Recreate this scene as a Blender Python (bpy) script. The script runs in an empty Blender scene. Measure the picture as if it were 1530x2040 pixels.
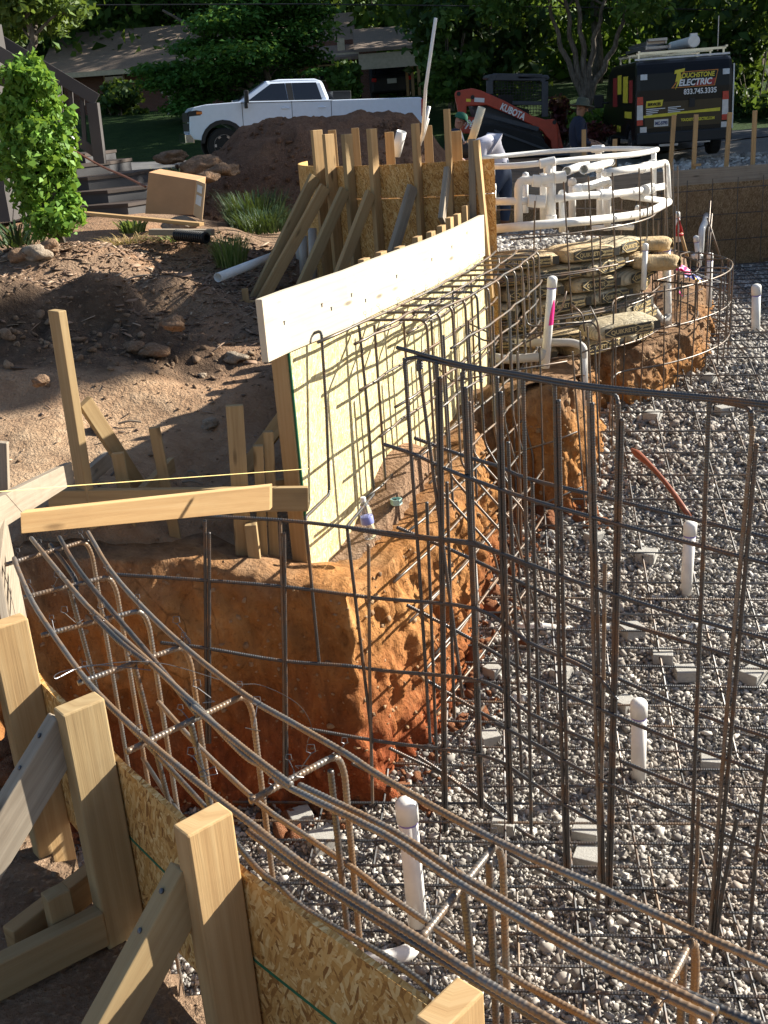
import bpy, bmesh, math, random
import numpy as np
from mathutils import Vector, Matrix
R_ = math.radians
rng = random.Random(7)
nrs = np.random.RandomState(11)
scene = bpy.context.scene
COL = scene.collection

# ---------------------------------------------------------------- camera, sky, sun, exposure
FPX, PCX, PCY = 2150.0, 765.0, 1020.0
PITCH, ROLL = R_(20.5), R_(4.2)
_Fw = Vector((0, math.cos(PITCH), -math.sin(PITCH)))
_U0 = Vector((0, math.sin(PITCH), math.cos(PITCH)))
_R = math.cos(ROLL) * Vector((1, 0, 0)) - math.sin(ROLL) * _U0
_U = math.sin(ROLL) * Vector((1, 0, 0)) + math.cos(ROLL) * _U0
cd = bpy.data.cameras.new("camera")
cam = bpy.data.objects.new("camera", cd)
COL.objects.link(cam)
cd.sensor_fit = 'VERTICAL'
cd.sensor_height = 36.0
cd.sensor_width = 27.0
cd.lens = 36.0 * FPX / 2040.0
cd.clip_start = 0.05
cd.clip_end = 500
cam.matrix_world = Matrix((( _R.x, _U.x, -_Fw.x, 0), (_R.y, _U.y, -_Fw.y, 0), (_R.z, _U.z, -_Fw.z, 0), (0, 0, 0, 1)))
scene.camera = cam

SUN_EL = R_(28.0)
SUN_H = Vector((0.94, 0.34, 0)).normalized()          # towards the sun, on the ground
SUN_DIR = Vector((SUN_H.x * math.cos(SUN_EL), SUN_H.y * math.cos(SUN_EL), math.sin(SUN_EL)))
world = bpy.data.worlds.new("World")
scene.world = world
world.use_nodes = True
wn = world.node_tree
wn.nodes.clear()
_out = wn.nodes.new("ShaderNodeOutputWorld")
_bg = wn.nodes.new("ShaderNodeBackground")
_sky = wn.nodes.new("ShaderNodeTexSky")
_sky.sky_type = 'NISHITA'
_sky.sun_disc = False
_sky.sun_elevation = SUN_EL
_sky.sun_rotation = math.atan2(SUN_H.x, SUN_H.y)
_bg.inputs['Strength'].default_value = 0.058
wn.links.new(_sky.outputs[0], _bg.inputs[0])
wn.links.new(_bg.outputs[0], _out.inputs[0])
sl = bpy.data.lights.new("sun", 'SUN')
sl.energy = 5.0
sl.angle = R_(0.5)
sl.color = (1.0, 0.93, 0.80)
sun = bpy.data.objects.new("sun", sl)
COL.objects.link(sun)
sun.rotation_euler = SUN_DIR.to_track_quat('Z', 'Y').to_euler()
sun.location = (20, 10, 20)
scene.view_settings.view_transform = 'Standard'
scene.view_settings.look = 'None'
scene.view_settings.exposure = 1.42
scene.view_settings.gamma = 1.0
scene.render.engine = 'CYCLES'
scene.cycles.max_bounces = 6
scene.cycles.transparent_max_bounces = 8
scene.cycles.use_denoising = True

# ---------------------------------------------------------------- measuring: a pixel of the photograph to a point of the place
def ray(px, py):
    return _Fw + _R * ((px - PCX) / FPX) - _U * ((py - PCY) / FPX)
def P(px, py, z=None, y=None):
    d = ray(px, py)
    return d * (z / d.z) if z is not None else d * (y / d.y)
def floor_z(y):
    return float(np.interp(y, [4.8, 9.2], [-3.4, -2.3]))
def PF(px, py):
    d = ray(px, py)
    lo, hi = 1.0, 60.0
    for _ in range(50):
        m = (lo + hi) / 2
        if (d * (m / d.y)).z > floor_z(m): lo = m
        else: hi = m
    return d * (lo / d.y)
def PV(px, py, line):
    """where the view ray meets the vertical sheet over a plan polyline"""
    d = ray(px, py)
    best = None
    for (a, b) in zip(line[:-1], line[1:]):
        ax, ay, bx, by = a[0], a[1], b[0], b[1]
        ex, ey = bx - ax, by - ay
        den = d.x * ey - d.y * ex
        if abs(den) < 1e-9: continue
        t = (ax * ey - ay * ex) / den
        s = ((d.x * t - ax) * ex + (d.y * t - ay) * ey) / (ex * ex + ey * ey)
        off = max(0, -s, s - 1)
        if t > 0 and (best is None or off < best[0] - 1e-6): best = (off, d * t)
    return best[1]

# ---------------------------------------------------------------- mesh builder
class MB:
    def __init__(s): s.v = []; s.f = []; s.uv = []; s.mi = []
    def face(s, idx, uv=None, mi=0):
        s.f.append(idx); s.uv.append(uv or [(0, 0)] * len(idx)); s.mi.append(mi)
    def quad(s, a, b, c, d, uv=None, mi=0):
        n = len(s.v); s.v += [Vector(a), Vector(b), Vector(c), Vector(d)]
        s.face((n, n + 1, n + 2, n + 3), uv or [(0, 0), (1, 0), (1, 1), (0, 1)], mi)
    def hexa(s, p, mi=0, uo=None):
        """8 corners: 0-3 one end ring, 4-7 the other; u runs from ring to ring"""
        n = len(s.v); s.v += [Vector(q) for q in p]
        L = (s.v[n + 4] - s.v[n]).length
        u0, v0 = uo if uo else (rng.uniform(0, 50), rng.uniform(0, 50))
        acc = 0
        for i in range(4):
            j = (i + 1) % 4
            w = (s.v[n + j] - s.v[n + i]).length
            s.face((n + i, n + j, n + 4 + j, n + 4 + i), [(u0, v0 + acc), (u0, v0 + acc + w), (u0 + L, v0 + acc + w), (u0 + L, v0 + acc)], mi)
            acc += w
        a = (s.v[n + 1] - s.v[n]).length; b = (s.v[n + 3] - s.v[n]).length
        e = [(u0 + 9, v0), (u0 + 9 + .02 * a, v0 + a), (u0 + 9 + .02 * a, v0 + a + b * .2), (u0 + 9, v0 + b)]
        s.face((n + 3, n + 2, n + 1, n), e[::-1], mi)
        s.face((n + 4, n + 5, n + 6, n + 7), e, mi)
    def beam(s, a, b, w, h, side=None, mi=0, cut=0.0):
        """lumber from a to b; w along side, h across"""
        a, b = Vector(a), Vector(b)
        d = (b - a).normalized()
        side = Vector(side) if side is not None else (Vector((0, 0, 1)) if abs(d.z) < .9 else Vector((1, 0, 0)))
        sd = (side - d * side.dot(d)).normalized()
        up = d.cross(sd).normalized()
        x, y = sd * w / 2, up * h / 2
        s.hexa([a - x - y, a + x - y, a + x + y, a - x + y, b - x - y, b + x - y, b + x + y, b - x + y], mi)
    def box(s, c, sz, mi=0, rot=0.0):
        c = Vector(c); x, y, z = sz[0] / 2, sz[1] / 2, sz[2] / 2
        M = Matrix.Rotation(rot, 3, 'Z')
        q = [M @ Vector(t) + c for t in [(-x, -y, -z), (-x, y, -z), (-x, y, z), (-x, -y, z), (x, -y, -z), (x, y, -z), (x, y, z), (x, -y, z)]]
        s.hexa(q, mi)
    def tube(s, pts, r, sides=8, mi=0, ribs=0.0, caps=True, rr=None):
        pts = [Vector(p) for p in pts]
        if ribs:
            q = [pts[0]]; tl = 0
            rad = [r]
            for a, b in zip(pts[:-1], pts[1:]):
                L = (b - a).length; n = max(1, int(L / ribs))
                for i in range(n):
                    t0 = a.lerp(b, (i + .50) / n); t1 = a.lerp(b, (i + .72) / n); t2 = a.lerp(b, (i + .86) / n); t3 = a.lerp(b, (i + 1.0) / n)
                    q += [t0, t1, t2, t3]; rad += [r, r * 1.11, r * 1.11, r]
            pts = q
        else:
            rad = rr if rr else [r] * len(pts)
        n0 = len(s.v); N = len(pts)
        prev = None; acc = 0
        for i, p in enumerate(pts):
            t = (pts[min(i + 1, N - 1)] - pts[max(i - 1, 0)]).normalized()
            if prev is None:
                ref = Vector((0, 0, 1)) if abs(t.z) < .9 else Vector((1, 0, 0))
                nx = (ref - t * ref.dot(t)).normalized()
            else:
                nx = (prev - t * prev.dot(t)).normalized()
            prev = nx; ny = t.cross(nx)
            if i: acc += (p - pts[i - 1]).length
            for k in range(sides):
                an = 2 * math.pi * k / sides
                s.v.append(p + (nx * math.cos(an) + ny * math.sin(an)) * rad[i])
        ul = [0.0]
        for i in range(1, N): ul.append(ul[-1] + (pts[i] - pts[i - 1]).length)
        for i in range(N - 1):
            for k in range(sides):
                k2 = (k + 1) % sides
                s.face((n0 + i * sides + k, n0 + i * sides + k2, n0 + (i + 1) * sides + k2, n0 + (i + 1) * sides + k),
                       [(ul[i], k / sides * .06), (ul[i], (k + 1) / sides * .06), (ul[i + 1], (k + 1) / sides * .06), (ul[i + 1], k / sides * .06)], mi)
        if caps:
            s.face(tuple(n0 + k for k in range(sides))[::-1], None, mi)
            s.face(tuple(n0 + (N - 1) * sides + k for k in range(sides)), None, mi)
    def prism(s, poly, d, mi=0):
        """closed polygon (3-D points) pushed along d"""
        n = len(s.v); N = len(poly); d = Vector(d)
        poly = [Vector(p) for p in poly]
        s.v += poly + [p + d for p in poly]
        o = poly[0]; ax = (poly[1] - o).normalized()
        nn = Vector((0, 0, 0))
        for i in range(N): nn += (poly[i] - o).cross(poly[(i + 1) % N] - o)
        ay = nn.normalized().cross(ax)
        uv = [((p - o).dot(ax), (p - o).dot(ay)) for p in poly]
        s.face(tuple(range(n, n + N))[::-1], uv[::-1], mi)
        s.face(tuple(range(n + N, n + 2 * N)), uv, mi)
        for i in range(N):
            j = (i + 1) % N
            L = (poly[j] - poly[i]).length; w = d.length
            s.face((n + i, n + j, n + N + j, n + N + i), [(0, 0), (L, 0), (L, w), (0, w)], mi)
    def lathe(s, c, prof, sides=16, axis=(0, 0, 1), mi=0):
        c = Vector(c); ax = Vector(axis).normalized()
        ref = Vector((1, 0, 0)) if abs(ax.x) < .9 else Vector((0, 1, 0))
        nx = (ref - ax * ref.dot(ax)).normalized(); ny = ax.cross(nx)
        n0 = len(s.v); N = len(prof)
        for r, h in prof:
            for k in range(sides):
                an = 2 * math.pi * k / sides
                s.v.append(c + ax * h + (nx * math.cos(an) + ny * math.sin(an)) * r)
        for i in range(N - 1):
            for k in range(sides):
                k2 = (k + 1) % sides
                s.face((n0 + i * sides + k, n0 + i * sides + k2, n0 + (i + 1) * sides + k2, n0 + (i + 1) * sides + k), None, mi)
        s.face(tuple(n0 + k for k in range(sides))[::-1], None, mi)
        s.face(tuple(n0 + (N - 1) * sides + k for k in range(sides)), None, mi)
    def grid(s, G, mi=0, uvs=1.0, close=False):
        """G[i][j] points"""
        n0 = len(s.v); A = len(G); B = len(G[0])
        for r in G: s.v += [Vector(p) for p in r]
        for i in range(A - 1):
            for j in range(B - (0 if close else 1)):
                j2 = (j + 1) % B
                s.face((n0 + i * B + j, n0 + i * B + j2, n0 + (i + 1) * B + j2, n0 + (i + 1) * B + j),
                       [(j * uvs, i * uvs), ((j + 1) * uvs, i * uvs), ((j + 1) * uvs, (i + 1) * uvs), (j * uvs, (i + 1) * uvs)], mi)

ORG = {}
def link(o, parent=None):
    COL.objects.link(o)
    if parent is not None: o.parent = parent
    return o
def tag(o, label=None, cat=None, group=None, kind=None):
    if label: o['label'] = label
    if cat: o['category'] = cat
    if group: o['group'] = group
    if kind: o['kind'] = kind
    return o
def obj(name, mb, mat, parent=None, smooth=False, bevel=0.0, label=None, local=False, origin=None):
    """one mesh object; vertices are given in the place's coordinates unless local"""
    me = bpy.data.meshes.new(name)
    if parent is not None: org = Vector((0, 0, 0)) if local else ORG.get(parent.name, Vector((0, 0, 0)))
    elif origin is not None: org = Vector(origin)
    else:
        xs = [v.x for v in mb.v]; ys = [v.y for v in mb.v]; zs = [v.z for v in mb.v]
        org = Vector(((min(xs) + max(xs)) / 2, (min(ys) + max(ys)) / 2, min(zs)))
    me.from_pydata([tuple(v - org) for v in mb.v], [], mb.f)
    mats = mat if isinstance(mat, (list, tuple)) else [mat]
    for m in mats: me.materials.append(m)
    uvl = me.uv_layers.new(name="UVMap")
    flat = [c for f in mb.uv for p in f for c in p]
    uvl.data.foreach_set("uv", flat)
    if any(mb.mi): me.polygons.foreach_set("material_index", mb.mi)
    if smooth: me.polygons.foreach_set("use_smooth", [True] * len(me.polygons))
    me.update()
    o = bpy.data.objects.new(name, me)
    link(o, parent)
    if parent is None: o.location = org
    ORG[o.name] = org
    if bevel:
        b = o.modifiers.new("edge", 'BEVEL'); b.width = bevel; b.segments = 2; b.limit_method = 'ANGLE'; b.angle_limit = R_(40)
    if label: o['label'] = label
    return o
def thing(name, label, cat, loc, group=None, rz=0.0, rx=0.0, ry=0.0):
    o = bpy.data.objects.new(name, None)
    link(o); o.location = loc; o.rotation_euler = (rx, ry, rz); o.empty_display_size = .1
    ORG[o.name] = Vector(loc)
    return tag(o, label, cat, group)
def numpy_obj(name, V, F, mat, origin=(0, 0, 0), parent=None, smooth=False, attr=None):
    """big meshes: V (n,3), F (m,k) arrays"""
    me = bpy.data.meshes.new(name)
    org = np.array(origin if parent is None else ORG.get(parent.name, (0, 0, 0)), float)
    V = np.asarray(V, float) - org
    m, k = F.shape
    me.vertices.add(len(V)); me.vertices.foreach_set("co", V.astype(np.float32).ravel())
    me.loops.add(m * k); me.loops.foreach_set("vertex_index", F.astype(np.int32).ravel())
    me.polygons.add(m); me.polygons.foreach_set("loop_start", np.arange(0, m * k, k, dtype=np.int32))
    me.polygons.foreach_set("loop_total", np.full(m, k, dtype=np.int32))
    if smooth: me.polygons.foreach_set("use_smooth", np.ones(m, dtype=bool))
    me.materials.append(mat)
    me.update(calc_edges=True); me.validate()
    o = bpy.data.objects.new(name, me)
    link(o, parent)
    if parent is None: o.location = tuple(org)
    ORG[o.name] = Vector(org)
    return o
def text_mb(s, size, origin, right, up, depth=.004, bold=0.0, align='LEFT', shear=0.0, width=None):
    """lettering as a mesh builder: baseline start at origin"""
    c = bpy.data.curves.new("letters", 'FONT')
    c.body = s; c.size = size; c.extrude = depth / 2; c.offset = bold; c.align_x = align; c.shear = shear; c.resolution_u = 3
    o = bpy.data.objects.new("letters", c); COL.objects.link(o)
    dg = bpy.context.evaluated_depsgraph_get()
    me = bpy.data.meshes.new_from_object(o.evaluated_get(dg))
    mb = MB()
    right, up = Vector(right).normalized(), Vector(up).normalized()
    nrm = right.cross(up)
    k = 1.0
    if width and len(me.vertices):
        xs = [v.co.x for v in me.vertices]; k = width / (max(xs) - min(xs))
    for v in me.vertices: mb.v.append(Vector(origin) + right * v.co.x * k + up * v.co.y + nrm * (v.co.z + depth / 2))
    for p in me.polygons: mb.face(tuple(p.vertices))
    bpy.data.objects.remove(o); bpy.data.curves.remove(c); bpy.data.meshes.remove(me)
    return mb

# ---------------------------------------------------------------- value noise for shapes
_perm = nrs.permutation(512)
def _h(ix, iy, iz):
    return (_perm[(_perm[(_perm[ix & 511] + iy) & 511] + iz) & 511] / 255.5) - 1.0
def vnoise(x, y, z):
    x, y, z = np.broadcast_arrays(np.asarray(x, float), np.asarray(y, float), np.asarray(z, float))
    ix, iy, iz = np.floor(x).astype(int), np.floor(y).astype(int), np.floor(z).astype(int)
    fx, fy, fz = x - ix, y - iy, z - iz
    fx, fy, fz = [t * t * (3 - 2 * t) for t in (fx, fy, fz)]
    r = 0
    for dx in (0, 1):
        for dy in (0, 1):
            for dz in (0, 1):
                w = (fx if dx else 1 - fx) * (fy if dy else 1 - fy) * (fz if dz else 1 - fz)
                r = r + w * _h(ix + dx, iy + dy, iz + dz)
    return r
def fbm(x, y, z, oct=4, f=1.0):
    r = 0; a = 1.0
    for _ in range(oct):
        r = r + a * vnoise(np.asarray(x) * f, np.asarray(y) * f, np.asarray(z) * f); a *= .5; f *= 2.03
    return r

# ---------------------------------------------------------------- materials
class NT:
    def __init__(s, name):
        s.m = bpy.data.materials.new(name); s.m.use_nodes = True
        s.t = s.m.node_tree; s.b = s.t.nodes["Principled BSDF"]
        s.out = s.t.nodes["Material Output"]
    def n(s, typ, **kw):
        nd = s.t.nodes.new("ShaderNode" + typ)
        for k, v in kw.items():
            if hasattr(nd, k) and k not in nd.inputs: setattr(nd, k, v)
            else: s.set(nd, k, v)
        return nd
    def set(s, nd, k, v):
        i = nd.inputs[k]
        if hasattr(v, 'is_output') or isinstance(v, bpy.types.NodeSocket): s.t.links.new(v, i)
        else: i.default_value = v
    def coord(s, kind='Object', scale=(1, 1, 1), rot=(0, 0, 0), loc=(0, 0, 0)):
        c = s.n("TexCoord"); mp = s.n("Mapping")
        s.t.links.new(c.outputs[kind], mp.inputs['Vector'])
        mp.inputs['Scale'].default_value = scale; mp.inputs['Rotation'].default_value = rot; mp.inputs['Location'].default_value = loc
        return mp.outputs[0]
    def noise(s, v, scale, detail=4, rough=.55, dist=0.0):
        nd = s.n("TexNoise"); s.t.links.new(v, nd.inputs['Vector'])
        nd.inputs['Scale'].default_value = scale; nd.inputs['Detail'].default_value = detail
        nd.inputs['Roughness'].default_value = rough; nd.inputs['Distortion'].default_value = dist
        return nd.outputs['Fac']
    def voro(s, v, scale, out='Distance', rnd=1.0, feature='F1'):
        nd = s.n("TexVoronoi"); nd.feature = feature; s.t.links.new(v, nd.inputs['Vector'])
        nd.inputs['Scale'].default_value = scale; nd.inputs['Randomness'].default_value = rnd
        return nd.outputs[out]
    def ramp(s, f, stops):
        nd = s.n("ValToRGB"); s.t.links.new(f, nd.inputs[0])
        e = nd.color_ramp.elements
        while len(e) < len(stops): e.new(.5)
        for q, (p, c) in zip(e, stops):
            q.position = p; q.color = (*c, 1) if len(c) == 3 else c
        return nd.outputs[0]
    def mix(s, f, a, b, mode='MIX'):
        nd = s.n("Mix"); nd.data_type = 'RGBA'; nd.blend_type = mode
        for sock, v in ((nd.inputs[0], f), (nd.inputs[6], a), (nd.inputs[7], b)):
            if isinstance(v, bpy.types.NodeSocket): s.t.links.new(v, sock)
            else: sock.default_value = v if not isinstance(v, tuple) or len(v) == 4 else (*v, 1)
        return nd.outputs[2]
    def math(s, op, a, b=0.0):
        nd = s.n("Math"); nd.operation = op
        for sock, v in ((nd.inputs[0], a), (nd.inputs[1], b)):
            if isinstance(v, bpy.types.NodeSocket): s.t.links.new(v, sock)
            else: sock.default_value = v
        return nd.outputs[0]
    def sep(s, v):
        nd = s.n("SeparateXYZ"); s.t.links.new(v, nd.inputs[0]); return nd.outputs
    def bump(s, h, strength=.5, dist=.01):
        nd = s.n("Bump"); s.t.links.new(h, nd.inputs['Height'])
        nd.inputs['Strength'].default_value = strength; nd.inputs['Distance'].default_value = dist
        s.t.links.new(nd.outputs[0], s.b.inputs['Normal']); return nd
    def base(s, c, rough=.8, metal=0.0, spec=.3):
        if isinstance(c, bpy.types.NodeSocket): s.t.links.new(c, s.b.inputs['Base Color'])
        else: s.b.inputs['Base Color'].default_value = (*c, 1) if len(c) == 3 else c
        if isinstance(rough, bpy.types.NodeSocket): s.t.links.new(rough, s.b.inputs['Roughness'])
        else: s.b.inputs['Roughness'].default_value = rough
        s.b.inputs['Metallic'].default_value = metal
        s.b.inputs['Specular IOR Level'].default_value = spec
        return s.m

def flat_mat(name, c, rough=.6, metal=0.0, spec=.4, var=.12, sc=8.0):
    t = NT(name)
    f = t.noise(t.coord('Object'), sc, 4)
    a = tuple(max(0, x * (1 - var)) for x in c); b = tuple(min(1, x * (1 + var)) for x in c)
    return t.base(t.ramp(f, [(.3, a), (.7, b)]), rough, metal, spec)

def lumber_mat(name, dark, mid, light, dirt=.25):
    t = NT(name)
    uv = t.coord('UV')
    st = t.coord('UV', scale=(1.6, 30, 1))
    big = t.noise(t.coord('UV', scale=(.5, 3, 1)), 1.0, 3)
    g = t.noise(st, 1.0, 5, .6, .6)
    fine = t.noise(t.coord('UV', scale=(6, 260, 1)), 1.0, 3)
    wv = t.n("TexWave"); wv.bands_direction = 'Y'
    t.t.links.new(t.coord('UV', scale=(.35, 9, 1)), wv.inputs['Vector'])
    wv.inputs['Scale'].default_value = 1.1; wv.inputs['Distortion'].default_value = 12; wv.inputs['Detail'].default_value = 2; wv.inputs['Detail Scale'].default_value = .8
    f = t.math('ADD', t.math('MULTIPLY', g, .62), t.math('MULTIPLY', wv.outputs['Fac'], .09))
    f = t.math('ADD', f, t.math('MULTIPLY', fine, .26))
    c = t.ramp(f, [(.28, dark), (.5, mid), (.74, light)])
    kn = t.voro(t.coord('UV', scale=(2.3, 9, 1)), 1.0)
    c = t.mix(t.ramp(kn, [(.06, (1, 1, 1)), (.14, (0, 0, 0))]), c, tuple(x * .33 for x in dark))
    sm = t.noise(t.coord('Object'), 5.0, 4, .6)
    c = t.mix(t.math('MULTIPLY', t.ramp(sm, [(.5, (0, 0, 0)), (.75, (1, 1, 1))]), dirt), c, (.13, .09, .06))
    c = t.mix(t.math('MULTIPLY', big, .3), c, tuple(x * .66 for x in mid))
    oi = t.n("ObjectInfo")
    c = t.mix(t.math('MULTIPLY', oi.outputs['Random'], .38), c, tuple(x * .62 for x in (mid[0] * 1.02, mid[1] * .94, mid[2] * .9)))
    t.bump(t.math('ADD', g, fine), .25, .002)
    return t.base(c, .78, 0, .25)

def osb_mat(name, cols, groove=False, dirt=.2):
    t = NT(name)
    lay = []
    for i, (rot, sc) in enumerate([(.25, (30, 150, 1)), (-.5, (27, 130, 1)), (1.2, (34, 140, 1)), (2.0, (30, 160, 1))]):
        mp = t.n("Mapping"); c0 = t.n("TexCoord")
        wob = t.n("TexNoise"); t.t.links.new(c0.outputs['UV'], wob.inputs['Vector']); wob.inputs['Scale'].default_value = 9 + i
        va = t.n("VectorMath"); va.operation = 'MULTIPLY_ADD'
        t.t.links.new(wob.outputs['Color'], va.inputs[0]); va.inputs[1].default_value = (.03, .03, 0); t.t.links.new(c0.outputs['UV'], va.inputs[2])
        r1 = t.n("VectorRotate"); r1.rotation_type = 'Z_AXIS'; t.t.links.new(va.outputs[0], r1.inputs['Vector']); r1.inputs['Angle'].default_value = rot
        t.t.links.new(r1.outputs[0], mp.inputs['Vector']); mp.inputs['Scale'].default_value = sc
        vn = t.n("TexVoronoi"); t.t.links.new(mp.outputs[0], vn.inputs['Vector']); vn.inputs['Scale'].default_value = 1
        sp = t.n("SeparateColor"); t.t.links.new(vn.outputs['Color'], sp.inputs[0])
        lay.append((sp.outputs[0], sp.outputs[1], vn.outputs['Distance']))
    f = lay[0][0]
    for i in (1, 2, 3):
        sel = t.ramp(lay[i][1], [(.55, (0, 0, 0)), (.58, (1, 1, 1))])
        f = t.mix(sel, f, lay[i][0])
    grain = t.noise(t.coord('UV', scale=(40, 180, 1)), 1.0, 3)
    fv = t.math('ADD', t.math('MULTIPLY', f, .8), t.math('MULTIPLY', grain, .25))
    n = len(cols)
    c = t.ramp(fv, [(.12 + .8 * i / (n - 1), k) for i, k in enumerate(cols)])
    sm = t.noise(t.coord('Object'), 3.0, 5, .6)
    c = t.mix(t.math('MULTIPLY', t.ramp(sm, [(.5, (0, 0, 0)), (.75, (1, 1, 1))]), dirt), c, (.16, .09, .05))
    if groove:
        wv = t.n("TexWave"); wv.bands_direction = 'X'
        t.t.links.new(t.coord('UV', scale=(14, 1, 1)), wv.inputs['Vector']); wv.inputs['Scale'].default_value = 1.0
        wv.inputs['Distortion'].default_value = .6; wv.inputs['Detail'].default_value = 3
        gf = t.math('MULTIPLY', t.ramp(wv.outputs['Fac'], [(.0, (1, 1, 1)), (.16, (0, 0, 0))]), t.ramp(t.noise(t.coord('UV', scale=(3, 14, 1)), 2.0, 3), [(.42, (0, 0, 0)), (.6, (1, 1, 1))]))
        c = t.mix(t.math('MULTIPLY', gf, .6), c, (.33, .25, .08))
    t.bump(fv, .3, .003)
    return t.base(c, .75, 0, .25)

M = {}
M['wood'] = lumber_mat("pine_lumber", (.35, .21, .095), (.47, .31, .15), (.56, .41, .225), .2)
M['wood2'] = lumber_mat("treated_lumber", (.29, .195, .095), (.39, .28, .145), (.48, .37, .21), .26)
M['greywood'] = lumber_mat("weathered_lumber", (.20, .16, .12), (.32, .27, .21), (.44, .38, .3), .4)
M['paleboard'] = lumber_mat("bleached_board", (.52, .45, .34), (.63, .56, .44), (.70, .64, .53), .14)
M['osb'] = osb_mat("strand_board", [(.24, .105, .03), (.47, .245, .07), (.55, .305, .095), (.61, .375, .14), (.72, .52, .25)], dirt=.12)
M['osb_smooth'] = osb_mat("strand_board_ruled", [(.40, .305, .13), (.53, .445, .225), (.585, .505, .28), (.64, .57, .345), (.73, .67, .46)], True, .08)
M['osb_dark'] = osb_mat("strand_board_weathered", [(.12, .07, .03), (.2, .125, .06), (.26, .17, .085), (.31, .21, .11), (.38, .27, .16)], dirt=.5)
M['greenedge'] = flat_mat("green_edge_seal", (.02, .14, .07), .7)

def dirt_mat(name, stops, scale=1.0, bump=.6, extra=None):
    t = NT(name)
    v = t.coord('Object')
    a = t.noise(v, 1.1 * scale, 8, .62, .4); b = t.noise(v, 9 * scale, 8, .65); d = t.voro(v, 26 * scale)
    e = t.noise(v, 55 * scale, 4, .6)
    f = t.math('ADD', t.math('MULTIPLY', a, .55), t.math('MULTIPLY', b, .45))
    c = t.ramp(f, stops)
    c = t.mix(t.math('MULTIPLY', t.ramp(e, [(.55, (0, 0, 0)), (.72, (1, 1, 1))]), .5), c, tuple(min(1, x * 1.7) for x in stops[-1][1]))
    c = t.mix(t.math('MULTIPLY', t.ramp(e, [(.3, (1, 1, 1)), (.42, (0, 0, 0))]), .5), c, tuple(x * .5 for x in stops[0][1]))
    if extra: c = extra(t, c, v, b)
    h = t.math('ADD', t.math('MULTIPLY', b, 1.0), t.math('MULTIPLY', d, -.12))
    h = t.math('ADD', h, t.math('MULTIPLY', e, .5))
    t.bump(h, min(1, bump * 1.25), .06)
    return t.base(c, .95, 0, .15)
def _ground_extra(t, c, v, b):
    p = t.sep(v)
    red = t.noise(v, .55, 4, .6)
    # red subsoil trampled into the open ground on the left
    c = t.mix(t.math('MULTIPLY', t.ramp(red, [(.45, (0, 0, 0)), (.6, (1, 1, 1))]), .5), c, (.42, .23, .125))
    # compacted path worn between bank and forms; the sun on it painted in paler
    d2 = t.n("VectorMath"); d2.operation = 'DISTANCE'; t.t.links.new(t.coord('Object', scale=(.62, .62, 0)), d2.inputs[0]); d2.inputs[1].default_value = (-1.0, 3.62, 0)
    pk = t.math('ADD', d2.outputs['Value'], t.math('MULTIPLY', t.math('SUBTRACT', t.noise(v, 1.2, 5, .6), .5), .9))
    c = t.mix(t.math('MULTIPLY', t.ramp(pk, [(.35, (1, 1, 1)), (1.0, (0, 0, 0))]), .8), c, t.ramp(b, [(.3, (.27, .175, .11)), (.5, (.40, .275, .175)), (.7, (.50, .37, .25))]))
    # black topsoil along the bank edge, with the bank's own shade painted in
    dd = t.n("VectorMath"); dd.operation = 'DISTANCE'; t.t.links.new(t.coord('Object', scale=(.38, 1.05, 0)), dd.inputs[0]); dd.inputs[1].default_value = (-.85, 7.75, 0)
    bk = t.math('ADD', dd.outputs['Value'], t.math('MULTIPLY', t.math('SUBTRACT', t.noise(v, 1.6, 6, .65), .5), 1.3))
    c = t.mix(t.ramp(bk, [(.30, (.8, .8, .8)), (.62, (0, 0, 0))]), c, t.ramp(t.noise(v, 12, 5), [(.35, (.035, .024, .018)), (.65, (.10, .07, .05))]))
    ch = t.noise(t.coord('Object', scale=(1, 2.4, 1)), 21, 3, .7)
    c = t.mix(t.math('MULTIPLY', t.ramp(ch, [(.62, (0, 0, 0)), (.7, (1, 1, 1))]), .55), c, (.36, .27, .18))
    return c
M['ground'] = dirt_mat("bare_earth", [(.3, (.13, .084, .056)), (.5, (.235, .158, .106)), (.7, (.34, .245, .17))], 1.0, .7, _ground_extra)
M['mound'] = dirt_mat("dug_topsoil", [(.3, (.105, .057, .036)), (.5, (.185, .105, .067)), (.72, (.29, .18, .12))], 1.3, .8)
def _clay_extra(t, c, v):
    p = t.sep(v)
    wob = t.math('MULTIPLY', t.noise(v, 2.2, 5, .6), .7)
    h = t.math('ADD', p[2], wob)
    deep = t.n("MapRange"); t.t.links.new(h, deep.inputs[0])
    deep.inputs[1].default_value = .15; deep.inputs[2].default_value = 1.15; deep.inputs[3].default_value = 1.0; deep.inputs[4].default_value = 0.0
    c = t.mix(t.math('MULTIPLY', deep.outputs[0], .8), c, t.ramp(t.noise(v, 14, 6, .65), [(.3, (.16, .035, .015)), (.6, (.36, .085, .03)), (.8, (.45, .15, .06))]))
    ck = t.voro(t.coord('Object', scale=(1, 1, .7)), 5.5, 'Distance', 1.0, 'DISTANCE_TO_EDGE')
    c = t.mix(t.math('MULTIPLY', t.ramp(ck, [(.0, (1, 1, 1)), (.02, (0, 0, 0))]), .35), c, (.08, .035, .015))
    return c
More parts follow.
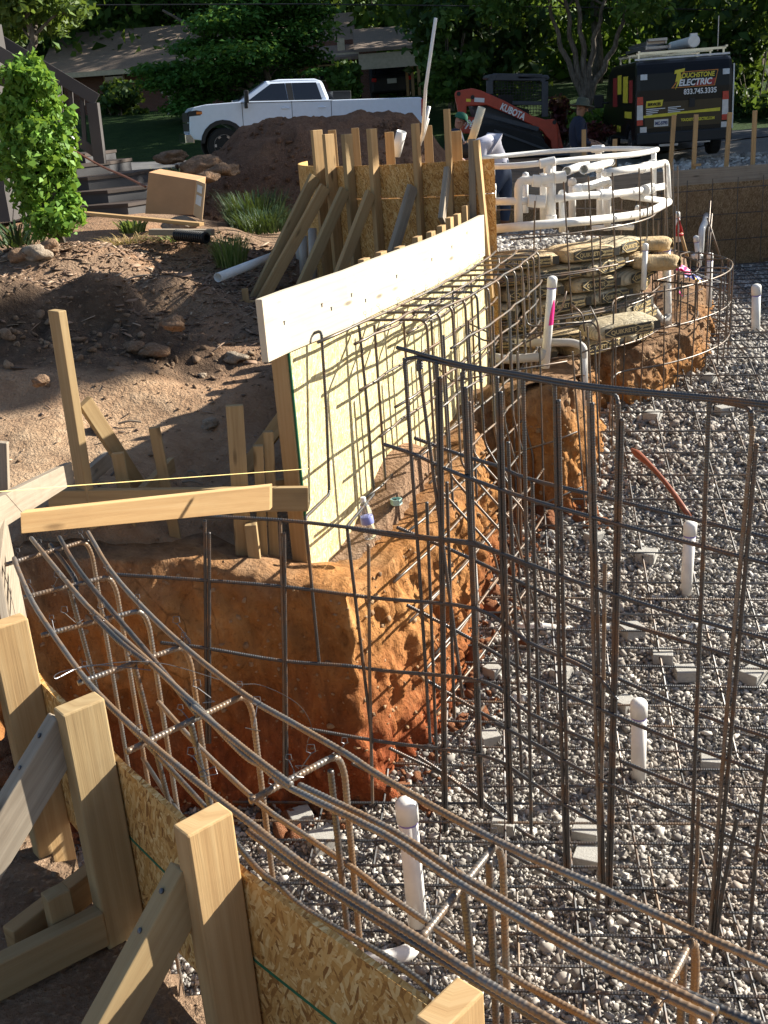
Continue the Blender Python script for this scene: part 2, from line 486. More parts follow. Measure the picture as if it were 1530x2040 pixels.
def clay_mat():
    t = NT("cut_clay"); v = t.coord('Object'); p = t.sep(v)
    big = t.noise(v, 1.7, 6, .6, .5); st = t.noise(t.coord('Object', scale=(7, 7, 1.6)), 1.0, 7, .65, .8); fine = t.noise(v, 38, 5, .65)
    f = t.math('ADD', t.math('MULTIPLY', big, .5), t.math('MULTIPLY', st, .5))
    c = t.ramp(f, [(.3, (.16, .072, .027)), (.46, (.30, .138, .048)), (.6, (.42, .21, .076)), (.74, (.56, .36, .17))])
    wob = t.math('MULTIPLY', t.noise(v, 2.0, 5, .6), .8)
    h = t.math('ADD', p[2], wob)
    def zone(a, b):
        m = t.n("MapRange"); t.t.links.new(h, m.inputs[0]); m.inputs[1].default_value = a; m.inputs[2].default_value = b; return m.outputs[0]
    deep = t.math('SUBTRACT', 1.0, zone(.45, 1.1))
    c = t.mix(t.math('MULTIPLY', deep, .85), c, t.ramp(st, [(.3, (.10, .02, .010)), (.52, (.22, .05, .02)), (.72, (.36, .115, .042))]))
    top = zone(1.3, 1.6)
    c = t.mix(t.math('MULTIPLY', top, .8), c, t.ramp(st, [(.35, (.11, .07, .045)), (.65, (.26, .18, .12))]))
    c = t.mix(t.math('MULTIPLY', t.ramp(fine, [(.32, (1, 1, 1)), (.45, (0, 0, 0))]), .45), c, (.09, .04, .02))
    c = t.mix(t.math('MULTIPLY', t.ramp(fine, [(.6, (0, 0, 0)), (.74, (1, 1, 1))]), .35), c, (.6, .4, .22))
    ck = t.voro(t.coord('Object', scale=(1, 1, .6)), 4.5, 'Distance', 1.0, 'DISTANCE_TO_EDGE')
    ckm = t.ramp(t.math('ADD', ck, t.math('MULTIPLY', t.math('SUBTRACT', t.noise(v, 16, 4), .5), .09)), [(.0, (1, 1, 1)), (.025, (0, 0, 0))])
    c = t.mix(t.math('MULTIPLY', t.math('MULTIPLY', ckm, .45), t.ramp(t.noise(v, 1.3, 3), [(.5, (0, 0, 0)), (.62, (1, 1, 1))])), c, (.06, .028, .014))
    hh = t.math('ADD', t.math('MULTIPLY', st, 1.0), t.math('MULTIPLY', fine, .35)); hh = t.math('ADD', hh, t.math('MULTIPLY', t.noise(v, 12, 6, .7), .5))
    t.bump(hh, .8, .05)
    return t.base(c, .95, 0, .12)
M['clay'] = clay_mat()
M['clod'] = dirt_mat("clay_clod", [(.3, (.26, .09, .045)), (.5, (.38, .16, .08)), (.7, (.5, .27, .16))], 5, .8)

def stone_mat(name, stops, rough=.85):
    t = NT(name)
    g = t.n("NewGeometry")
    v = t.coord('Object')
    f = t.noise(v, 60, 4)
    c = t.ramp(g.outputs['Random Per Island'], stops)
    c = t.mix(t.math('MULTIPLY', f, .22), c, (.42, .39, .34))
    c = t.mix(t.math('MULTIPLY', t.ramp(t.noise(v, .9, 5, .65), [(.48, (0, 0, 0)), (.68, (1, 1, 1))]), .4), c, (.25, .16, .10))
    return t.base(c, rough, 0, .2)
M['gravel'] = stone_mat("crushed_stone", [(0, (.11, .102, .097)), (.25, (.205, .192, .178)), (.5, (.30, .282, .26)), (.75, (.41, .387, .357)), (.95, (.6, .57, .53))])
t = NT("stone_dust"); _v = t.coord('Object')
_c = t.ramp(t.noise(_v, 40, 6), [(.3, (.16, .147, .133)), (.6, (.27, .25, .225)), (.8, (.4, .37, .33))])
t.bump(t.voro(_v, 45), .8, .02); M['dust'] = t.base(_c, .9)
M['rock'] = dirt_mat("fieldstone", [(.3, (.2, .15, .11)), (.5, (.32, .26, .2)), (.7, (.43, .37, .3))], 3, .5)
M['concrete'] = dirt_mat("concrete_block", [(.3, (.3, .29, .27)), (.5, (.38, .37, .345)), (.7, (.45, .44, .41))], 9, .25)

def rebar_mat(name, steel, rust, amt):
    t = NT(name); v = t.coord('Object')
    f = t.noise(v, 6, 5, .65); f2 = t.noise(v, 60, 4, .6)
    k = t.ramp(t.math('ADD', t.math('MULTIPLY', f, .7), t.math('MULTIPLY', f2, .3)), [(amt, (1, 1, 1)), (amt + .14, (0, 0, 0))])
    c = t.mix(k, steel, rust)
    t.t.links.new(t.math('SUBTRACT', .75, t.math('MULTIPLY', k, .6)), t.b.inputs['Metallic'])
    t.b.inputs['Base Color'].default_value = (1, 1, 1, 1)
    t.bump(f2, .2, .001)
    m = t.base(c, .42, .5, .5)
    return m
M['rebar'] = rebar_mat("mill_steel", (.085, .087, .092), (.12, .07, .04), .38)
M['rebar_rusty'] = rebar_mat("rusted_steel", (.19, .185, .18), (.165, .108, .066), .45)
M['rebar_far'] = rebar_mat("grey_steel", (.12, .115, .11), (.15, .095, .06), .42)
M['wire'] = flat_mat("tie_wire_steel", (.12, .12, .13), .4, .8)
def pvc(name, c, sp=.5):
    t = NT(name); v = t.coord('Object')
    f = t.noise(v, 7, 5, .6)
    cc = t.ramp(f, [(.35, tuple(x * .86 for x in c)), (.6, c)])
    d = t.noise(v, 3, 6, .7)
    cc = t.mix(t.math('MULTIPLY', t.ramp(d, [(.55, (0, 0, 0)), (.8, (1, 1, 1))]), .35), cc, (.4, .33, .26))
    return t.base(cc, .32, 0, sp)
M['pvc'] = pvc("white_pvc", (.80, .79, .76))
M['primer'] = flat_mat("purple_primer", (.24, .2, .5), .4)
M['blackplastic'] = flat_mat("black_plastic", (.012, .012, .013), .4)
# ================================================================ the ground
CTRL = np.array([
 (-.6, 1.7, -1.62), (-1.5, 1.0, -1.6), (-3, 2, -1.58), (.2, .6, -1.62), (-1.25, 2.6, -1.66), (-2.6, 3.6, -1.6),
 (-1.5, 4.3, -1.78), (-2.6, 5.0, -1.73), (-3.6, 5.6, -1.62), (-2.2, 5.7, -1.72), (-1.6, 5.4, -1.76), (-1.95, 4.85, -1.9), (-1.0, 4.95, -2.03), (-.4, 4.95, -2.25), (-.3, 5.2, -2.3),
 (-.6, 5.35, -2.2), (-.95, 5.8, -1.98), (-1.5, 6.2, -1.72), (-.45, 6.5, -1.88), (-1, 7.0, -1.62), (.1, 7.5, -1.78), (-.4, 8.3, -1.45),
 (-.95, 8.7, -1.37), (-2.2, 6.4, -1.60), (-3.0, 6.6, -1.46), (-2.4, 7.0, -1.40), (-1.7, 7.2, -1.46), (-1.1, 7.6, -1.5), (-3.2, 7.3, -1.34), (-2.4, 7.42, -1.33), (-1.9, 7.55, -1.36), (-1.4, 7.9, -1.4),
 (-3.4, 7.65, -.93), (-2.6, 7.72, -.93), (-1.9, 7.85, -.98), (-1.5, 8.2, -1.05), (-1.1, 8.7, -1.2), (-2.5, 9, -.87), (-4, 9, -.85), (-1.5, 10.4, -.95),
 (-3, 12, -.88), (-.6, 10.6, -1.12), (-.75, 9.6, -1.22), (0, 12, -1.2), (0, 14, -1.1), (-3, 16, -.92), (1, 10, -2.1), (1.0, 8.3, -2.1), (1.5, 8.6, -2.1), (2.2, 9.2, -2.1), (2.7, 9.9, -2.1), (3.0, 10.8, -2.1), (1.2, 7.6, -2.05), (.5, 7.0, -2.15), (1.5, 13, -1.75),
 (3, 13.5, -1.9), (.3, 9.3, -1.75), (2, 18, -1.75), (4, 17.5, -1.8), (8, 17, -1.65), (0, 18, -1.5), (6.5, 23, -1.66), (7, 26, -1.6), (3, 29, -1.4), (-1, 28, -1.2),
 (-6, 27, -1.1), (-11, 28, -.9), (10, 29, -1.35), (16, 24, -1.4), (0, 56, .3), (-22, 56, .4), (22, 52, 0), (-14, 14, -.8), (-8, 9, -.8), (14, 15, -1.5),
 (-8, 4, -1.3), (10, 5, -1.5), (6, 0, -1.6), (0, 80, 3.5), (-30, 80, 4), (30, 80, 3)])
PIT = [(-1.1, 2.55), (-.82, 2.2), (-.56, 1.86), (-.27, 1.5), (.05, 1.2), (.5, .9), (9, -.5), (9, 9.6), (6.2, 9.8), (6.1, 14.6), (4.0, 14.6), (3.6, 11.8), (3.25, 10.3),
       (2.86, 9.31), (2.27, 8.77), (1.8, 8.75), (1.6, 8.2), (1.42, 7.28), (1.28, 7.2), (1.0, 7.45), (.72, 7.35), (.7, 6.7), (.37, 5.75), (.1, 5.3),
       (-.22, 4.8), (-.45, 4.87), (-1.0, 4.9), (-1.7, 4.85), (-1.95, 4.6), (-1.75, 3.4)]
# the sheet of ground stops a little behind the cut faces, whose own lip covers its edge
PIT_T = list(PIT)
for _i in range(14, len(PIT) - 2):
    (x0, y0), (x1, y1), (x2, y2) = PIT[_i - 1], PIT[_i], PIT[_i + 1]
    _t = Vector((x2 - x0, y2 - y0, 0)).normalized(); PIT_T[_i] = (x1 + _t.y * .26, y1 - _t.x * .26)
def in_poly(x, y, poly):
    x = np.asarray(x); y = np.asarray(y); r = np.zeros(x.shape, bool)
    for (x0, y0), (x1, y1) in zip(poly, poly[1:] + poly[:1]):
        c = ((y0 > y) != (y1 > y))
        with np.errstate(divide='ignore', invalid='ignore'):
            r ^= c & (x < (x1 - x0) * (y - y0) / (y1 - y0 + 1e-12) + x0)
    return r
def ground_z(x, y, detail=True):
    x = np.asarray(x, float); y = np.asarray(y, float)
    num = 0; den = 0
    for cx, cy, cz in CTRL:
        d2 = (x - cx) ** 2 + (y - cy) ** 2 + .02
        s = 1 + .08 * cy
        w = (s * s / d2) ** 1.9
        num = num + w * cz; den = den + w
    z = num / den
    if detail:
        near = np.clip((13 - y) / 5, .15, 1)
        cl = fbm(x, y, 3.3, 3, 3.1)
        bank = np.exp(-((y - (7.5 + .25 * (x + 2))) / .55) ** 2) * (x < -1.0)
        rg = np.clip((y - 6.6) / .9, .3, 1)
        z = z + bank * (.03 * fbm(x, y, 1.3, 3, 9) + .03 * np.maximum(fbm(x, y, 4.1, 3, 6), 0)) if False else z
        z = z + near * rg * (.018 * fbm(x, y, 0, 4, 2.2) + .014 * np.maximum(cl, 0)) + bank * (.09 * fbm(x, y, 7.7, 4, 3.3) + .035 * np.abs(fbm(x, y, 1.3, 3, 8.5)))
    return z
def gz(x, y): return float(ground_z(np.array([x]), np.array([y]), False)[0])

def axis(a):
    r = []
    for (s, e, st) in a: r += list(np.arange(s, e, st))
    return np.array(r + [a[-1][1]])
gx = axis([(-120, -20, 12), (-20, -5, 1.0), (-5, -3.6, .1), (-3.6, 1.2, .035), (1.2, 4.5, .12), (4.5, 12, .5), (12, 30, 2), (30, 120, 12)])
gy = axis([(-12, .6, .7), (.6, 4.2, .06), (4.2, 9.0, .035), (9, 16, .1), (16, 34, .4), (34, 64, 2), (64, 130, 11)])
XX, YY = np.meshgrid(gx, gy)
ZZ = ground_z(XX, YY)
ins = in_poly(XX, YY, PIT_T)
ZZ[ins] = np.interp(YY[ins], [4.8, 9.2], [-3.4, -2.3]) - .12
V = np.stack([XX.ravel(), YY.ravel(), ZZ.ravel()], 1)
nx_, ny_ = len(gx), len(gy)
I = (np.arange(ny_ - 1)[:, None] * nx_ + np.arange(nx_ - 1)[None, :]).ravel()
F = np.stack([I, I + 1, I + 1 + nx_, I + nx_], 1)
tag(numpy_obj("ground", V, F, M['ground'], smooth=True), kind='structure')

# the dug-out floor of the pool: deep end, ramp, shallow end
fy = np.concatenate([np.arange(-.6, 4.8, .3), np.arange(4.8, 9.3, .2), np.arange(9.3, 15.2, .4)])
fx = np.arange(-2.0, 9.2, .2)
XX, YY = np.meshgrid(fx, fy)
ZZ = np.interp(YY, [4.8, 9.2], [-3.4, -2.3]) + .012 * fbm(XX, YY, 1, 3, 1.5)
V = np.stack([XX.ravel(), YY.ravel(), ZZ.ravel()], 1)
nx_, ny_ = len(fx), len(fy)
I = (np.arange(ny_ - 1)[:, None] * nx_ + np.arange(nx_ - 1)[None, :]).ravel()
tag(numpy_obj("pool_floor", V, np.stack([I, I + 1, I + 1 + nx_, I + nx_], 1), M['dust'], smooth=True), kind='structure')

def ico():
    p = (1 + 5 ** .5) / 2
    v = np.array([(-1, p, 0), (1, p, 0), (-1, -p, 0), (1, -p, 0), (0, -1, p), (0, 1, p), (0, -1, -p), (0, 1, -p), (p, 0, -1), (p, 0, 1), (-p, 0, -1), (-p, 0, 1)], float)
    v /= np.linalg.norm(v[0])
    f = np.array([(0, 11, 5), (0, 5, 1), (0, 1, 7), (0, 7, 10), (0, 10, 11), (1, 5, 9), (5, 11, 4), (11, 10, 2), (10, 7, 6), (7, 1, 8), (3, 9, 4), (3, 4, 2), (3, 2, 6), (3, 6, 8), (3, 8, 9), (4, 9, 5), (2, 4, 11), (6, 2, 10), (8, 6, 7), (9, 8, 1)])
    return v, f
def project(x, y, z):
    w = x * _Fw.x + y * _Fw.y + z * _Fw.z
    return PCX + FPX * (x * _R.x + y * _R.y + z * _R.z) / w, PCY - FPX * (x * _U.x + y * _U.y + z * _U.z) / w
def stones(name, pts, rad, mat, label, squash=.62):
    v0, f0 = ico(); n = len(pts)
    jit = 1 + .42 * nrs.uniform(-1, 1, (n, 12, 1))
    ax = nrs.uniform(.65, 1.35, (n, 1, 3)); ax[:, :, 2] *= squash
    v = v0[None] * jit * ax * np.asarray(rad)[:, None, None]
    q = nrs.normal(size=(n, 4)); q[:, 1:3] *= .45; q /= np.linalg.norm(q, axis=1, keepdims=True)
    w, x, y, z = q.T
    Rm = np.stack([np.stack([1 - 2 * (y * y + z * z), 2 * (x * y - z * w), 2 * (x * z + y * w)], -1),
                   np.stack([2 * (x * y + z * w), 1 - 2 * (x * x + z * z), 2 * (y * z - x * w)], -1),
                   np.stack([2 * (x * z - y * w), 2 * (y * z + x * w), 1 - 2 * (x * x + y * y)], -1)], 1)
    v = np.einsum('nij,nkj->nki', Rm, v) + np.asarray(pts)[:, None, :]
    f = (f0[None] + 12 * np.arange(n)[:, None, None]).reshape(-1, 3)
    o = numpy_obj(name, v.reshape(-1, 3), f, mat)
    return tag(o, label, 'gravel', kind='stuff')
WALL = [(-2.1, 3.0, -1.72), (-1.95, 4.6, -1.88), (-1.7, 4.85, -1.93), (-1.0, 4.9, -2.03), (-.5, 4.87, -2.19), (-.2, 4.80, -2.24), (.1, 5.3, -2.27), (.37, 5.75, -2.24), (.7, 6.7, -2.12),
        (.72, 7.35, -2.02), (1.0, 7.42, -1.95), (1.28, 7.2, -1.88), (1.42, 7.28, -1.88), (1.6, 8.2, -1.95), (1.8, 8.75, -2.0), (2.27, 8.77, -2.0),
        (2.86, 9.31, -1.98), (3.25, 10.3, -2.0), (3.6, 11.8, -1.98), (4.0, 14.5, -1.95)]
def scatter(n, x0, x1, y0, y1):
    x = nrs.uniform(x0, x1, n); y = nrs.uniform(y0, y1, n)
    z = np.interp(y, [4.8, 9.2], [-3.4, -2.3])
    px, py = project(x, y, z)
    k = in_poly(x, y, PIT) & (px > -60) & (px < 1590) & (py < 2110)
    return np.stack([x[k], y[k], z[k]], 1)
pa = scatter(62000, -2, 3.4, 2.4, 7.4)
pb = scatter(46000, .8, 6.2, 7.4, 14.5)
pc = scatter(60000, -2, 3.2, 2.4, 6.6)
pts = np.concatenate([pa, pb, pc])
rad = np.concatenate([np.minimum(nrs.lognormal(math.log(.0125), .33, len(pa)), .027), np.minimum(nrs.lognormal(math.log(.0175), .28, len(pb)), .03), nrs.lognormal(math.log(.0085), .25, len(pc))])
pts[:, 2] += rad * .35 + nrs.uniform(-.004, .014, len(pts)) + .012 * fbm(pts[:, 0], pts[:, 1], 1, 3, 1.5)
stones("gravel_bed", pts, rad, M['gravel'], "crushed grey stone spread over the whole floor of the dug pool under the bar grid")

# cut clay faces of the pool
def clay_wall():
    path = []
    for a, b in zip(WALL[:-1], WALL[1:]):
        a, b = Vector(a), Vector(b); n = max(2, int((b - a).length / .02))
        path += [a.lerp(b, i / n) for i in range(n)]
    path.append(Vector(WALL[-1]))
    # round the plan corners a little
    for _ in range(1):
        path = [path[0]] + [(path[i - 1] + path[i] * 2 + path[i + 1]) / 4 for i in range(1, len(path) - 1)] + [path[-1]]
    N = len(path); A = np.array([tuple(p) for p in path])
    T = np.gradient(A[:, :2], axis=0); T /= np.linalg.norm(T, axis=1, keepdims=True) + 1e-9
    nin = np.stack([-T[:, 1], T[:, 0]], 1)                  # inland
    rows = []
    K = 72
    for k in range(K):
        tt = k / (K - 1)
        zb = np.interp(A[:, 1], [4.8, 9.2], [-3.4, -2.3]) - .08
        z = zb + (A[:, 2] - zb) * tt
        off = -.09 * (1 - tt) ** 1.5 + .05 * tt ** 5
        x = A[:, 0] + nin[:, 0] * off; y = A[:, 1] + nin[:, 1] * off
        d = .07 * fbm(x * .8, y * .8, z * .55, 3, 1.9) + .095 * np.abs(fbm(x + .3 * z, y, z * .28, 4, 4.3)) - .04 + .05 * np.abs(fbm(x + 3 + .4 * z, y, z * .4, 4, 8.0)) + .022 * fbm(x, y, z * .8, 3, 19)
        d *= (1 - .5 * tt ** 8)
        rows.append(np.stack([x - nin[:, 0] * d, y - nin[:, 1] * d, z + .02 * fbm(x, y, z, 3, 6)], 1))
    for k, (o, dz) in enumerate([(.05, .012), (.12, .02), (.22, .015), (.34, .0), (.46, -.05)]):
        x = A[:, 0] + nin[:, 0] * (o + .05); y = A[:, 1] + nin[:, 1] * (o + .05)
        rows.append(np.stack([x, y, A[:, 2] + dz + .025 * fbm(x, y, 2, 4, 5)], 1))
    V = np.concatenate(rows); KK = len(rows)
    I = (np.arange(KK - 1)[:, None] * N + np.arange(N - 1)[None, :]).ravel()
    F = np.stack([I, I + 1, I + 1 + N, I + N], 1)
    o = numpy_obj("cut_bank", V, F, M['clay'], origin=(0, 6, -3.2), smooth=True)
    tag(o, kind='structure')
    # pebbles and lumps still stuck in the cut
    W = np.stack(rows[:72]); m = 1500; kk = nrs.randint(2, 71, m); ii = nrs.randint(60, N - 30, m)
    tag(stones("bank_pebbles", W[kk, ii], np.minimum(nrs.lognormal(math.log(.010), .5, m), .03), dirt_mat("tan_pebble", [(.3, (.24, .14, .075)), (.5, (.36, .23, .13)), (.7, (.5, .37, .24))], 9, .4), "pebbles and hard lumps sticking out of the cut clay faces"), cat='pebbles')
clay_wall()
# broken clods at the foot of the cut and on the shelf
def rough_stone(r, seed, sub=2, squash=.7, amp=.35):
    bm = bmesh.new(); bmesh.ops.create_icosphere(bm, subdivisions=sub, radius=1)
    co = np.array([tuple(v.co) for v in bm.verts])
    d = 1 + amp * fbm(co[:, 0] + seed * 3.7, co[:, 1] + seed * 1.3, co[:, 2], 3, 1.3)
    mb = MB()
    for v, k in zip(bm.verts, d): mb.v.append(Vector((v.co.x * k * r, v.co.y * k * r * .8, v.co.z * k * r * squash)))
    for f in bm.faces: mb.face(tuple(v.index for v in f.verts))
    bm.free(); return mb
def put_stone(name, label, cat, pos, r, mat, seed, group=None, sub=3, squash=.7, amp=.35, parent=None, sink=.3):
    mb = rough_stone(r, seed, sub, squash, amp)
    pos = Vector(pos) + Vector((0, 0, r * squash * (1 - sink)))
    mb.v = [v + pos for v in mb.v]
    return tag(obj(name, mb, mat, smooth=(sub > 2)), label, cat, group)
clodpts = []
for i in range(620):
    s = rng.random() * (len(WALL) - 2) * .62 + 1; k = int(s); f = s - k
    a, b = Vector(WALL[k]), Vector(WALL[k + 1]); p = a.lerp(b, f)
    tn = (b - a).normalized(); pitward = Vector((tn.y, -tn.x, 0))
    q = p + pitward * rng.uniform(.1, .42) * (rng.random() ** .5)
    clodpts.append((q.x, q.y, floor_z(q.y) + .02))
cr = np.minimum(nrs.lognormal(math.log(.021), .55, len(clodpts)), .075)
tag(stones("clay_clods", np.array(clodpts), cr, M['clod'], "crumbled orange clay lying along the foot of the cut bank"), cat='clay clods')
# loose bits over the trampled ground on the left
n = 5200
x = nrs.uniform(-3.8, .3, n); y = nrs.uniform(1.2, 9.6, n)
k = ~in_poly(x, y, PIT)
bank = np.exp(-((y - 7.4) / .7) ** 2)
k &= nrs.uniform(0, 1, n) < .3 + .7 * bank
x, y = x[k], y[k]
r = nrs.lognormal(math.log(.006), .55, len(x)) * (1 + 2.2 * np.exp(-((y - 7.45) / .4) ** 2))
z = ground_z(x, y) + r * .2
tag(stones("loose_clods", np.stack([x, y, z], 1), np.minimum(r, .045), dirt_mat("dry_clod", [(.3, (.12, .075, .048)), (.5, (.24, .16, .105)), (.7, (.4, .31, .22))], 9, .4), "crumbs of dry earth and pebbles strewn over the trampled ground"), cat='clods')

# bark chips and twigs of mulch
n = 9000
x = nrs.uniform(-4.0, -.6, n); y = nrs.uniform(5.6, 10.2, n)
k = ~in_poly(x, y, PIT) & (nrs.uniform(0, 1, n) < np.clip((y - 7.2) / 1.0, .035, 1))
x, y = x[k], y[k]; n = len(x); z = ground_z(x, y) + .006
a = nrs.uniform(0, 6.283, n); L = nrs.lognormal(math.log(.022), .45, n); w = L * nrs.uniform(.12, .4, n)
d = np.stack([np.cos(a), np.sin(a), nrs.uniform(-.35, .35, n)], 1) * L[:, None]; e = np.stack([-np.sin(a), np.cos(a), nrs.uniform(-.4, .4, n)], 1) * w[:, None]
c = np.stack([x, y, z], 1); up_ = np.array([0, 0, .003])
V = np.stack([c - d - e, c + d - e, c + d + e, c - d + e, c - d - e + up_, c + d - e + up_, c + d + e + up_, c - d + e + up_], 1).reshape(-1, 3)
q = np.array([(3, 2, 1, 0), (4, 5, 6, 7), (0, 1, 5, 4), (1, 2, 6, 5), (2, 3, 7, 6), (3, 0, 4, 7)])
F = (q[None] + 8 * np.arange(n)[:, None, None]).reshape(-1, 4)
tag(numpy_obj("mulch", V, F, stone_mat("bark_chip", [(0, (.06, .034, .022)), (.4, (.165, .095, .06)), (.75, (.28, .175, .115)), (.95, (.42, .32, .23))])), "brown bark chips and bits of straw over the yard and bank", "mulch", kind='stuff')
# gravel filling behind the bags and under the pipework
n = 5200
ang = nrs.uniform(0, 2 * math.pi, n); rr_ = 1.28 * np.sqrt(nrs.uniform(0, 1, n))
SPA = (1.05, 9.85)
x = SPA[0] + rr_ * np.cos(ang); y = SPA[1] + rr_ * np.sin(ang)
x2 = nrs.uniform(.2, 2.35, 5000); y2 = nrs.uniform(10.9, 13.9, 5000)
def fill_z(x, y): return np.interp(y, [8.4, 9.2, 11.3, 13.5], [-1.28, -1.3, -1.42, -1.58])
mb = MB()
G = []
for i in range(12):
    yy = 8.55 + i * .49
    G.append([(xx, yy, float(fill_z(0, yy)) - .012) for xx in ((1.05 - (1.25 ** 2 - min(1.25, abs(yy - 9.85)) ** 2) ** .5 if yy < 10.6 else .2), 1.0, 1.6, (1.05 + (1.25 ** 2 - min(1.25, abs(yy - 9.85)) ** 2) ** .5 if yy < 10.6 else 2.3))])
mb.grid(G); tag(obj("gravel_fill", mb, M['dust']), kind='structure')
px_ = np.concatenate([x, x2]); py_ = np.concatenate([y, y2])
r = nrs.lognormal(math.log(.024), .3, len(px_))
stones("gravel_fill_stone", np.stack([px_, py_, fill_z(px_, py_) + r * .3], 1), r, M['gravel'], "grey gravel levelled behind the stacked bags under the white pipework")

# road and gravel drive
def strip(name, xs, yfun, w, mat, dz):
    mb = MB()
    G = []
    for xx in xs:
        G.append([(xx, yfun(xx) - w / 2 + w * j / 6, gz(xx, yfun(xx) - w / 2 + w * j / 6) + dz + .02 * (j == 3)) for j in range(7)])
    mb.grid(G); return tag(obj(name, mb, mat, smooth=True), kind='structure')
t = NT("old_asphalt"); _v = t.coord('Object')
t.bump(t.noise(_v, 90, 3), .3, .004)
M['asphalt'] = t.base(t.ramp(t.noise(_v, 3, 6), [(.3, (.085, .085, .088)), (.7, (.14, .14, .145))]), .9)
strip("road", np.arange(-40, 41, 1.5), lambda x: 30.2 - .03 * x, 4.6, M['asphalt'], .06)
mb = MB()
mb.grid([[(xx, yy, gz(xx, yy) + .035) for yy in np.arange(18.5, 27.6, .7)] for xx in np.arange(4.6, 14, .7)])
tag(obj("driveway", mb, M['dust'], smooth=True), kind='structure')
n = 5000
x = nrs.uniform(4.6, 9.5, n); y = nrs.uniform(17.5, 25, n); z = ground_z(x, y, False) + .05
stones("driveway_gravel", np.stack([x, y, z], 1), nrs.lognormal(math.log(.045), .35, n), M['gravel'], "grey gravel of the drive under the black van")

# lawns across the road (the blades themselves are one mass)
M['lawn'] = dirt_mat("mown_lawn", [(.3, (.010, .026, .007)), (.5, (.022, .05, .012)), (.7, (.045, .08, .02))], 2, .8)
mb = MB(); mb.grid([[(xx, yy, gz(xx, yy) + .03) for yy in np.arange(32.4, 55, 1.2)] for xx in np.arange(-30, 31, 1.5)])
tag(obj("lawn", mb, M['lawn'], smooth=True), kind='structure')
mb = MB(); mb.grid([[(xx, yy, gz(xx, yy) + .03) for yy in np.arange(19.5, 28.2, .6)] for xx in np.arange(-14, -2.5, .8)])
tag(obj("verge", mb, M['lawn'], smooth=True), kind='structure')

# spoil heap in front of the pickup
sil = [(400, 322), (440, 292), (480, 252), (540, 234), (600, 226), (650, 229), (700, 228), (735, 226), (770, 217), (800, 220), (830, 230), (850, 250), (875, 285), (905, 325)]
sx = []; sz = []
for a, b in sil:
    p = P(a, b, y=14.6); sx.append(p.x); sz.append(p.z)
hx = np.arange(sx[0] - .2, sx[-1] + .25, .05); hy = np.arange(12.6, 16.9, .05)
XX, YY = np.meshgrid(hx, hy)
S = np.interp(XX, sx, sz) + .06
g0 = ground_z(XX, YY, False)
tt = np.abs(YY - 14.6 - .25 * np.sin(XX * 1.7)) / (1.75 + .25 * np.sin(XX * 2.3 + 1))
prof = np.clip(1 - tt ** 1.5, 0, 1)
Z = g0 - .05 + np.maximum(S - g0, 0) * prof
Z += prof ** .3 * (.05 * fbm(XX, YY, 2, 5, 2.4) + .05 * np.maximum(fbm(XX, YY, 5, 3, 7), .2) - .05)
V = np.stack([XX.ravel(), YY.ravel(), Z.ravel()], 1); nx_, ny_ = len(hx), len(hy)
I = (np.arange(ny_ - 1)[:, None] * nx_ + np.arange(nx_ - 1)[None, :]).ravel()
o = numpy_obj("earth_mound", V, np.stack([I, I + 1, I + 1 + nx_, I + nx_], 1), M['mound'], origin=(-.6, 14.6, -1.1), smooth=True)
tag(o, "heap of dark brown dug earth in front of the white pickup", "earth mound")
n = 1500
x = nrs.uniform(-2.4, .9, n); y = nrs.uniform(12.8, 15.2, n)
S = np.interp(x, sx, sz); g0 = ground_z(x, y, False)
prof = np.clip(1 - (np.abs(y - 14.6 - .25 * np.sin(x * 1.7)) / (1.75 + .25 * np.sin(x * 2.3 + 1))) ** 1.5, 0, 1)
z = g0 - .05 + np.maximum(S - g0, 0) * prof + .01
r = np.minimum(nrs.lognormal(math.log(.016), .5, n), .055)
tag(stones("mound_clods", np.stack([x, y, z], 1), r, M['mound'], "lumps of dark soil lying all over the dug heap"), cat='clods')
# ================================================================ timber formwork
UP = Vector((0, 0, 1))
def sheet(mb, line, z0, z1, t, nside=1.0, u0=0.0, step=.12):
    """thin board bent along a plan line; front face on the line, thickness to the left (nside=1) or right"""
    pts = []
    for a, b in zip(line[:-1], line[1:]):
        a, b = Vector((a[0], a[1], 0)), Vector((b[0], b[1], 0)); n = max(1, int((b - a).length / step))
        pts += [a.lerp(b, i / n) for i in range(n)]
    pts.append(Vector((line[-1][0], line[-1][1], 0)))
    N = len(pts); nn = []
    for i in range(N):
        tg = (pts[min(i + 1, N - 1)] - pts[max(i - 1, 0)]).normalized(); nn.append(Vector((-tg.y, tg.x, 0)) * nside)
    n0 = len(mb.v); u = u0; us = []
    zt = z1 if callable(z1) else (lambda p: z1)
    zb = z0 if callable(z0) else (lambda p: z0)
    for i, p in enumerate(pts):
        if i: u += (p - pts[i - 1]).length
        us.append(u)
        q = p + nn[i] * t
        mb.v += [Vector((p.x, p.y, zb(p))), Vector((p.x, p.y, zt(p))), Vector((q.x, q.y, zt(p))), Vector((q.x, q.y, zb(p)))]
    for i in range(N - 1):
        a = n0 + 4 * i; b = a + 4
        H = abs(zt(pts[i]) - zb(pts[i]))
        mb.face((a, b, b + 1, a + 1), [(us[i], 0), (us[i + 1], 0), (us[i + 1], H), (us[i], H)])
        mb.face((a + 1, b + 1, b + 2, a + 2), [(us[i], H), (us[i + 1], H), (us[i + 1], H + t), (us[i], H + t)])
        mb.face((a + 2, b + 2, b + 3, a + 3), [(us[i], H + 3), (us[i + 1], H + 3), (us[i + 1], 3), (us[i], 3)])
        mb.face((a + 3, b + 3, b, a), None)
    mb.face((n0, n0 + 1, n0 + 2, n0 + 3)); e = n0 + 4 * (N - 1); mb.face((e + 3, e + 2, e + 1, e))
    return pts, nn
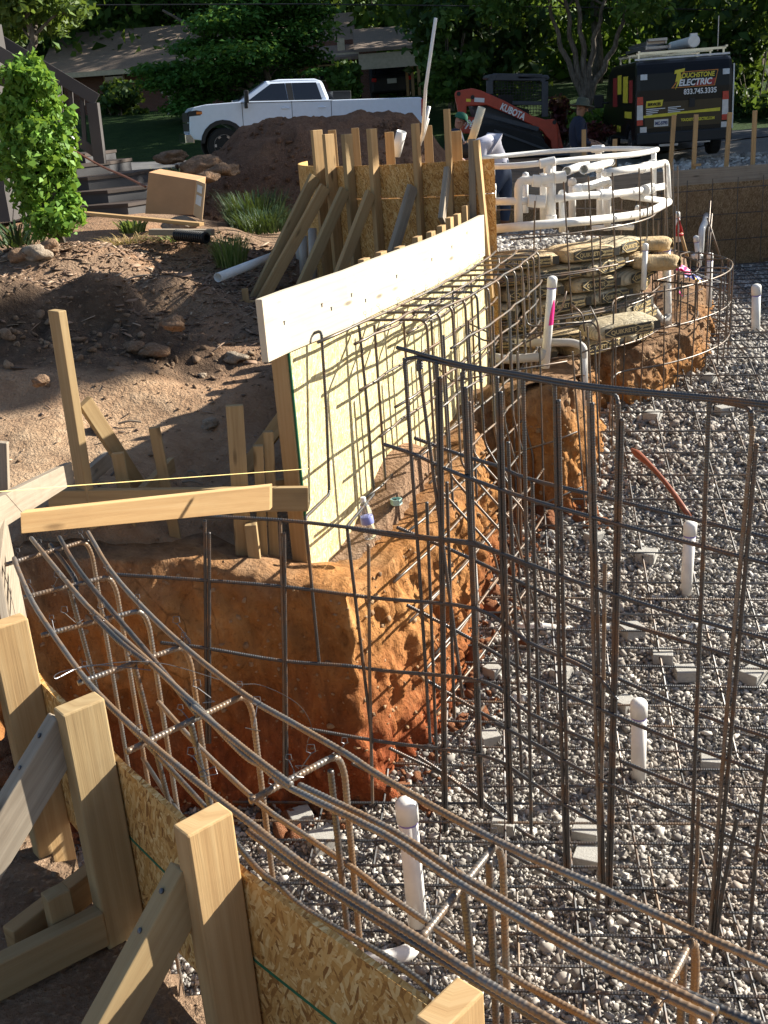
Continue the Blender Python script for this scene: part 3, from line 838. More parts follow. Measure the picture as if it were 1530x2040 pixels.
def lumber(name, parent, a, b, w, h, side=None, mat=None, bevel=.003, label=None):
    mb = MB(); mb.beam(a, b, w, h, side)
    return obj(name, mb, mat or M['wood'], parent, bevel=bevel, label=label)
def along(line, s):
    for k, (a, b) in enumerate(zip(line[:-1], line[1:])):
        a, b = Vector((a[0], a[1], 0)), Vector((b[0], b[1], 0)); L = (b - a).length
        if s <= L or k == len(line) - 2:
            t = (b - a).normalized(); return a + t * s, t
        s -= L

# ---- the long form in the middle: ruled strand board, pale 2x12 on top, row of stub posts behind
MID = [(-.40, 5.22), (-.12, 5.74), (.05, 6.13), (.39, 6.85), (.63, 7.45), (.90, 8.22)]
MIDB = [(-.50, 5.00)] + MID
MZ1, MZ0 = -1.07, -2.30
F_mid = thing("wall_form", "long pale form wall with a bleached board along its top", "form wall", (.1, 6.4, -2.2))
MIDA = MID[:3] + [(.34, 6.745)]; MIDC = [(.3413, 6.748), (.39, 6.85)] + MID[4:]
for ln, u0 in ((MIDA, 0), (MIDC, 5.3)): mb = MB(); sheet(mb, ln, MZ0, MZ1, .012, 1, u0); obj("osb_panel", mb, M['osb_smooth'], F_mid)
for px, py in ((660, 612), (641, 605), (700, 585), (728, 596), (790, 548), (860, 515), (900, 490), (566, 640), (930, 462)):
    q = PV(px, py, [(a + .012, b - .007) for a, b in MIDB]); mb = MB(); mb.box(q, (.012, .006, .004), rot=.9); mb.box(q - UP * .009, (.004, .005, .016), rot=.9); obj("nail", mb, M['wire'], F_mid)
mb = MB(); sheet(mb, [(-.4035, 5.215), (-.398, 5.2255)], MZ0, MZ1 + .002, .013); sheet(mb, [(MID[0][0], MID[0][1]), MID[1], MID[2]], MZ1, MZ1 + .0035, .012)
obj("green_edge", mb, M['greenedge'], F_mid)
mb = MB(); sheet(mb, [(a + .012, b - .005) for a, b in MIDB], MZ1 - .01, -.785, .036); obj("top_board", mb, M['paleboard'], F_mid, bevel=.003)
tn = (Vector((*MID[1], 0)) - Vector((*MID[0], 0))).normalized(); nb = Vector((-tn.y, tn.x, 0))
p0 = Vector((*MID[0], 0)) + nb * .058 + tn * .0
lumber("stud", F_mid, p0 + UP * MZ0, p0 + UP * (MZ1 - .004), .09, .04, nb)
for (px, py) in ((580, 579), (677, 546), (725, 515), (759, 501), (796, 491), (831, 471), (858, 461), (879, 449), (895, 433), (910, 426), (927, 409), (938, 401)):
    L2 = [(a - .10, b + .04) for a, b in MIDB] + [(1.0, 8.6)]
    q = PV(px, py, L2); tw = (q.x, q.y)
    _, tdir = along(MIDB, max(0, (Vector((q.x, q.y, 0)) - Vector((*MIDB[0], 0))).length))
    nb2 = Vector((-tdir.y, tdir.x, 0))
    lumber("stub_post", F_mid, (q.x, q.y, gz(q.x, q.y) - .1), q, .089, .038, tdir)
# raking braces and a kicker behind the near end
for s in (.55, 1.5, 2.4):
    q, td = along(MID, s); nb2 = Vector((-td.y, td.x, 0)); q = q + nb2 * .12
    g = q + nb2 * .62
    lumber("brace", F_mid, Vector((g.x, g.y, gz(g.x, g.y) + .02)), q + UP * (-1.25), .038, .089, td)
    lumber("stake", F_mid, Vector((g.x, g.y, gz(g.x, g.y) - .15)) + nb2 * .05, Vector((g.x, g.y, gz(g.x, g.y) + .22)) + nb2 * .05, .038, .06, td)

# ---- round form of the raised spa
SC = Vector((1.05, 9.85, 0)); SR = 1.56
def arc(r, a0, a1, n=28): return [(SC.x + r * math.cos(R_(a0 + (a1 - a0) * i / n)), SC.y + r * math.sin(R_(a0 + (a1 - a0) * i / n))) for i in range(n + 1)]
F_spa = thing("spa_form", "tall curved spa form of strand board braced by seven uprights", "form wall", (0, 9.2, -1.65))
AL = arc(SR, 268, 165)
mb = MB(); sheet(mb, AL, -.645, -.405, .012, 1); obj("osb_panel", mb, M['osb'], F_spa)
mb = MB(); sheet(mb, AL, -1.72, -.652, .012, 1, 3.3); obj("osb_panel", mb, M['osb'], F_spa)
PA = arc(SR + .062, 276, 150, 40)
posts = []
for (px, py, pb, mt) in ((630, 259, 640, 'wood'), (653, 267, 668, 'wood'), (690, 267, 708, 'wood2'), (740, 256, 748, 'wood'), (827, 246, 831, 'wood'), (890, 217, 897, 'wood'), (940, 277, 925, 'greywood')):
    q = PV(px, py, PA)
    rad = (Vector((q.x, q.y, 0)) - SC).normalized()
    b = Vector((q.x, q.y, gz(q.x, q.y) - .25)) + (Vector((0, 0, 0)) if mt != 'greywood' else Vector((-.05, -.02, 0)))
    lumber("upright", F_spa, b, q, .089, .038 if mt != 'greywood' else .05, rad, M[mt]); posts.append((q, rad))
lumber("upright", F_spa, Vector((.93, 8.2, -1.4)), P(949, 279, y=8.2), .038, .089, Vector((1, -.3, 0)), M['wood'])
for k, (x0, y0, x1, y1, mt) in enumerate(((627, 352, 504, 603, 'wood2'), (648, 372, 520, 602, 'wood'), (687, 378, 598, 577, 'wood2'), (738, 385, 672, 556, 'wood'), (822, 372, 782, 505, 'greywood'), (892, 338, 880, 440, 'greywood'))):
    q, rad = posts[k]
    a = P(x0, y0, y=q.y - .05)
    yb = (8.55, 8.5, 8.3, 8.15, 8.1, 8.0)[k]
    b = P(x1, y1, y=yb)
    b.z = min(b.z, gz(b.x, b.y) + .03) if k < 2 else b.z
    lumber("brace", F_spa, a, b, .089, .038, Vector((0, 0, 1)) if k > 3 else None, M[mt])
for (px, py, yy) in ((661, 259, 10.7), (707, 255, 11.2), (775, 263, 9.6), (909, 261, 8.6), (768 + 84, 250, 10.2)):
    a = P(px, py, y=yy)
    lumber("back_upright", F_spa, Vector((a.x, a.y, -1.5)), a, .075, .038, Vector((1, 0, 0)))
for (px, py, L) in ((488, 580, .16), (486, 610, .08)):
    a = P(px, py, y=8.35); lumber("stake", F_spa, (a.x, a.y, gz(a.x, a.y) - .1), a + UP * .02, .05, .025, Vector((1, 0, 0)))
a = P(470, 606, y=8.32); b = P(512, 606, y=8.4); lumber("kicker", F_spa, a, b, .02, .06, Vector((0, 1, 0)))
# loose sticks and pipes leaning on the spa form
def pipe(name, parent, pts, r, mat=None, sides=14, smooth=True, **kw):
    mb = MB(); mb.tube(pts, r, sides); return obj(name, mb, mat or M['pvc'], parent, smooth=False if sides < 8 else smooth, **kw)
def hollow(mb, a, b, r, sides=18, wall=.12):
    a, b = Vector(a), Vector(b); d = (b - a).normalized()
    L = (b - a).length; ri = r * (1 - wall)
    mb.lathe(a, [(.002, .15), (ri, .15), (ri, 0), (r, 0), (r, L), (ri, L), (ri, L - .12), (.002, L - .12)], sides, d)
mb = MB(); mb.tube([P(842, 270, y=8.9), P(848, 175, y=8.9), P(868, 36, y=8.75)], .013, 8)
tag(obj("leaning_pole", mb, M['pvc'], smooth=True), "longest thin white pole, leaning against the spa form and rising above the pickup", "pole")
mb = MB(); mb.tube([P(836, 290, y=9.3), P(855, 212, y=9.25)], .014, 8)
tag(obj("leaning_stick", mb, M['pvc'], smooth=True), "short white pipe leaning close beside the tall thin pole", "pole")
mb = MB(); mb.tube([P(841, 280, y=9.5), P(853, 236, y=9.45)], .012, 8)
tag(obj("leaning_stick", mb, M['pvc'], smooth=True), "shortest white stick behind the tall thin pole at the spa form", "pole")
mb = MB(); hollow(mb, P(788, 310, y=10.2), P(800, 262, y=10.15), .045); 
tag(obj("upright_pipe", mb, M['pvc'], smooth=True), "stub of wide white pipe standing up behind the strand board spa form", "pipe")
mb = MB(); hollow(mb, P(938, 285, y=8.5), P(960, 214, y=8.45), .03)
tag(obj("leaning_pipe", mb, pvc("ivory_pvc", (.78, .7, .52)), smooth=True), "ivory pipe sticking up askew over the grey plank of the spa form", "pipe")

# ---- far form with grey board and stakes
F_far = thing("far_form", "straight far form of weathered strand board under a grey plank with stakes", "form wall", (3.6, 14.6, -2.3))
FL = [(-.6, 14.62), (6.3, 14.62)]
zt_far = lambda p: -1.045 + .0 * p.x
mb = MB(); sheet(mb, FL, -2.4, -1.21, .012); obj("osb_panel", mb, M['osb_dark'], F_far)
mb = MB(); sheet(mb, [(a, b - .002) for a, b in FL], -1.225, -1.03, .036); obj("top_board", mb, M['greywood'], F_far, bevel=.003)
for (x0, y0, x1, y1) in ((1343, 229, 1334, 326), (1387, 228, 1381, 330), (1454, 224, 1446, 326), (1504, 220, 1500, 322), (1225, 277, 1224, 300), (1163, 258, 1163, 300)):
    a = P(x1, y1, y=14.75); a.z -= .25
    lumber("stake", F_far, a, P(x0, y0, y=14.75), .055, .035, Vector((1, 0, 0)))
a = P(1381, 329, y=14.7); lumber("cleat", F_far, a, a + Vector((.1, 0, 0)), .03, .04)
F_right = thing("right_form", "right-hand pool form of strand board standing beyond the picture edge", "form wall", (6.3, 12, -2.3))
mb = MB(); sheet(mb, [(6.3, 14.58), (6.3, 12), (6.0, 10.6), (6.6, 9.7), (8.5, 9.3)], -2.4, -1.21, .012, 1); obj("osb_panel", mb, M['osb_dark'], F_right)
mb = MB(); sheet(mb, [(6.298, 14.57), (6.298, 12), (5.998, 10.598), (6.6, 9.697), (8.5, 9.297)], -1.225, -1.03, .036, 1); obj("top_board", mb, M['greywood'], F_right)
for yy in (13.8, 12.6, 11.4): lumber("post", F_right, (6.38, yy, -2.0), (6.38, yy, -.95), .089, .038, Vector((1, 0, 0)))

# ---- near form at the camera's feet
NEAR = [(-1.24, 3.35), (-1.12, 2.9), (-.98, 2.52), (-.82, 2.25), (-.72, 2.11), (-.56, 1.88), (-.39, 1.66), (-.27, 1.51), (.02, 1.20), (.4, .83), (.7, .58)]
F_near = thing("near_form", "nearest strand board form with thick posts and braces at the bottom left corner", "form wall", (-.5, 1.7, -1.65))
NS = NEAR[2:]
zs = -1.385
mb = MB(); sheet(mb, NS, zs + .002, -1.2, .012, -1); obj("osb_panel", mb, M['osb'], F_near)
mb = MB(); sheet(mb, NS, -1.585, zs - .002, .012, -1, 2.1); obj("osb_panel", mb, M['osb'], F_near)
mb = MB(); sheet(mb, NS, zs - .0035, zs + .0035, .0128, -1); obj("green_edge", mb, M['greenedge'], F_near)
mb = MB(); sheet(mb, NEAR[:3], -1.7, -1.16, .018, -1); obj("grey_panel", mb, M['greywood'], F_near)
def near_post(idx, off, ztop, zbot, mt, w=.089, th=.046, lean=(0, 0)):
    p = Vector((idx[0], idx[1], 0)); t = Vector((off[0], off[1], 0)).normalized()
    no = Vector((t.y, -t.x, 0)); no = no if no.x < 0 else -no
    c = p + no * (.013 + w / 2) - t * th / 2
    a = Vector((c.x + lean[0], c.y + lean[1], zbot)); b = Vector((c.x, c.y, ztop))
    lumber("post", F_near, a, b, w, th, no, M[mt], .004)
    return c, no, t
P0 = near_post((-.815, 2.245), (.6, -.8), -1.03, -1.75, 'wood')
P1 = near_post((-.565, 1.885), (.62, -.78), -1.05, -1.62, 'wood2')
P2 = near_post((-.275, 1.512), (.65, -.76), -1.07, -1.75, 'wood')
P3 = near_post((.095, 1.12), (.72, -.69), -1.10, -1.75, 'wood')
for (c, no, t), z0, dist, mt in ((P0, -1.13, .6, 'wood2'), (P1, -1.115, .52, 'greywood'), (P2, -1.20, .5, 'wood2'), (P3, -1.25, .5, 'wood')):
    a = c + no * .03 - t * .03 + UP * z0
    b = c + no * (.05 + dist) - t * .02; b.z = z0 - dist * 1.02
    a2 = a - (b - a).normalized() * .02
    lumber("brace", F_near, b, a2, .038, .085, t, M[mt], .003)
# screw heads where the braces meet the posts
for (c, no, t), z0, dist in ((P1, -1.115, .52), (P2, -1.20, .5)):
    for k in (.07, .14):
        q = c + no * (.03 + k * .7) - t * .03 + UP * (z0 - k * .72 + .064)
        mb = MB(); mb.lathe(q, [(.005, -.004), (.005, .002), (.002, .003)], 8, (no * .7 + UP * .72)); obj("screw", mb, M['wire'], F_near)
# ground kickers and stakes of the near form
zg = -1.56
a = P(-80, 1985, zg); b = P(205, 1842, zg); lumber("kicker", F_near, a, b, .085, .038, UP, M['wood2'])
a = P(22, 1880, zg); b = P(195, 1745, zg); lumber("kicker", F_near, a, b, .075, .036, UP, M['wood'])
a = P(110, 1775, -1.46); lumber("stake", F_near, (a.x, a.y, -1.75), a, .038, .05, Vector((.62, -.78, 0)), M['wood2'])
a = P(0, 1640, -1.6); b = P(62, 1590, -1.6); lumber("kicker", F_near, a, b, .08, .038, UP, M['wood2'])
for (px, py) in ((10, 1500), (30, 1530), (5, 1560), (45, 1475), (55, 1555)):
    q = P(px, py, -1.68)
    put_stone("clay_lump", "red clay lump lying behind the nearest posts at the left edge", "clay lump", (q.x, q.y, q.z - .03), rng.uniform(.05, .09), M['clod'], px + 3, "red clay lumps at the left edge")

# ---- low timber frame closing the left end of the pool
F_end = thing("end_form", "low timber frame of stakes and planks closing the left end of the pit", "form wall", (-.9, 4.4, -1.95))
a = P(-90, 1068, y=2.75); b = P(138, 942, y=4.9); lumber("plank", F_end, a, b, .1, .036, UP, M['greywood'])
a = P(98, 1000, y=5.02); b = P(614, 993, y=5.08); lumber("plank", F_end, a, b, .125, .036, UP, M['wood2'])
a = P(-60, 985, y=4.15); b = P(100, 1010, y=4.9)
# long plank lying across, wider at its right end
a0, a1 = P(40, 1022, y=3.55), P(42, 1064, y=3.55); b0, b1 = P(537, 968, y=4.55), P(537, 1017, y=4.55)
dpt = Vector((.01, .036, 0)); mb = MB(); mb.hexa([a1, a0, a0 + dpt, a1 + dpt, b1, b0, b0 + dpt, b1 + dpt]); obj("plank", mb, M['wood'], F_end, bevel=.003)
D0 = P(164, 955, y=5.05); D1 = P(113, 618, y=5.05)
lumber("corner_post", F_end, D0 - UP * .25 , D1, .085, .045, Vector((.75, -.65, 0)), M['wood2'], .004)
a = P(168, 800, y=5.15); b = P(275, 965, y=5.4); lumber("brace", F_end, b, a, .075, .036, Vector((.3, .2, 1)), M['wood2'])
for (x0, y0, x1, y1, yy, w, mt) in ((234, 902, 250, 985, 5.2, .06, 'wood2'), (307, 851, 338, 985, 5.25, .055, 'wood2'), (467, 807, 484, 1105, 5.15, .085, 'wood2'), (514, 887, 520, 1090, 5.2, .05, 'wood2'), (534, 859, 543, 1095, 5.25, .052, 'wood2'), (580, 868, 588, 990, 5.6, .05, 'wood2')):
    b = P(x1, y1, y=yy); b.z = min(b.z, gz(b.x, b.y) - .05)
    t_ = P(x0, y0, y=yy)
    lumber("stake", F_end, b, t_, w, .036, Vector((1, .1, 0)), M[mt], .003)
a = P(505, 1085, y=5.12); lumber("block", F_end, a - UP * .1, a + UP * .12, .06, .08, Vector((1, 0, 0)), M['wood2'])
a = P(283, 985, y=5.2); b = P(342, 925, y=5.8); lumber("kicker", F_end, a, b, .08, .036, UP, M['wood2'])
a = P(545, 975, y=5.3); b = P(600, 965, y=5.35); lumber("kicker", F_end, a, b, .10, .036, UP, M['wood2'])
a = P(168, 955, y=5.1); b = P(215, 915, y=5.6); lumber("kicker", F_end, a, b, .085, .036, UP, M['greywood'])
a = P(2, 880, y=3.9); lumber("stake", F_end, P(6, 1000, y=3.9), a, .05, .03, Vector((1, 0, 0)), M['greywood'])
# string line
mb = MB(); mb.tube([P(-20, 981, y=3.3), P(140, 968, y=3.7), P(615, 934, y=5.2)], .0016, 5)
tag(obj("string_line", mb, flat_mat("yellow_string", (.75, .6, .25), .7)), "thin yellow string stretched level over the planks at the pit's left end", "string")
# ================================================================ reinforcing steel
RB = .0066
def bar(name, parent, pts, r=RB, mat=None, ribs=.0, sides=6):
    mb = MB(); mb.tube(pts, r, sides, ribs=ribs)
    return obj(name, mb, mat or M['rebar'], parent, smooth=sides > 6)
def fillet(pts, r=.035, n=4):
    pts = [Vector(p) for p in pts]; out = [pts[0]]
    for a, b, c in zip(pts[:-2], pts[1:-1], pts[2:]):
        d1 = (a - b); d2 = (c - b); k = min(r, d1.length * .45, d2.length * .45)
        p, q = b + d1.normalized() * k, b + d2.normalized() * k
        for i in range(n + 1):
            s = i / n; out.append(p * (1 - s) ** 2 + b * 2 * s * (1 - s) + q * s * s)
    out.append(pts[-1]); return out
def curve(pts, n=5):
    """Catmull-Rom through points"""
    pts = [Vector(p) for p in pts]
    if len(pts) < 3: return pts
    e = [pts[0] * 2 - pts[1]] + pts + [pts[-1] * 2 - pts[-2]]; out = []
    for i in range(1, len(e) - 2):
        a, b, c, d = e[i - 1:i + 3]
        for k in range(n):
            t = k / n
            out.append(.5 * ((2 * b) + (c - a) * t + (a * 2 - b * 5 + c * 4 - d) * t * t + (b * 3 - a - c * 3 + d) * t ** 3))
    out.append(pts[-1]); return out
def tie(parent, p, s=.014):
    """twisted wire tie with a pigtail"""
    p = Vector(p); q = [p + Vector((rng.uniform(-1, 1), rng.uniform(-1, 1), rng.uniform(-.6, .8))) * s for _ in range(4)]
    tail = [p, p + Vector((rng.uniform(-1, 1), rng.uniform(-.5, 1), 1)) * s * 1.7]
    c = tail[1] + Vector((0, 0, s * .5))
    tail += [c + Vector((math.cos(a), .3 * math.sin(a), math.sin(a))) * s * .5 for a in (3.6, 2.2, .8, -.6, -1.8)]
    mb = MB(); mb.tube(q, .0011, 4); mb.tube(tail, .0011, 4)
    return obj("tie_wire", mb, M['wire'], parent)

# ---- cage of the near beam
C_near = thing("beam_cage", "rusty long rebar cage running beside the nearest strand board form", "rebar cage", (-.2, 1.9, -3.3))
ZR = -1.17
outer = [(28, 1112), (38, 1140), (65, 1200), (100, 1255), (145, 1320), (180, 1365), (230, 1417), (290, 1472), (385, 1552), (445, 1600), (500, 1641), (600, 1720), (700, 1786), (765, 1826), (865, 1890), (965, 1955), (1085, 2026), (1150, 2066)]
mid = [(62, 1072), (155, 1186), (200, 1232), (290, 1312), (370, 1387), (400, 1415), (482, 1500), (525, 1528), (582, 1572), (765, 1662), (885, 1742), (985, 1802), (1165, 1906), (1340, 1992), (1420, 2030)]
inner = [(175, 1060), (220, 1136), (285, 1211), (370, 1291), (490, 1386), (575, 1436), (690, 1502), (765, 1551), (980, 1671), (1200, 1771), (1370, 1851), (1530, 1921), (1620, 1965)]
RIB = .0085
def PR(l, z): return curve([P(a, b, z) for a, b in l], 3)
rust = M['rebar_rusty']
bar("long_bar", C_near, PR(outer, ZR), RB, rust, RIB, 8)
bar("long_bar", C_near, PR(mid, ZR + .005), RB, rust, RIB, 8)
bar("long_bar", C_near, PR(inner, ZR), RB, rust, RIB, 8)
bar("long_bar", C_near, [v + Vector((.012, .016, -.004)) for v in PR(mid[8:], ZR)], RB, rust, RIB, 8)
bar("long_bar", C_near, PR([(1180, 1893), (1290, 1946), (1345, 1969), (1440, 2012), (1560, 2062)], ZR - .012), RB, M['rebar'], RIB, 8)
bar("long_bar", C_near, PR([(118, 1070), (150, 1125), (200, 1190), (310, 1320), (395, 1425)], ZR + .0), RB, M['rebar'], RIB, 8)
bar("long_bar", C_near, PR([(100, 1085), (148, 1150), (152, 1182)], ZR - .02), RB, M['rebar'], RIB, 8)
bar("long_bar", C_near, PR([(190, 1230), (240, 1280), (292, 1320)], ZR + .012), RB, M['rebar'], RIB, 8)
bar("long_bar", C_near, PR([(385, 1408), (480, 1487), (580, 1564)], ZR + .014), RB, rust, RIB, 8)
bar("long_bar", C_near, PR([(495, 1655), (610, 1742), (765, 1842), (915, 1935), (1085, 2038), (1130, 2064)], ZR - .03), RB, M['rebar'], RIB, 8)
for dz, l, mt in ((-.28, outer[3:15], 'rebar_rusty'), (-.28, mid[2:], 'rebar'), (-.28, inner[2:], 'rebar_rusty'), (-.62, inner[1:], 'rebar'), (-.95, inner[1:], 'rebar')):
    bar("long_bar", C_near, [v + Vector((0, 0, dz)) for v in PR(l, ZR)], RB, M[mt], RIB if dz > -.5 else 0, 7)
# cross bars and their legs
cross = [((10, 1125), (170, 1078), 0), ((48, 1190), (218, 1148), 0), ((82, 1266), (282, 1215), 1), ((155, 1361), (365, 1287), 1), ((252, 1498), (488, 1384), 1), ((498, 1596), (672, 1503), 1), ((840, 1868), (990, 1678), 1), ((1290, 2040), (1380, 1868), 1)]
for (x0, y0), (x1, y1), leg in cross:
    a, b = P(x0, y0, ZR - .013), P(x1, y1, ZR - .013)
    dn = Vector((b.x, b.y, -3.32))
    pts = fillet([a, b, Vector((b.x + .01, b.y + .012, b.z - .05)), dn], .03)
    bar("hoop_bar", C_near, pts, RB, rust, RIB, 8)
    m = a.lerp(b, .52)
    t_ = (b - a).normalized()
    if x0 in (48, 155, 252, 840): bar("hoop_bar", C_near, [m + Vector((0, 0, -.005)) - t_ * .0, Vector((m.x + .02, m.y + .03, -1.6)), Vector((m.x + .05, m.y + .06, -3.3))], RB, M['rebar'], RIB, 7)
    a2 = a.lerp(b, .13)
    if x1 > 600: bar("hoop_bar", C_near, [Vector((b.x - .016, b.y - .008, b.z - .03)), Vector((b.x - .01, b.y + .0, -3.3))], RB, M['rebar'], RIB, 7)
    for q in (a2, m, b): tie(C_near, q)
for (px, py) in ((150, 1240), (215, 1236), (105, 1172), (420, 1390), (380, 1277), (505, 1447), (600, 1530), (415, 1545)): tie(C_near, P(px, py, ZR + .005), .02)
mb = MB(); mb.tube(curve([P(300, 1335, -1.15), P(180, 1325, -1.14), P(112, 1352, -1.13), P(135, 1335, -1.12), P(300, 1318, -1.15), P(460, 1360, -1.3), P(520, 1365, -1.35), P(590, 1400, -1.38), P(620, 1445, -1.45), P(612, 1480, -1.5)], 5), .0012, 4)
obj("tie_wire", mb, M['wire'], C_near)

# ---- dark cage that lines the deep end and swings out across the pit
S_LINE = [(-1.3, 4.72), (-.95, 4.66), (-.38, 4.63), (.04, 4.54), (.36, 4.36), (.57, 4.08), (.76, 3.86), (1.15, 3.56), (1.3, 3.45), (1.75, 3.2), (2.3, 2.9)]
B_LINE = [(-1.3, 4.9), (.0, 4.75), (.36, 4.62), (.62, 4.32), (.86, 4.08), (1.25, 3.78), (1.75, 3.42), (2.4, 3.1)]
RD = .0080
C_deep = thing("deep_cage", "tall dark rebar cage bending across the deep end from pit wall to right edge", "rebar cage", (.5, 4.3, -3.4))
def tr(l, line=S_LINE): return [PV(a, b, line) for a, b in l]
horiz = [
 ('F', [(790, 692), (920, 726), (1040, 746), (1160, 766), (1300, 781), (1420, 792), (1560, 806)]),
 ('F', [(830, 712), (920, 731), (1040, 752), (1160, 772), (1300, 786), (1420, 797), (1560, 812)]),
 ('F', [(765, 885), (825, 905), (915, 945), (1050, 993), (1180, 1030), (1395, 1087), (1560, 1130)]),
 ('B', [(825, 872), (915, 905), (995, 930), (1050, 953), (1200, 990), (1365, 1030), (1560, 1078)]),
 ('F', [(395, 1028), (560, 1036), (690, 1050), (783, 1062), (935, 1080), (960, 1087), (1050, 1122), (1195, 1175), (1390, 1235), (1560, 1280)]),
 ('F', [(700, 1053), (790, 1068), (938, 1084), (1060, 1130)]),
 ('B', [(790, 1050), (925, 1107), (1075, 1178), (1175, 1220), (1390, 1285), (1560, 1340)]),
 ('F', [(225, 1144), (410, 1156), (560, 1168), (690, 1184), (765, 1193), (950, 1213), (1050, 1278), (1175, 1336), (1230, 1395)]),
 ('B', [(810, 1205), (935, 1271), (1055, 1343)]),
 ('F', [(320, 1280), (410, 1291), (560, 1316), (690, 1326), (765, 1336), (965, 1358), (1055, 1421), (1225, 1498)]),
 ('B', [(850, 1355), (935, 1406), (1055, 1476), (1130, 1530)]),
 ('B', [(1065, 1285), (1125, 1306), (1230, 1351), (1390, 1421), (1560, 1478)]),
 ('F', [(1055, 1350), (1180, 1406), (1380, 1488), (1560, 1550)]),
 ('F', [(590, 1448), (765, 1478), (965, 1506), (1055, 1556), (1130, 1606), (1220, 1656)]),
 ('F', [(985, 1440), (1055, 1476), (1185, 1548), (1385, 1636), (1560, 1712)]),
 ('B', [(1235, 1515), (1375, 1571), (1560, 1636)]),
 ('B', [(775, 1490), (915, 1561), (1055, 1666), (1195, 1741), (1370, 1836)]),
 ('B', [(830, 1505), (890, 1545), (975, 1610), (1065, 1672), (1125, 1726)]),
 ('F', [(700, 1520), (840, 1590), (1000, 1690), (1180, 1790), (1400, 1900)]),
]
for ly, l in horiz:
    p = tr(l, S_LINE if ly == 'F' else B_LINE)
    for q in p: q.z = max(q.z, floor_z(q.y) + .03)
    bar("horizontal_bar", C_deep, curve(p, 4), RD * 1.1, M['rebar'], .0105, 7)
vert = [((408, 1036), (412, 1480), 1), ((558, 1036), (566, 1545), 1), ((734, 1085), (742, 1600), 0),
 ((805, 713), (857, 1480), 0), ((870, 722), (884, 1665), 1), ((833, 718), (922, 1390), 0), ((920, 742), (955, 1610), 1), ((990, 750), (1014, 1640), 1),
 ((1042, 752), (1058, 1660), 0), ((1105, 765), (1126, 1728), 1), ((1172, 770), (1196, 1760), 1), ((1232, 802), (1208, 1880), 1), ((1413, 800), (1372, 1850), 0), ((1500, 850), (1414, 1862), 1),
 ((1392, 1590), (1378, 1860), 0), ((1468, 1630), (1420, 1930), 0), ((1530, 1500), (1490, 1900), 0), ((1205, 1120), (1192, 1800), 0)]
for (a, b), (c, d), dbl in vert:
    t_, u_ = PV(a, b, S_LINE), PV(c, d, S_LINE)
    u_.z = max(u_.z, floor_z(u_.y) + .02)
    mt = M['rebar'] if rng.random() < .85 else M['rebar_rusty']
    bar("vertical_bar", C_deep, [t_, t_.lerp(u_, .5) + Vector((rng.uniform(-.008, .008), 0, 0)), u_], RD, mt, .0105, 7)
    if dbl:
        o = Vector((.013, -.006, -.06)); bar("vertical_bar", C_deep, [t_ + o, u_ + Vector((.015, -.004, 0))], RD, M['rebar'], .0105, 7)
    for k in (0.02, .35, .66):
        if rng.random() < .7: tie(C_deep, t_.lerp(u_, k), .012)
for (a, b), (c, d) in (((1100, 860), (1110, 1650)), ((1060, 960), (1075, 1500)), ((935, 800), (960, 1560)), ((1300, 930), (1280, 1640)), ((1012, 880), (1040, 1560)), ((890, 960), (905, 1430)), ((1530, 940), (1470, 1700)), ((850, 1000), (870, 1520))):
    t_, u_ = PV(a, b, B_LINE), PV(c, d, B_LINE); u_.z = max(u_.z, floor_z(u_.y) + .02)
    if (a, b) in ((1100, 860), (1300, 930), (1530, 940)): continue
    bar("vertical_bar", C_deep, [t_, u_], RD, M['rebar'], .0105, 7)
# hooked tops: bars that turn over the double top rail towards the back layer
for (x0, y0, x1, y1) in ((805, 716, 838, 712), (832, 716, 868, 716), (922, 730, 958, 738), (1040, 748, 1105, 762), (1170, 770, 1232, 790), (1415, 796, 1498, 815), (1498, 815, 1500, 852)):
    a, b = PV(x0, y0, S_LINE), PV(x1, y1, S_LINE)
    bar("hook_bar", C_deep, fillet([a + UP * -.05, a + UP * .0, b + Vector((.0, .02, .0)), b + UP * -.05], .02, 3), RD, M['rebar'], .0105, 7)

# ---- cage hooked in front of the middle form wall
C_mid = thing("wall_cage", "rebar cage with bent hoops standing along the pale middle form wall", "rebar cage", (.3, 6.4, -3.2))
def midpt(s, off, z):
    q, t_ = along(MID + [(1.02, 8.5)], s); n_ = Vector((t_.y, -t_.x, 0)); return Vector((q.x + n_.x * off, q.y + n_.y * off, z))
LM = 3.25
RM = .0078
far = M['rebar_far']
for off, zz, s0, s1 in ((.09, -1.06, .12, LM), (.09, -1.40, .5, LM), (.09, -1.72, .7, LM), (.09, -2.0, .45, LM), (.40, -1.06, .66, LM), (.40, -1.42, .3, LM), (.40, -1.76, .5, LM), (.42, -2.1, .3, LM), (.25, -1.06, .45, LM), (.25, -1.08, .2, 1.8), (.41, -1.58, .8, LM), (.09, -1.24, 1.2, LM), (.41, -1.94, .6, LM), (.43, -1.28, 1.0, LM)):
    n = 14
    bar("rail_bar", C_mid, [midpt(s0 + (s1 - s0) * i / n, off + .008 * math.sin(i * 2.1), zz + .004 * math.sin(i)) for i in range(n + 1)], RM, far, .0, 7)
for i, (s, z0) in enumerate([(.18, -2.0), (.47, -2.0)]):
    # the first bars stay on the board, then kick out over the pit edge
    top = PV((640, 715)[i], (658, 645)[i], [(a + .05, b - .02) for a, b in MID])
    k1 = PV((656, 745)[i], (984, 984)[i], [(a + .07, b - .03) for a, b in MID])
    k2 = PV((608, 691)[i], (1031, 1049)[i], S_LINE); k3 = PV((636, 742)[i], (1322, 1480)[i], S_LINE)
    hk = top + Vector((-.05, .02, -.02))
    bar("hoop_bar", C_mid, fillet([hk, top, top.lerp(k1, .5) + Vector((.006, 0, 0)), k1, k2, k3], .04), RM, M['rebar'], .0105, 7)
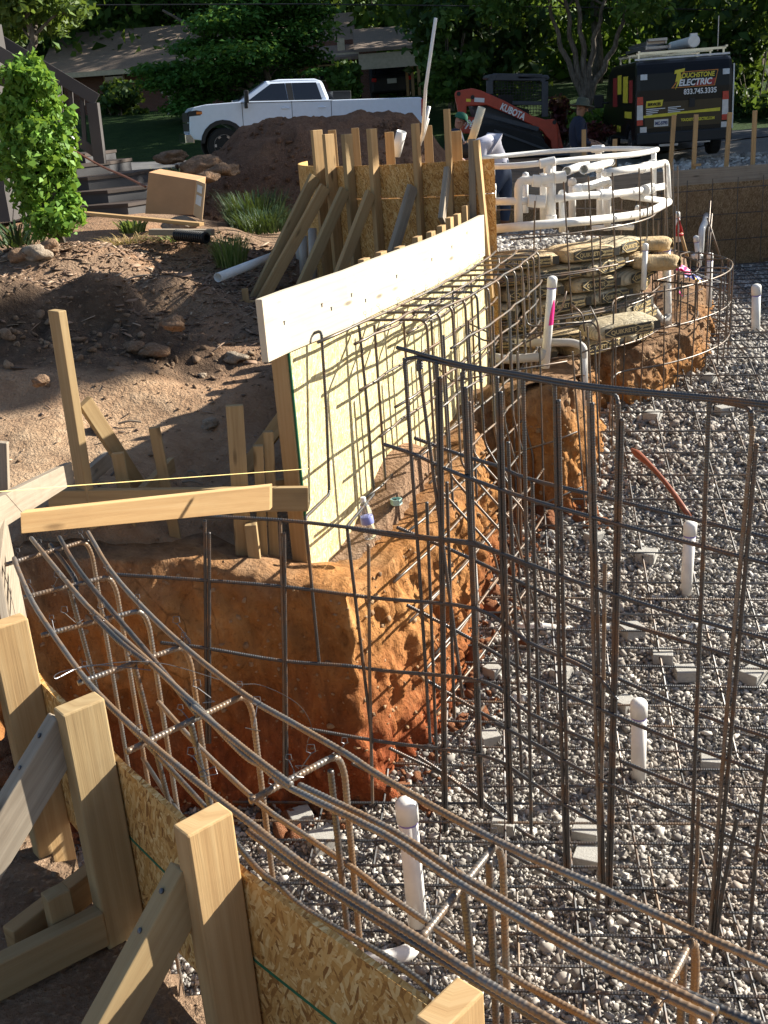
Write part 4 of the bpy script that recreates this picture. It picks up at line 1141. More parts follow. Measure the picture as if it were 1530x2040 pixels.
k2 = PV(783, 1062, S_LINE)
for i in range(13):
    s = .70 + i * .212
    a = midpt(s, .07, -1.065); b = midpt(s + .02, .40, -1.065); c = midpt(s + .02, .41, -2.0)
    foot = midpt(s, .62 if s < 1.6 else .5, -2.35); end = Vector((foot.x, foot.y, max(floor_z(foot.y) + .03, -3.3)))
    if s < 1.5: end.z = floor_z(foot.y) + .05; end.x += .25; foot.x += .1
    mt = far if rng.random() < .6 else M['rebar']
    bar("hoop_bar", C_mid, fillet([a, b, c, foot, end], .05), RM, mt, .0105 if s < 1.8 else 0, 7)
    if i % 2 == 0: bar("hoop_bar", C_mid, [midpt(s + .05, .085, -1.1), midpt(s + .05, .085, -2.05)], RM, far, 0, 6)
    else: bar("hoop_bar", C_mid, [midpt(s + .06, .40, -1.2), midpt(s + .06, .41, -2.6)], RM, M['rebar'], .0105, 6)
    for q in (a, b): tie(C_mid, q, .018)
    if i % 2: tie(C_mid, midpt(s, .25, -1.055), .02)
for zz, off, s0 in ((-2.25, .48, .0), (-2.38, .62, .0), (-2.52, .50, .1), (-2.68, .64, .1), (-2.83, .54, .1), (-2.95, .68, .2), (-3.1, .58, .2), (-3.22, .72, .2)):
    n = 12; pts = [midpt(s0 + (2.2 - s0) * i / n, off, zz) for i in range(n + 1)]
    pts = [p for p in pts if p.z > floor_z(p.y) + .02]
    bar("rail_bar", C_mid, pts, RM, far, .0, 7)

# ---- curved cage of the step
C_step = thing("step_cage", "curved rebar cage with rounded loops around the dirt step by the bags", "rebar cage", (2.5, 9, -2.3))
LG = [(1.25, 7.05), (1.62, 7.25), (1.78, 7.9), (1.95, 8.45), (2.35, 8.62), (2.75, 8.9), (3.1, 9.33), (3.31, 9.9), (3.28, 10.4), (3.05, 10.75)]
LGc = [(v.x, v.y) for v in curve([Vector((a, b, 0)) for a, b in LG], 5)]
for zz in (-1.52, -1.82, -2.12): bar("rail_bar", C_step, [Vector((a, b, zz - .0 * a)) for a, b in LGc[10:]], RM, far, 0, 7)
IN_ = [(a - .28 * (1 if a > 2.6 else .3), b + (.28 if b < 9.2 else .05)) for a, b in LGc[22:]]
for zz in (-1.52, -1.95): bar("rail_bar", C_step, [Vector((a, b, zz)) for a, b in IN_], RB, far, 0, 7)
for i, (a, b) in enumerate(LGc[10::2]):
    zt = -1.5 + rng.uniform(-.03, .05)
    bar("vertical_bar", C_step, [Vector((a + .008, b - .01, zt)), Vector((a + rng.uniform(-.02, .02), b, floor_z(b) + .03))], RB * .95, far if i % 3 else M['rebar'], 0, 6)
for i, (a, b) in enumerate(IN_[2::4]):
    bar("vertical_bar", C_step, [Vector((a, b, -1.5)), Vector((a, b, -2.05))], RB * .95, far, 0, 6)
    o = min(range(len(LGc)), key=lambda k: (LGc[k][0] - a) ** 2 + (LGc[k][1] - b) ** 2)
    bar("hoop_bar", C_step, fillet([Vector((a, b, -1.6)), Vector((a, b, -1.51)), Vector((*LGc[o], -1.51)), Vector((*LGc[o], -1.8))], .03), RB, far, 0, 6)
# rounded U bars at the corner of the cut
U_ = [[(920, 595), (935, 660), (965, 680), (1090, 660), (1180, 640), (1195, 665), (1190, 690), (1130, 715)],
      [(925, 640), (1032, 690), (1090, 660), (1098, 625), (1110, 600)], [(1030, 700), (1035, 685), (1120, 615), (1128, 580)],
      [(1040, 600), (1050, 645), (1060, 650), (1180, 640)], [(1140, 608), (1160, 625), (1165, 660)], [(1175, 610), (1190, 640), (1196, 680), (1192, 740), (1195, 830)]]
for l in U_:
    bar("hoop_bar", C_step, fillet([P(a, b, y=7.55) for a, b in l], .04), RB, far, 0, 7)
for x0, y0, x1, y1, yy in ((1155, 660, 1172, 1000, 7.05), (1170, 650, 1190, 990, 7.1), (1185, 690, 1195, 950, 7.15), (1140, 700, 1165, 1010, 7.0), (1075, 690, 1085, 1060, 7.0), (1030, 700, 1040, 1120, 6.6)):
    bar("vertical_bar", C_step, [P(x0, y0, y=yy), P(x1, y1, y=yy - .05)], RB, M['rebar'] if x0 % 2 else far, .0105, 7)
for l in ([(860, 720), (900, 760), (1010, 740), (1130, 720)], [(1015, 905), (1100, 880), (1150, 860)], [(1010, 1020), (1090, 1000), (1160, 970)]):
    bar("rail_bar", C_step, [P(a, b, y=6.95) for a, b in l], RB, far, 0, 7)

# ---- round cage in front of the spa pipework
C_spa = thing("spa_cage", "tall round cage of thin bars in front of the white spa pipework", "rebar cage", (1.6, 8.4, -2.0))
def ring(z, r, a0, a1, n=30, dz=0): return [Vector((SC.x + r * math.cos(R_(a0 + (a1 - a0) * i / n)), SC.y + r * math.sin(R_(a0 + (a1 - a0) * i / n)), z + dz * i / n)) for i in range(n + 1)]
for z, r, a0, a1, dz in ((-1.0, 1.5, 272, 372, .0), (-1.29, 1.52, 262, 372, 0), (-1.31, 1.53, 260, 300, .01), (-1.62, 1.55, 255, 350, .03), (-1.64, 1.56, 258, 330, .02), (-1.93, 1.58, 255, 330, .0)):
    bar("ring_bar", C_spa, ring(z, r, a0, a1, 30, dz), .0074, far, 0, 7)
RL = [(p.x, p.y) for p in ring(0, 1.49, 240, 385, 60)]
for (x0, y0, x1, y1) in ((1066, 400, 1060, 640), (1123, 362, 1140, 640), (1172, 350, 1188, 660), (1220, 344, 1230, 690), (1273, 335, 1280, 650), (1297, 334, 1308, 640), (1325, 325, 1334, 620), (1340, 322, 1345, 640), (1350, 330, 1352, 600), (1196, 470, 1195, 600), (1312, 440, 1308, 600), (1325, 420, 1322, 560), (1290, 405, 1288, 520), (1075, 540, 1074, 660), (1345, 410, 1344, 560)):
    t_ = PV(x0, y0, RL); b_ = PV(x1, y1, RL)
    bar("vertical_bar", C_spa, [t_, Vector((b_.x, b_.y, b_.z))], RB * .95, far, 0, 6)
for i in range(7):                                   # back layer, half hidden by the pipes
    p = ring(0, 1.45, 20 + i * 20, 21 + i * 20, 1)[0]
    bar("vertical_bar", C_spa, [Vector((p.x, p.y, -1.6)), Vector((p.x, p.y, -.9 + .1 * (i % 3)))], RB * .9, far, 0, 6)
for z in (-1.05, -1.3): bar("ring_bar", C_spa, ring(z, 1.46, 10, 165, 24), RB, far, 0, 6)

# ---- bars lying in a grid on the gravel
C_mat = thing("floor_mat", "square grid of bars laid over the gravel of the whole pool floor", "rebar mat", (2, 8, -3))
e1 = Vector((.9915, -.13, 0)); e2 = Vector((.13, .9915, 0))
def drape(a, b, lift):
    n = 26; out = []
    for i in range(n + 1):
        p = a.lerp(b, i / n); out.append(Vector((p.x, p.y, floor_z(p.y) + lift)))
    return out
def clip_line(o, d, t0, t1):
    seg = []; cur = None
    for i in range(241):
        t = t0 + (t1 - t0) * i / 240; p = o + d * t
        ok = bool(in_poly(np.array([p.x]), np.array([p.y]), PIT)[0]) and -.9 < p.x < 6.2 and 2.2 < p.y < 14.4
        if ok: cur = (cur[0], p) if cur else (p, p)
        elif cur: seg.append(cur); cur = None
    if cur: seg.append(cur)
    return [s for s in seg if (s[1] - s[0]).length > .5]
base = Vector((.6, 3.0, 0)); k = 0
for i in range(-2, 42):
    for a, b in clip_line(base + e2 * (.305 * i - .6), e1, -2.5, 7):
        j = rng.uniform(-.03, .03)
        bar("cross_bar", C_mat, drape(a, b, .085 + j * .2), .0072, M['rebar'], .012 if i < 12 else 0, 6)
        if i < 13: bar("cross_bar", C_mat, drape(a + e2 * (.13 + j), b + e2 * (.13 - j), .10), .0068, M['rebar'] if i % 3 else M['rebar_rusty'], .012, 6)
for i in range(-6, 20):
    for a, b in clip_line(base + e1 * (.305 * i), e2, -2, 13):
        j = rng.uniform(-.02, .02)
        bar("length_bar", C_mat, drape(a + e1 * j, b - e1 * j, .066), .0072, M['rebar'], 0, 6)
        if b.y > 6 and i < 9: q = a.lerp(b, .32 + j); bar("length_bar", C_mat, drape(a + e1 * .07, q + e1 * .055, .062), .0066, M['rebar_rusty'] if i % 2 else M['rebar'], 0, 6)
# ---- bars in front of the far form
C_far = thing("far_mat", "thin bar grid standing in front of the weathered far form", "rebar mat", (4, 14.4, -2.3))
for x in np.arange(2.9, 6.1, .33): bar("vertical_bar", C_far, [Vector((x, 14.45, -1.15)), Vector((x + .01, 14.45, -2.26))], .006, M['rebar'], 0, 5)
for z in (-1.3, -1.62, -1.95): bar("horizontal_bar", C_far, [Vector((.2, 14.43, z)), Vector((6.2, 14.43, z + .02))], .006, M['rebar'], 0, 5)
# ---- three bars propped together by the far steps
for k, (a, b, lb) in enumerate((((1415, 400), (1405, 520), "upright grey bar of the three propped by the far step"), ((1418, 425), (1408, 530), "middle shorter bar leaning with two others by the far step"), ((1409, 434), (1441, 530), "slanting bar crossing two upright ones by the far step"))):
    p, q = P(*a, y=11.9 - .05 * k), P(*b, y=11.8); q.z = floor_z(q.y) + .05 if k < 2 else q.z
    tag(bar("loose_bar", None, [q, p], .009, M['rebar_far'], 0, 7), lb, "steel bar", "bars propped by the far step")
p = P(1300, 560, y=9.3); 
# ================================================================ pipes, bags and small things
M['dustypvc'] = pvc("dusty_white_pvc", (.5, .475, .44))
def riser(label, base, top, r, cap=True, tail=None, group=None, mark=False):
    base, top = Vector(base), Vector(top)
    t_ = thing("standpipe", label, "pipe", base, group)
    mb = MB(); d = (top - base).normalized(); L = (top - base).length
    mb.tube([base - d * .06, top - d * r], r, 20)
    obj("pipe", mb, M['pvc'], t_, smooth=True)
    if cap:
        c = r * 1.13; h = r * 1.15
        h = c * .72; prof = [(r * 1.02, L - r * 2.6), (c, L - r * 2.58)] + [(c, L - h)] + [(c * math.cos(a), L - h + h * math.sin(a)) for a in (.25, .5, .75, 1.0, 1.25, 1.5)]
        mb = MB(); mb.lathe(base, prof, 20, d); obj("cap", mb, M['pvc'], t_, smooth=True)
        mb = MB(); mb.lathe(base, [(r * 1.01, L - r * 2.9), (r * 1.025, L - r * 2.85), (r * 1.025, L - r * 2.6)], 20, d); obj("primer_band", mb, M['primer'], t_, smooth=True)
    if mark:
        mb = MB(); G = []
        for i in range(7):
            z = L * (.42 + .05 * i); w = .75 * (1 - (i / 6.5) ** 2) + .1
            G.append([base + d * z + Vector((math.sin(.7 + (j / 5 - .5) * w * 2) * r * 1.03, -math.cos(.7 + (j / 5 - .5) * w * 2) * r * 1.03, 0)) for j in range(6)])
        mb.grid(G); obj("paint_mark", mb, flat_mat("pink_marker_paint", (.9, .03, .25), .5), t_)
    if tail:
        mb = MB(); mb.tube(fillet([base + Vector((0, 0, .07))] + [Vector(q) for q in tail], r * 1.6, 5), r, 16); obj("elbow_pipe", mb, M['dustypvc'], t_, smooth=True)
    return t_
def up_at(px, py, base):
    d = ray(px, py); k = base.y / d.y; return d * k
for lb, b, tp, r, kw in (
    ("nearest and widest white standpipe, rising from the gravel just past the near beam cage", (836, 1874), (808, 1590), .042, {}),
    ("white capped standpipe seen through the dark cage near the right edge, lower one", (1272, 1556), (1273, 1392), .039, {}),
    ("white capped standpipe beside the reddish handle on the gravel", (1366, 1184), (1376, 1037), .037, {}),
    ("white standpipe standing alone on the far gravel at the right edge", (1505, 667), (1507, 565), .041, {})):
    q = PF(*b); riser(lb, q, up_at(*tp, q), r, **kw)
q = P(1330, 642, y=9.35); riser("tall white standpipe at the outer end of the dirt step", q, up_at(1327, 476, q), .036, tail=[q + Vector((-.02, -.02, .03)), P(1316, 637, y=9.3), P(1283, 592, y=9.2), P(1262, 585, y=9.25)])
q = P(1087, 716, y=7.45); riser("white standpipe with a pink paint mark between the hooked bars", q, up_at(1101, 549, q), .031, mark=True, tail=[q + Vector((-.02, 0, .02)), P(1010, 716, y=7.5), P(985, 712, y=7.5)])
q = P(1412, 600, y=11.3); riser("thin white standpipe inside the rounded step cage", q, up_at(1415, 503, q), .03)
q = P(1392, 520, y=13.2); riser("short white standpipe in the shade by the far form", q, up_at(1386, 469, q), .03)
q = P(1282, 562, y=8.75); riser("narrow white standpipe beside the right end of the bag stack", q, up_at(1286, 484, q), .022)
q = P(1351, 470, y=11.5); riser("small white standpipe behind the round cage", q, up_at(1349, 421, q), .026)
q = P(1164, 790, y=7.6)
riser("white pipe elbow dropping into the cut beside the dirt step", q, P(1163, 705, y=7.6), .028, cap=False, tail=[P(1163, 690, y=7.6), P(1140, 682, y=7.65), P(1026, 683, y=7.75)])
t_ = thing("drain_pipe", "grey white pipe coming out of the far clay bank and bending down", "pipe", P(1395, 520, y=13.9))
mb = MB(); mb.tube(fillet([P(1394, 520, y=13.9), P(1398, 458, y=13.9), P(1406, 440, y=14.2), P(1407, 430, y=14.5)], .08, 4), .042, 14); obj("pipe", mb, M['pvc'], t_, smooth=True)
mb = MB(); mb.tube(fillet([P(1378, 512, y=13.8), P(1392, 508, y=13.8), P(1396, 512, y=13.8)], .05, 4), .035, 12); obj("elbow_pipe", mb, M['pvc'], t_, smooth=True)
q = PF(1030, 1250); q2 = PF(1560, 1250)
mb = MB(); mb.tube([Vector((v.x, v.y, floor_z(v.y) - .012 + .014 * math.sin(i * 1.7))) for i, v in enumerate([q.lerp(q2, k / 12) for k in range(13)])], .03, 12)
tag(obj("buried_pipe", mb, M['pvc'], smooth=True), "white pipe half buried in the gravel, crossing the whole pit floor", "pipe")
q = PF(800, 1918)
mb = MB(); mb.tube(fillet([q + Vector((-.25, -.02, .03)), q + Vector((0, 0, .035)), q + Vector((.07, .05, .03))], .05), .038, 14)
tag(obj("floor_pipe", mb, M['pvc'], smooth=True), "short pale pipe lying on the gravel at the foot of the nearest standpipe", "pipe")
mb = MB(); a = P(936, 1003, y=5.95); mb.tube([a, a + Vector((.015, -.02, -.75))], .017, 12)
tag(obj("conduit", mb, M['pvc'], smooth=True), "slim white pipe stuck upright against the orange clay face", "pipe")
mb = MB(); hollow(mb, P(434, 553, y=8.35), P(572, 500, y=9.4), .036)
tag(obj("loose_pipe", mb, M['pvc'], smooth=True), "white pipe lying on the bare ground left of the spa form braces", "pipe")
t_ = thing("corrugated_pipe", "short black corrugated drain pipe lying in the mulch", "pipe", P(385, 478, y=9.5))
a, b = P(352, 468, y=9.6), P(412, 474, y=9.35); d = (b - a).normalized(); L = (b - a).length
prof = [(.035, 0)]
for i in range(14): prof += [(.05, (i + .1) * L / 14), (.05, (i + .5) * L / 14), (.042, (i + .6) * L / 14), (.042, (i + .95) * L / 14)]
prof += [(.03, L), (.03, L - .05)]
mb = MB(); mb.lathe(a, prof, 16, d); obj("tube", mb, M['blackplastic'], t_)
q = P(592, 420, y=9.9)
riser("white cleanout pipe with a small grey top beside the first brace", Vector((q.x, q.y, gz(q.x, q.y) - .05)), q, .05, cap=False)
for (x0, y0, x1, y1, yy, lb) in ((604, 470, 606, 560, 8.95, "grey white pipe standing between the spa form braces, left one"), (622, 455, 624, 560, 8.9, "grey white pipe standing between the spa form braces, right one")):
    a, b = P(x0, y0, y=yy), P(x1, y1, y=yy); mb = MB(); mb.tube([b, a], .035, 14)
    tag(obj("upright_pipe", mb, pvc("dusty_pvc_%d" % x0, (.5, .46, .42)), smooth=True), lb, "pipe")

# ---- spa pipework
T_ = thing("spa_plumbing", "white pipework ring with tees and capped ends above the spa", "pipework", (1.1, 9.8, -1.3))
def pl(name, pts, r, yy=None, fl=.05, n=4):
    q = [P(p[0], p[1], y=p[2] if len(p) > 2 else yy) for p in pts]
    mb = MB(); mb.tube(fillet(q, fl, n), r, 16); return obj(name, mb, M['pvc'], T_, smooth=True)
def fit(pts, r, yy=None):
    q = [P(p[0], p[1], y=p[2] if len(p) > 2 else yy) for p in pts]
    mb = MB()
    for a, b in zip(q[:-1], q[1:]):
        d = (b - a).normalized(); L = (b - a).length; mb.lathe(a, [(r * .86, 0), (r, .004), (r, L - .004), (r * .86, L)], 18, d)
    return obj("fitting", mb, M['pvc'], T_, smooth=False)
r2 = .0225
pl("ring_pipe", [(955, 332, 8.75), (1020, 331, 8.55), (1090, 324, 8.5), (1187, 314, 8.65), (1269, 307, 9.2), (1300, 301, 9.7), (1309, 298, 10.0)], r2, fl=.2, n=6)
pl("ring_pipe", [(952, 315, 10.9), (1020, 309, 11.1), (1092, 302, 11.2), (1182, 297, 11.1), (1250, 296, 10.7), (1300, 298, 10.15), (1309, 298, 10.0)], r2, fl=.2, n=6)
fit([(1075, 327, 8.5), (1106, 321, 8.5)], .036); fit([(1091, 324, 8.5), (1091, 345, 8.5)], .033)
fit([(1180, 297, 11.1), (1202, 296, 11.0)], .036); fit([(1192, 297, 11.1), (1192, 314, 11.1)], .032)
pl("drop_pipe", [(1302, 300, 9.9), (1303, 330, 9.9), (1303, 400, 9.9)], r2)
fit([(1300, 318, 9.85), (1301, 333, 9.85)], .035)
pl("ring_pipe", [(1204, 345, 8.9), (1250, 338, 9.05), (1293, 332, 9.4), (1327, 324, 9.9), (1331, 395, 9.9)], .031, fl=.06)
fit([(1278, 335, 9.3), (1297, 331, 9.45)], .042)
pl("ring_pipe", [(958, 402, 8.8), (1020, 401, 8.6), (1055, 400, 8.6)], .029)
fit([(1051, 400, 8.6), (1066, 401, 8.6), (1086, 402, 8.6)], .048)
pl("ring_pipe", [(1104, 396, 8.6), (1162, 389, 8.75), (1212, 388, 8.9), (1280, 379, 9.3), (1322, 371, 9.8)], .029, fl=.2)
fit([(1284, 379, 9.3), (1298, 375, 9.45)], .045)
fit([(1192, 389, 8.85), (1214, 387, 8.9)], .043)
pl("ring_pipe", [(1240, 390, 9.3), (1290, 396, 9.5), (1322, 400, 9.8)], .026)
pl("ring_pipe", [(957, 459, 8.75), (1050, 450, 8.5), (1132, 443, 8.55), (1179, 439, 8.7), (1242, 432, 9.0), (1297, 422, 9.4), (1332, 402, 9.9)], .034, fl=.25, n=6)
pl("header_pipe", [(1098, 324, 8.62), (1098, 440, 8.62)], .036)
pl("header_pipe", [(1083, 345, 8.72), (1084, 445, 8.72)], .032)
pl("header_pipe", [(1033, 448, 8.6), (1033, 357, 8.6), (1072, 361, 8.6), (1125, 352, 8.6)], .033, fl=.07)
fit([(1060, 360, 8.6), (1078, 361, 8.6)], .046); fit([(1104, 354, 8.6), (1127, 352, 8.6)], .044); fit([(1093, 349, 8.62), (1093, 372, 8.62)], .044); fit([(1098, 428, 8.62), (1098, 442, 8.62)], .043)
for (x0, y0, x1, y1) in ((1129, 341, 1168, 327), (1163, 338, 1218, 323)):
    mb = MB(); hollow(mb, P(x0, y0, y=9.0), P(x1, y1, y=10.6), .036); obj("open_pipe", mb, M['pvc'], T_, smooth=True)
pl("return_pipe", [(1149, 378, 8.9), (1190, 366, 9.3), (1208, 360, 9.6)], .036)
mb = MB(); q = P(1149, 378, y=8.9); d = (P(1190, 366, y=9.3) - q).normalized(); mb.lathe(q - d * .03, [(.01, 0), (.03, .006), (.042, .03), (.042, .09)], 18, d); obj("cap", mb, M['pvc'], T_, smooth=True)
for (x, y0, y1, yy, r) in ((1210, 357, 459, 9.6, .033), (1140, 356, 435, 9.6, .032), (1047, 344, 424, 10.2, .026), (1120, 381, 462, 8.7, .027), (1195, 330, 432, 9.9, .03), (978, 368, 444, 10.0, .024), (984, 366, 440, 10.3, .02), (1270, 410, 440, 9.9, .02)):
    pl("riser_pipe", [(x, y1, yy), (x, y0, yy)], r)
    mb = MB(); q = P(x, y0 + 9, y=yy); mb.lathe(q, [(r, -.02), (r * 1.2, -.018), (r * 1.2, .02), (r * .9, .035), (r * .4, .045)], 16); obj("cap", mb, M['pvc'], T_, smooth=True)
pl("return_pipe", [(968, 360, 9.2), (968, 343, 9.2), (985, 341, 9.2)], .04, fl=.04)
pl("return_pipe", [(955, 383, 8.9), (966, 380, 8.9)], .05)
pl("ring_pipe", [(1180, 455, 9.6), (1215, 452, 9.6), (1262, 453, 9.6)], .024)

# ---- paper bags of mix stacked under the spa
M['kraft'] = None
t = NT("kraft_paper"); v = t.coord('Object')
cr = t.noise(v, 14, 6, .65, .8)
c = t.ramp(t.noise(v, 5, 5), [(.35, (.46, .33, .18)), (.65, (.62, .49, .31))])
t.bump(t.math('ADD', cr, t.math('MULTIPLY', t.noise(t.coord('Object', scale=(5, 14, 4)), 2, 4, .6, 1.5), .8)), 1.0, .03); M['kraft'] = t.base(c, .85, 0, .2)
M['bagtop'] = None
t = NT("bag_print_paper"); v = t.coord('Object')
c = t.ramp(t.noise(v, 9, 4), [(.3, (.46, .38, .25)), (.7, (.6, .52, .37))])
st = t.n("TexWave"); st.bands_direction = 'Y'; t.t.links.new(t.coord('Object', scale=(1, 9, 1)), st.inputs['Vector']); st.inputs['Scale'].default_value = 1.2; st.inputs['Distortion'].default_value = 1.0
c = t.mix(t.math('MULTIPLY', t.ramp(st.outputs['Fac'], [(.6, (0, 0, 0)), (.66, (1, 1, 1))]), .35), c, (.12, .11, .08))
t.bump(t.math('ADD', t.noise(v, 12, 6, .65, .8), t.math('MULTIPLY', t.noise(t.coord('Object', scale=(4, 14, 4)), 2, 4, .6, 1.5), .8)), 1.0, .03); M['paper'] = t.base(c, .8, 0, .2)
M['bagink'] = flat_mat("bag_ink", (.055, .05, .04), .7); M['bagtext'] = flat_mat("bag_lettering", (.52, .4, .2), .8)
def pillow(lx, ly, lz, seed):
    mb = MB(); A, B = 22, 28; G = []
    def pw(c, e): return math.copysign(abs(c) ** e, c)
    for i in range(A + 1):
        th = -math.pi / 2 + math.pi * i / A; row = []
        for j in range(B):
            ph = 2 * math.pi * j / B
            x = pw(math.cos(th), .45) * pw(math.cos(ph), .38); y = pw(math.cos(th), .45) * pw(math.sin(ph), .38); z = pw(math.sin(th), .55)
            row.append((x, y, z))
        G.append(row)
    arr = np.array(G); x, y, z = arr[..., 0], arr[..., 1], arr[..., 2]
    sag = -.16 * (x ** 2) * (z > 0) + .03 * fbm(x * 1.4 + seed, y * 1.4, z, 4, 2.2)
    arr = np.stack([x * lx / 2 * (1 + .04 * fbm(y + seed, z, x, 3, 2)), y * ly / 2 * (1 + .05 * fbm(x + seed, z, 1, 3, 2.5)), (z + sag) * lz / 2], -1)
    mb.grid([[tuple(p) for p in r] for r in arr], close=True)
    return mb
def make_bag(i, mat):
    t_ = thing("concrete_bag", "bag", "bag", (0, 0, 0))
    obj("paper_sack", pillow(.54, .38, .125, i * 3.1), mat, t_, smooth=True, local=True)
    f = -.196
    mb = MB(); mb.box((.0, f, .0), (.36, .006, .068)); mb.box((.225, f + .002, 0), (.05, .006, .06)); obj("printed_band", mb, M['bagink'], t_, local=True)
    mb = MB()
    for a, b in (((-.20, 0), (-.125, .040)), ((-.125, .040), (.02, .040)), ((.02, .040), (.095, 0)), ((.095, 0), (.02, -.040)), ((.02, -.040), (-.125, -.040)), ((-.125, -.040), (-.20, 0))):
        mb.beam((a[0] + .02, f - .004, a[1]), (b[0] + .02, f - .004, b[1]), .006, .005, (0, 1, 0))
    for k, (s, sz, x, z, w) in enumerate((("QUIKRETE", .045, -.135, -.015, .2), ("CONCRETE MIX", .022, .085, .002, .1), ("HIGH STRENGTH", .018, .085, -.022, .1))):
        tm = text_mb(s, sz, (x, f - .004, z), (1, 0, 0), (0, 0, 1), .002, .0008, width=w)
        n0 = len(mb.v); mb.v += tm.v
        for q in tm.f: mb.face(tuple(n0 + a for a in q))
    obj("print", mb, M['bagtext'], t_, local=True)
    return t_
protos = [make_bag(0, M['kraft']), make_bag(1, M['paper']), make_bag(2, M['kraft'])]
used = [False] * 3
def put_bag(k, pos, rz, label, tilt=0.0):
    src = protos[k]
    if not used[k]: r = src; used[k] = True
    else:
        r = src.copy(); COL.objects.link(r)
        for ch in src.children:
            c_ = ch.copy(); COL.objects.link(c_); c_.parent = r
    r.location = pos; r.rotation_euler = (0, tilt, rz)
    r['label'] = label; r['group'] = 'bags stacked in front of the spa'
rowname = ("top row", "second row", "third row", "fourth row", "fifth row", "sixth row", "bottom row")
colname = ("at the left end", "second from the left", "third from the left", "at the right end")
for k in range(7):
    for j in range(4):
        a = 257 + 21.5 * j + (9 if k % 2 else 0) + rng.uniform(-2, 2)
        rr = 1.27 + rng.uniform(-.035, .05) + .012 * k
        pos = (SC.x + rr * math.cos(R_(a)), SC.y + rr * math.sin(R_(a)), -1.185 - .121 * k)
        kind = 1 if j >= 2 and (k + j) % 2 else (0 if (k + j) % 2 else 2)
        put_bag(kind, pos, R_(a - 270) + rng.uniform(-.12, .12), "paper concrete bag %s in the %s of the stack" % (colname[j], rowname[k]), rng.uniform(-.05, .05))
q = P(1232, 648, y=8.05); put_bag(1, (q.x, q.y, q.z), .15, "paper concrete bag lying in front of the stack on the dirt step", -.08)
q = P(1305, 478, y=9.3); put_bag(0, (q.x - .06, q.y, q.z - .03), 1.35, "single paper bag slumped beside the top right of the stack", .1)
q = P(1318, 515, y=9.0); put_bag(0, (q.x - .05, q.y, q.z - .03), 1.3, "paper bag leaning outside the stack behind the tall standpipe", .2)

# ---- blocks holding the bars up
def block(px, py, s, k, lab):
    q = PF(px, py); mb = MB(); mb.box((q.x, q.y, q.z + s * .33), (s * 1.05, s * .95, s * .62), rot=rng.uniform(-.8, .8))
    tag(obj("bar_chair", mb, M['concrete'], bevel=.004), lab, "concrete block", "blocks carrying the floor bars")
BL = [(645, 1690, .13, "biggest grey concrete block near the foot of the clay corner"), (600, 1640, .11, "grey block in shadow just behind the biggest block"), (1183, 1078, .1, "grey block nearest the foot of the dirt step"), (1288, 1118, .12, "large grey block beside a bar left of the reddish handle's foot"),
      (1258, 1268, .12, "flat grey block by the buried white pipe"), (1320, 1318, .11, "pale block standing on end in the middle of the grid"), (1365, 1352, .11, "grey block under a bar below the pale upright one"), (1500, 1358, .12, "grey block under the bars at the right edge"),
      (1118, 1350, .1, "grey block behind the dark cage, near two crossing bars"), (1168, 1672, .12, "grey block leaning among the feet of the dark cage"), (1172, 1725, .12, "lowest grey block at the feet of the dark cage"), (1418, 1530, .11, "grey block right of the lower capped standpipe"),
      (1245, 1412, .1, "grey block left of the lower capped standpipe's cap"), (1300, 838, .12, "grey block under the outer loop of the step cage"), (1442, 826, .11, "grey block right of the step cage on far gravel"), (985, 1345, .1, "grey block in the corner below the clay face"), (975, 1480, .1, "grey block by the feet of the bent bars"), (415, 1545, .12, "pale block on the dark floor below the end planks"), (1415, 760, .1, "small block by the outermost loop of step bars"), (1005, 1655, .11, "grey slab lying left of the dark cage's foot")]
for k, (px, py, s, lb) in enumerate(BL): block(px, py, s, k, lb)
# ---- red wooden handle on the gravel
t_ = thing("tool_handle", "reddish brown wooden tool handle lying on gravel by the standpipe", "tool handle", PF(1320, 990))
a, b = PF(1258, 920), PF(1372, 1046); a.z += .1; b.z += .06; n = 10
mb = MB(); mb.tube([a.lerp(b, i / n) + UP * .05 * math.sin(i / n * 3) for i in range(n + 1)], .02, 10, rr=[.012, .03, .027, .021, .019, .018, .018, .019, .02, .021, .02])
obj("handle", mb, flat_mat("oiled_handle", (.22, .07, .04), .5), t_, smooth=True)
# ---- bottle and plastic lid on the shelf
q = P(738, 1072, y=5.22); t_ = thing("water_bottle", "clear plastic water bottle with blue label at the foot of the pale form", "bottle", q)
t = NT("clear_plastic"); t.b.inputs['Transmission Weight'].default_value = .9; t.b.inputs['IOR'].default_value = 1.2; M['clear'] = t.base((.9, .93, .95), .12, 0, .5)
mb = MB(); mb.lathe(q, [(.024, 0), (.033, .008), (.033, .06), (.031, .07), (.033, .08), (.033, .15), (.022, .19), (.012, .205), (.012, .222)], 18, (-.1, 0, 1)); obj("bottle_body", mb, M['clear'], t_, smooth=True)
mb = MB(); mb.lathe(q, [(.0335, .085), (.0342, .086), (.0342, .125), (.0335, .126)], 18, (-.1, 0, 1)); obj("bottle_label", mb, flat_mat("blue_white_label", (.25, .28, .6), .5), t_, smooth=True)
mb = MB(); mb.lathe(q, [(.014, .208), (.014, .228), (.012, .23)], 14, (-.1, 0, 1)); obj("bottle_cap", mb, flat_mat("white_cap", (.8, .8, .8), .4), t_)
q = P(790, 1005, y=5.75); mb = MB()
mb.lathe(q, [(.030, 0), (.034, .002), (.034, .035), (.030, .035), (.030, .006), (.002, .006)], 6); tag(obj("plastic_lid", mb, flat_mat("aqua_plastic", (.35, .52, .5), .4)), "open six-sided aqua plastic lid on the dirt by the pale form", "lid")
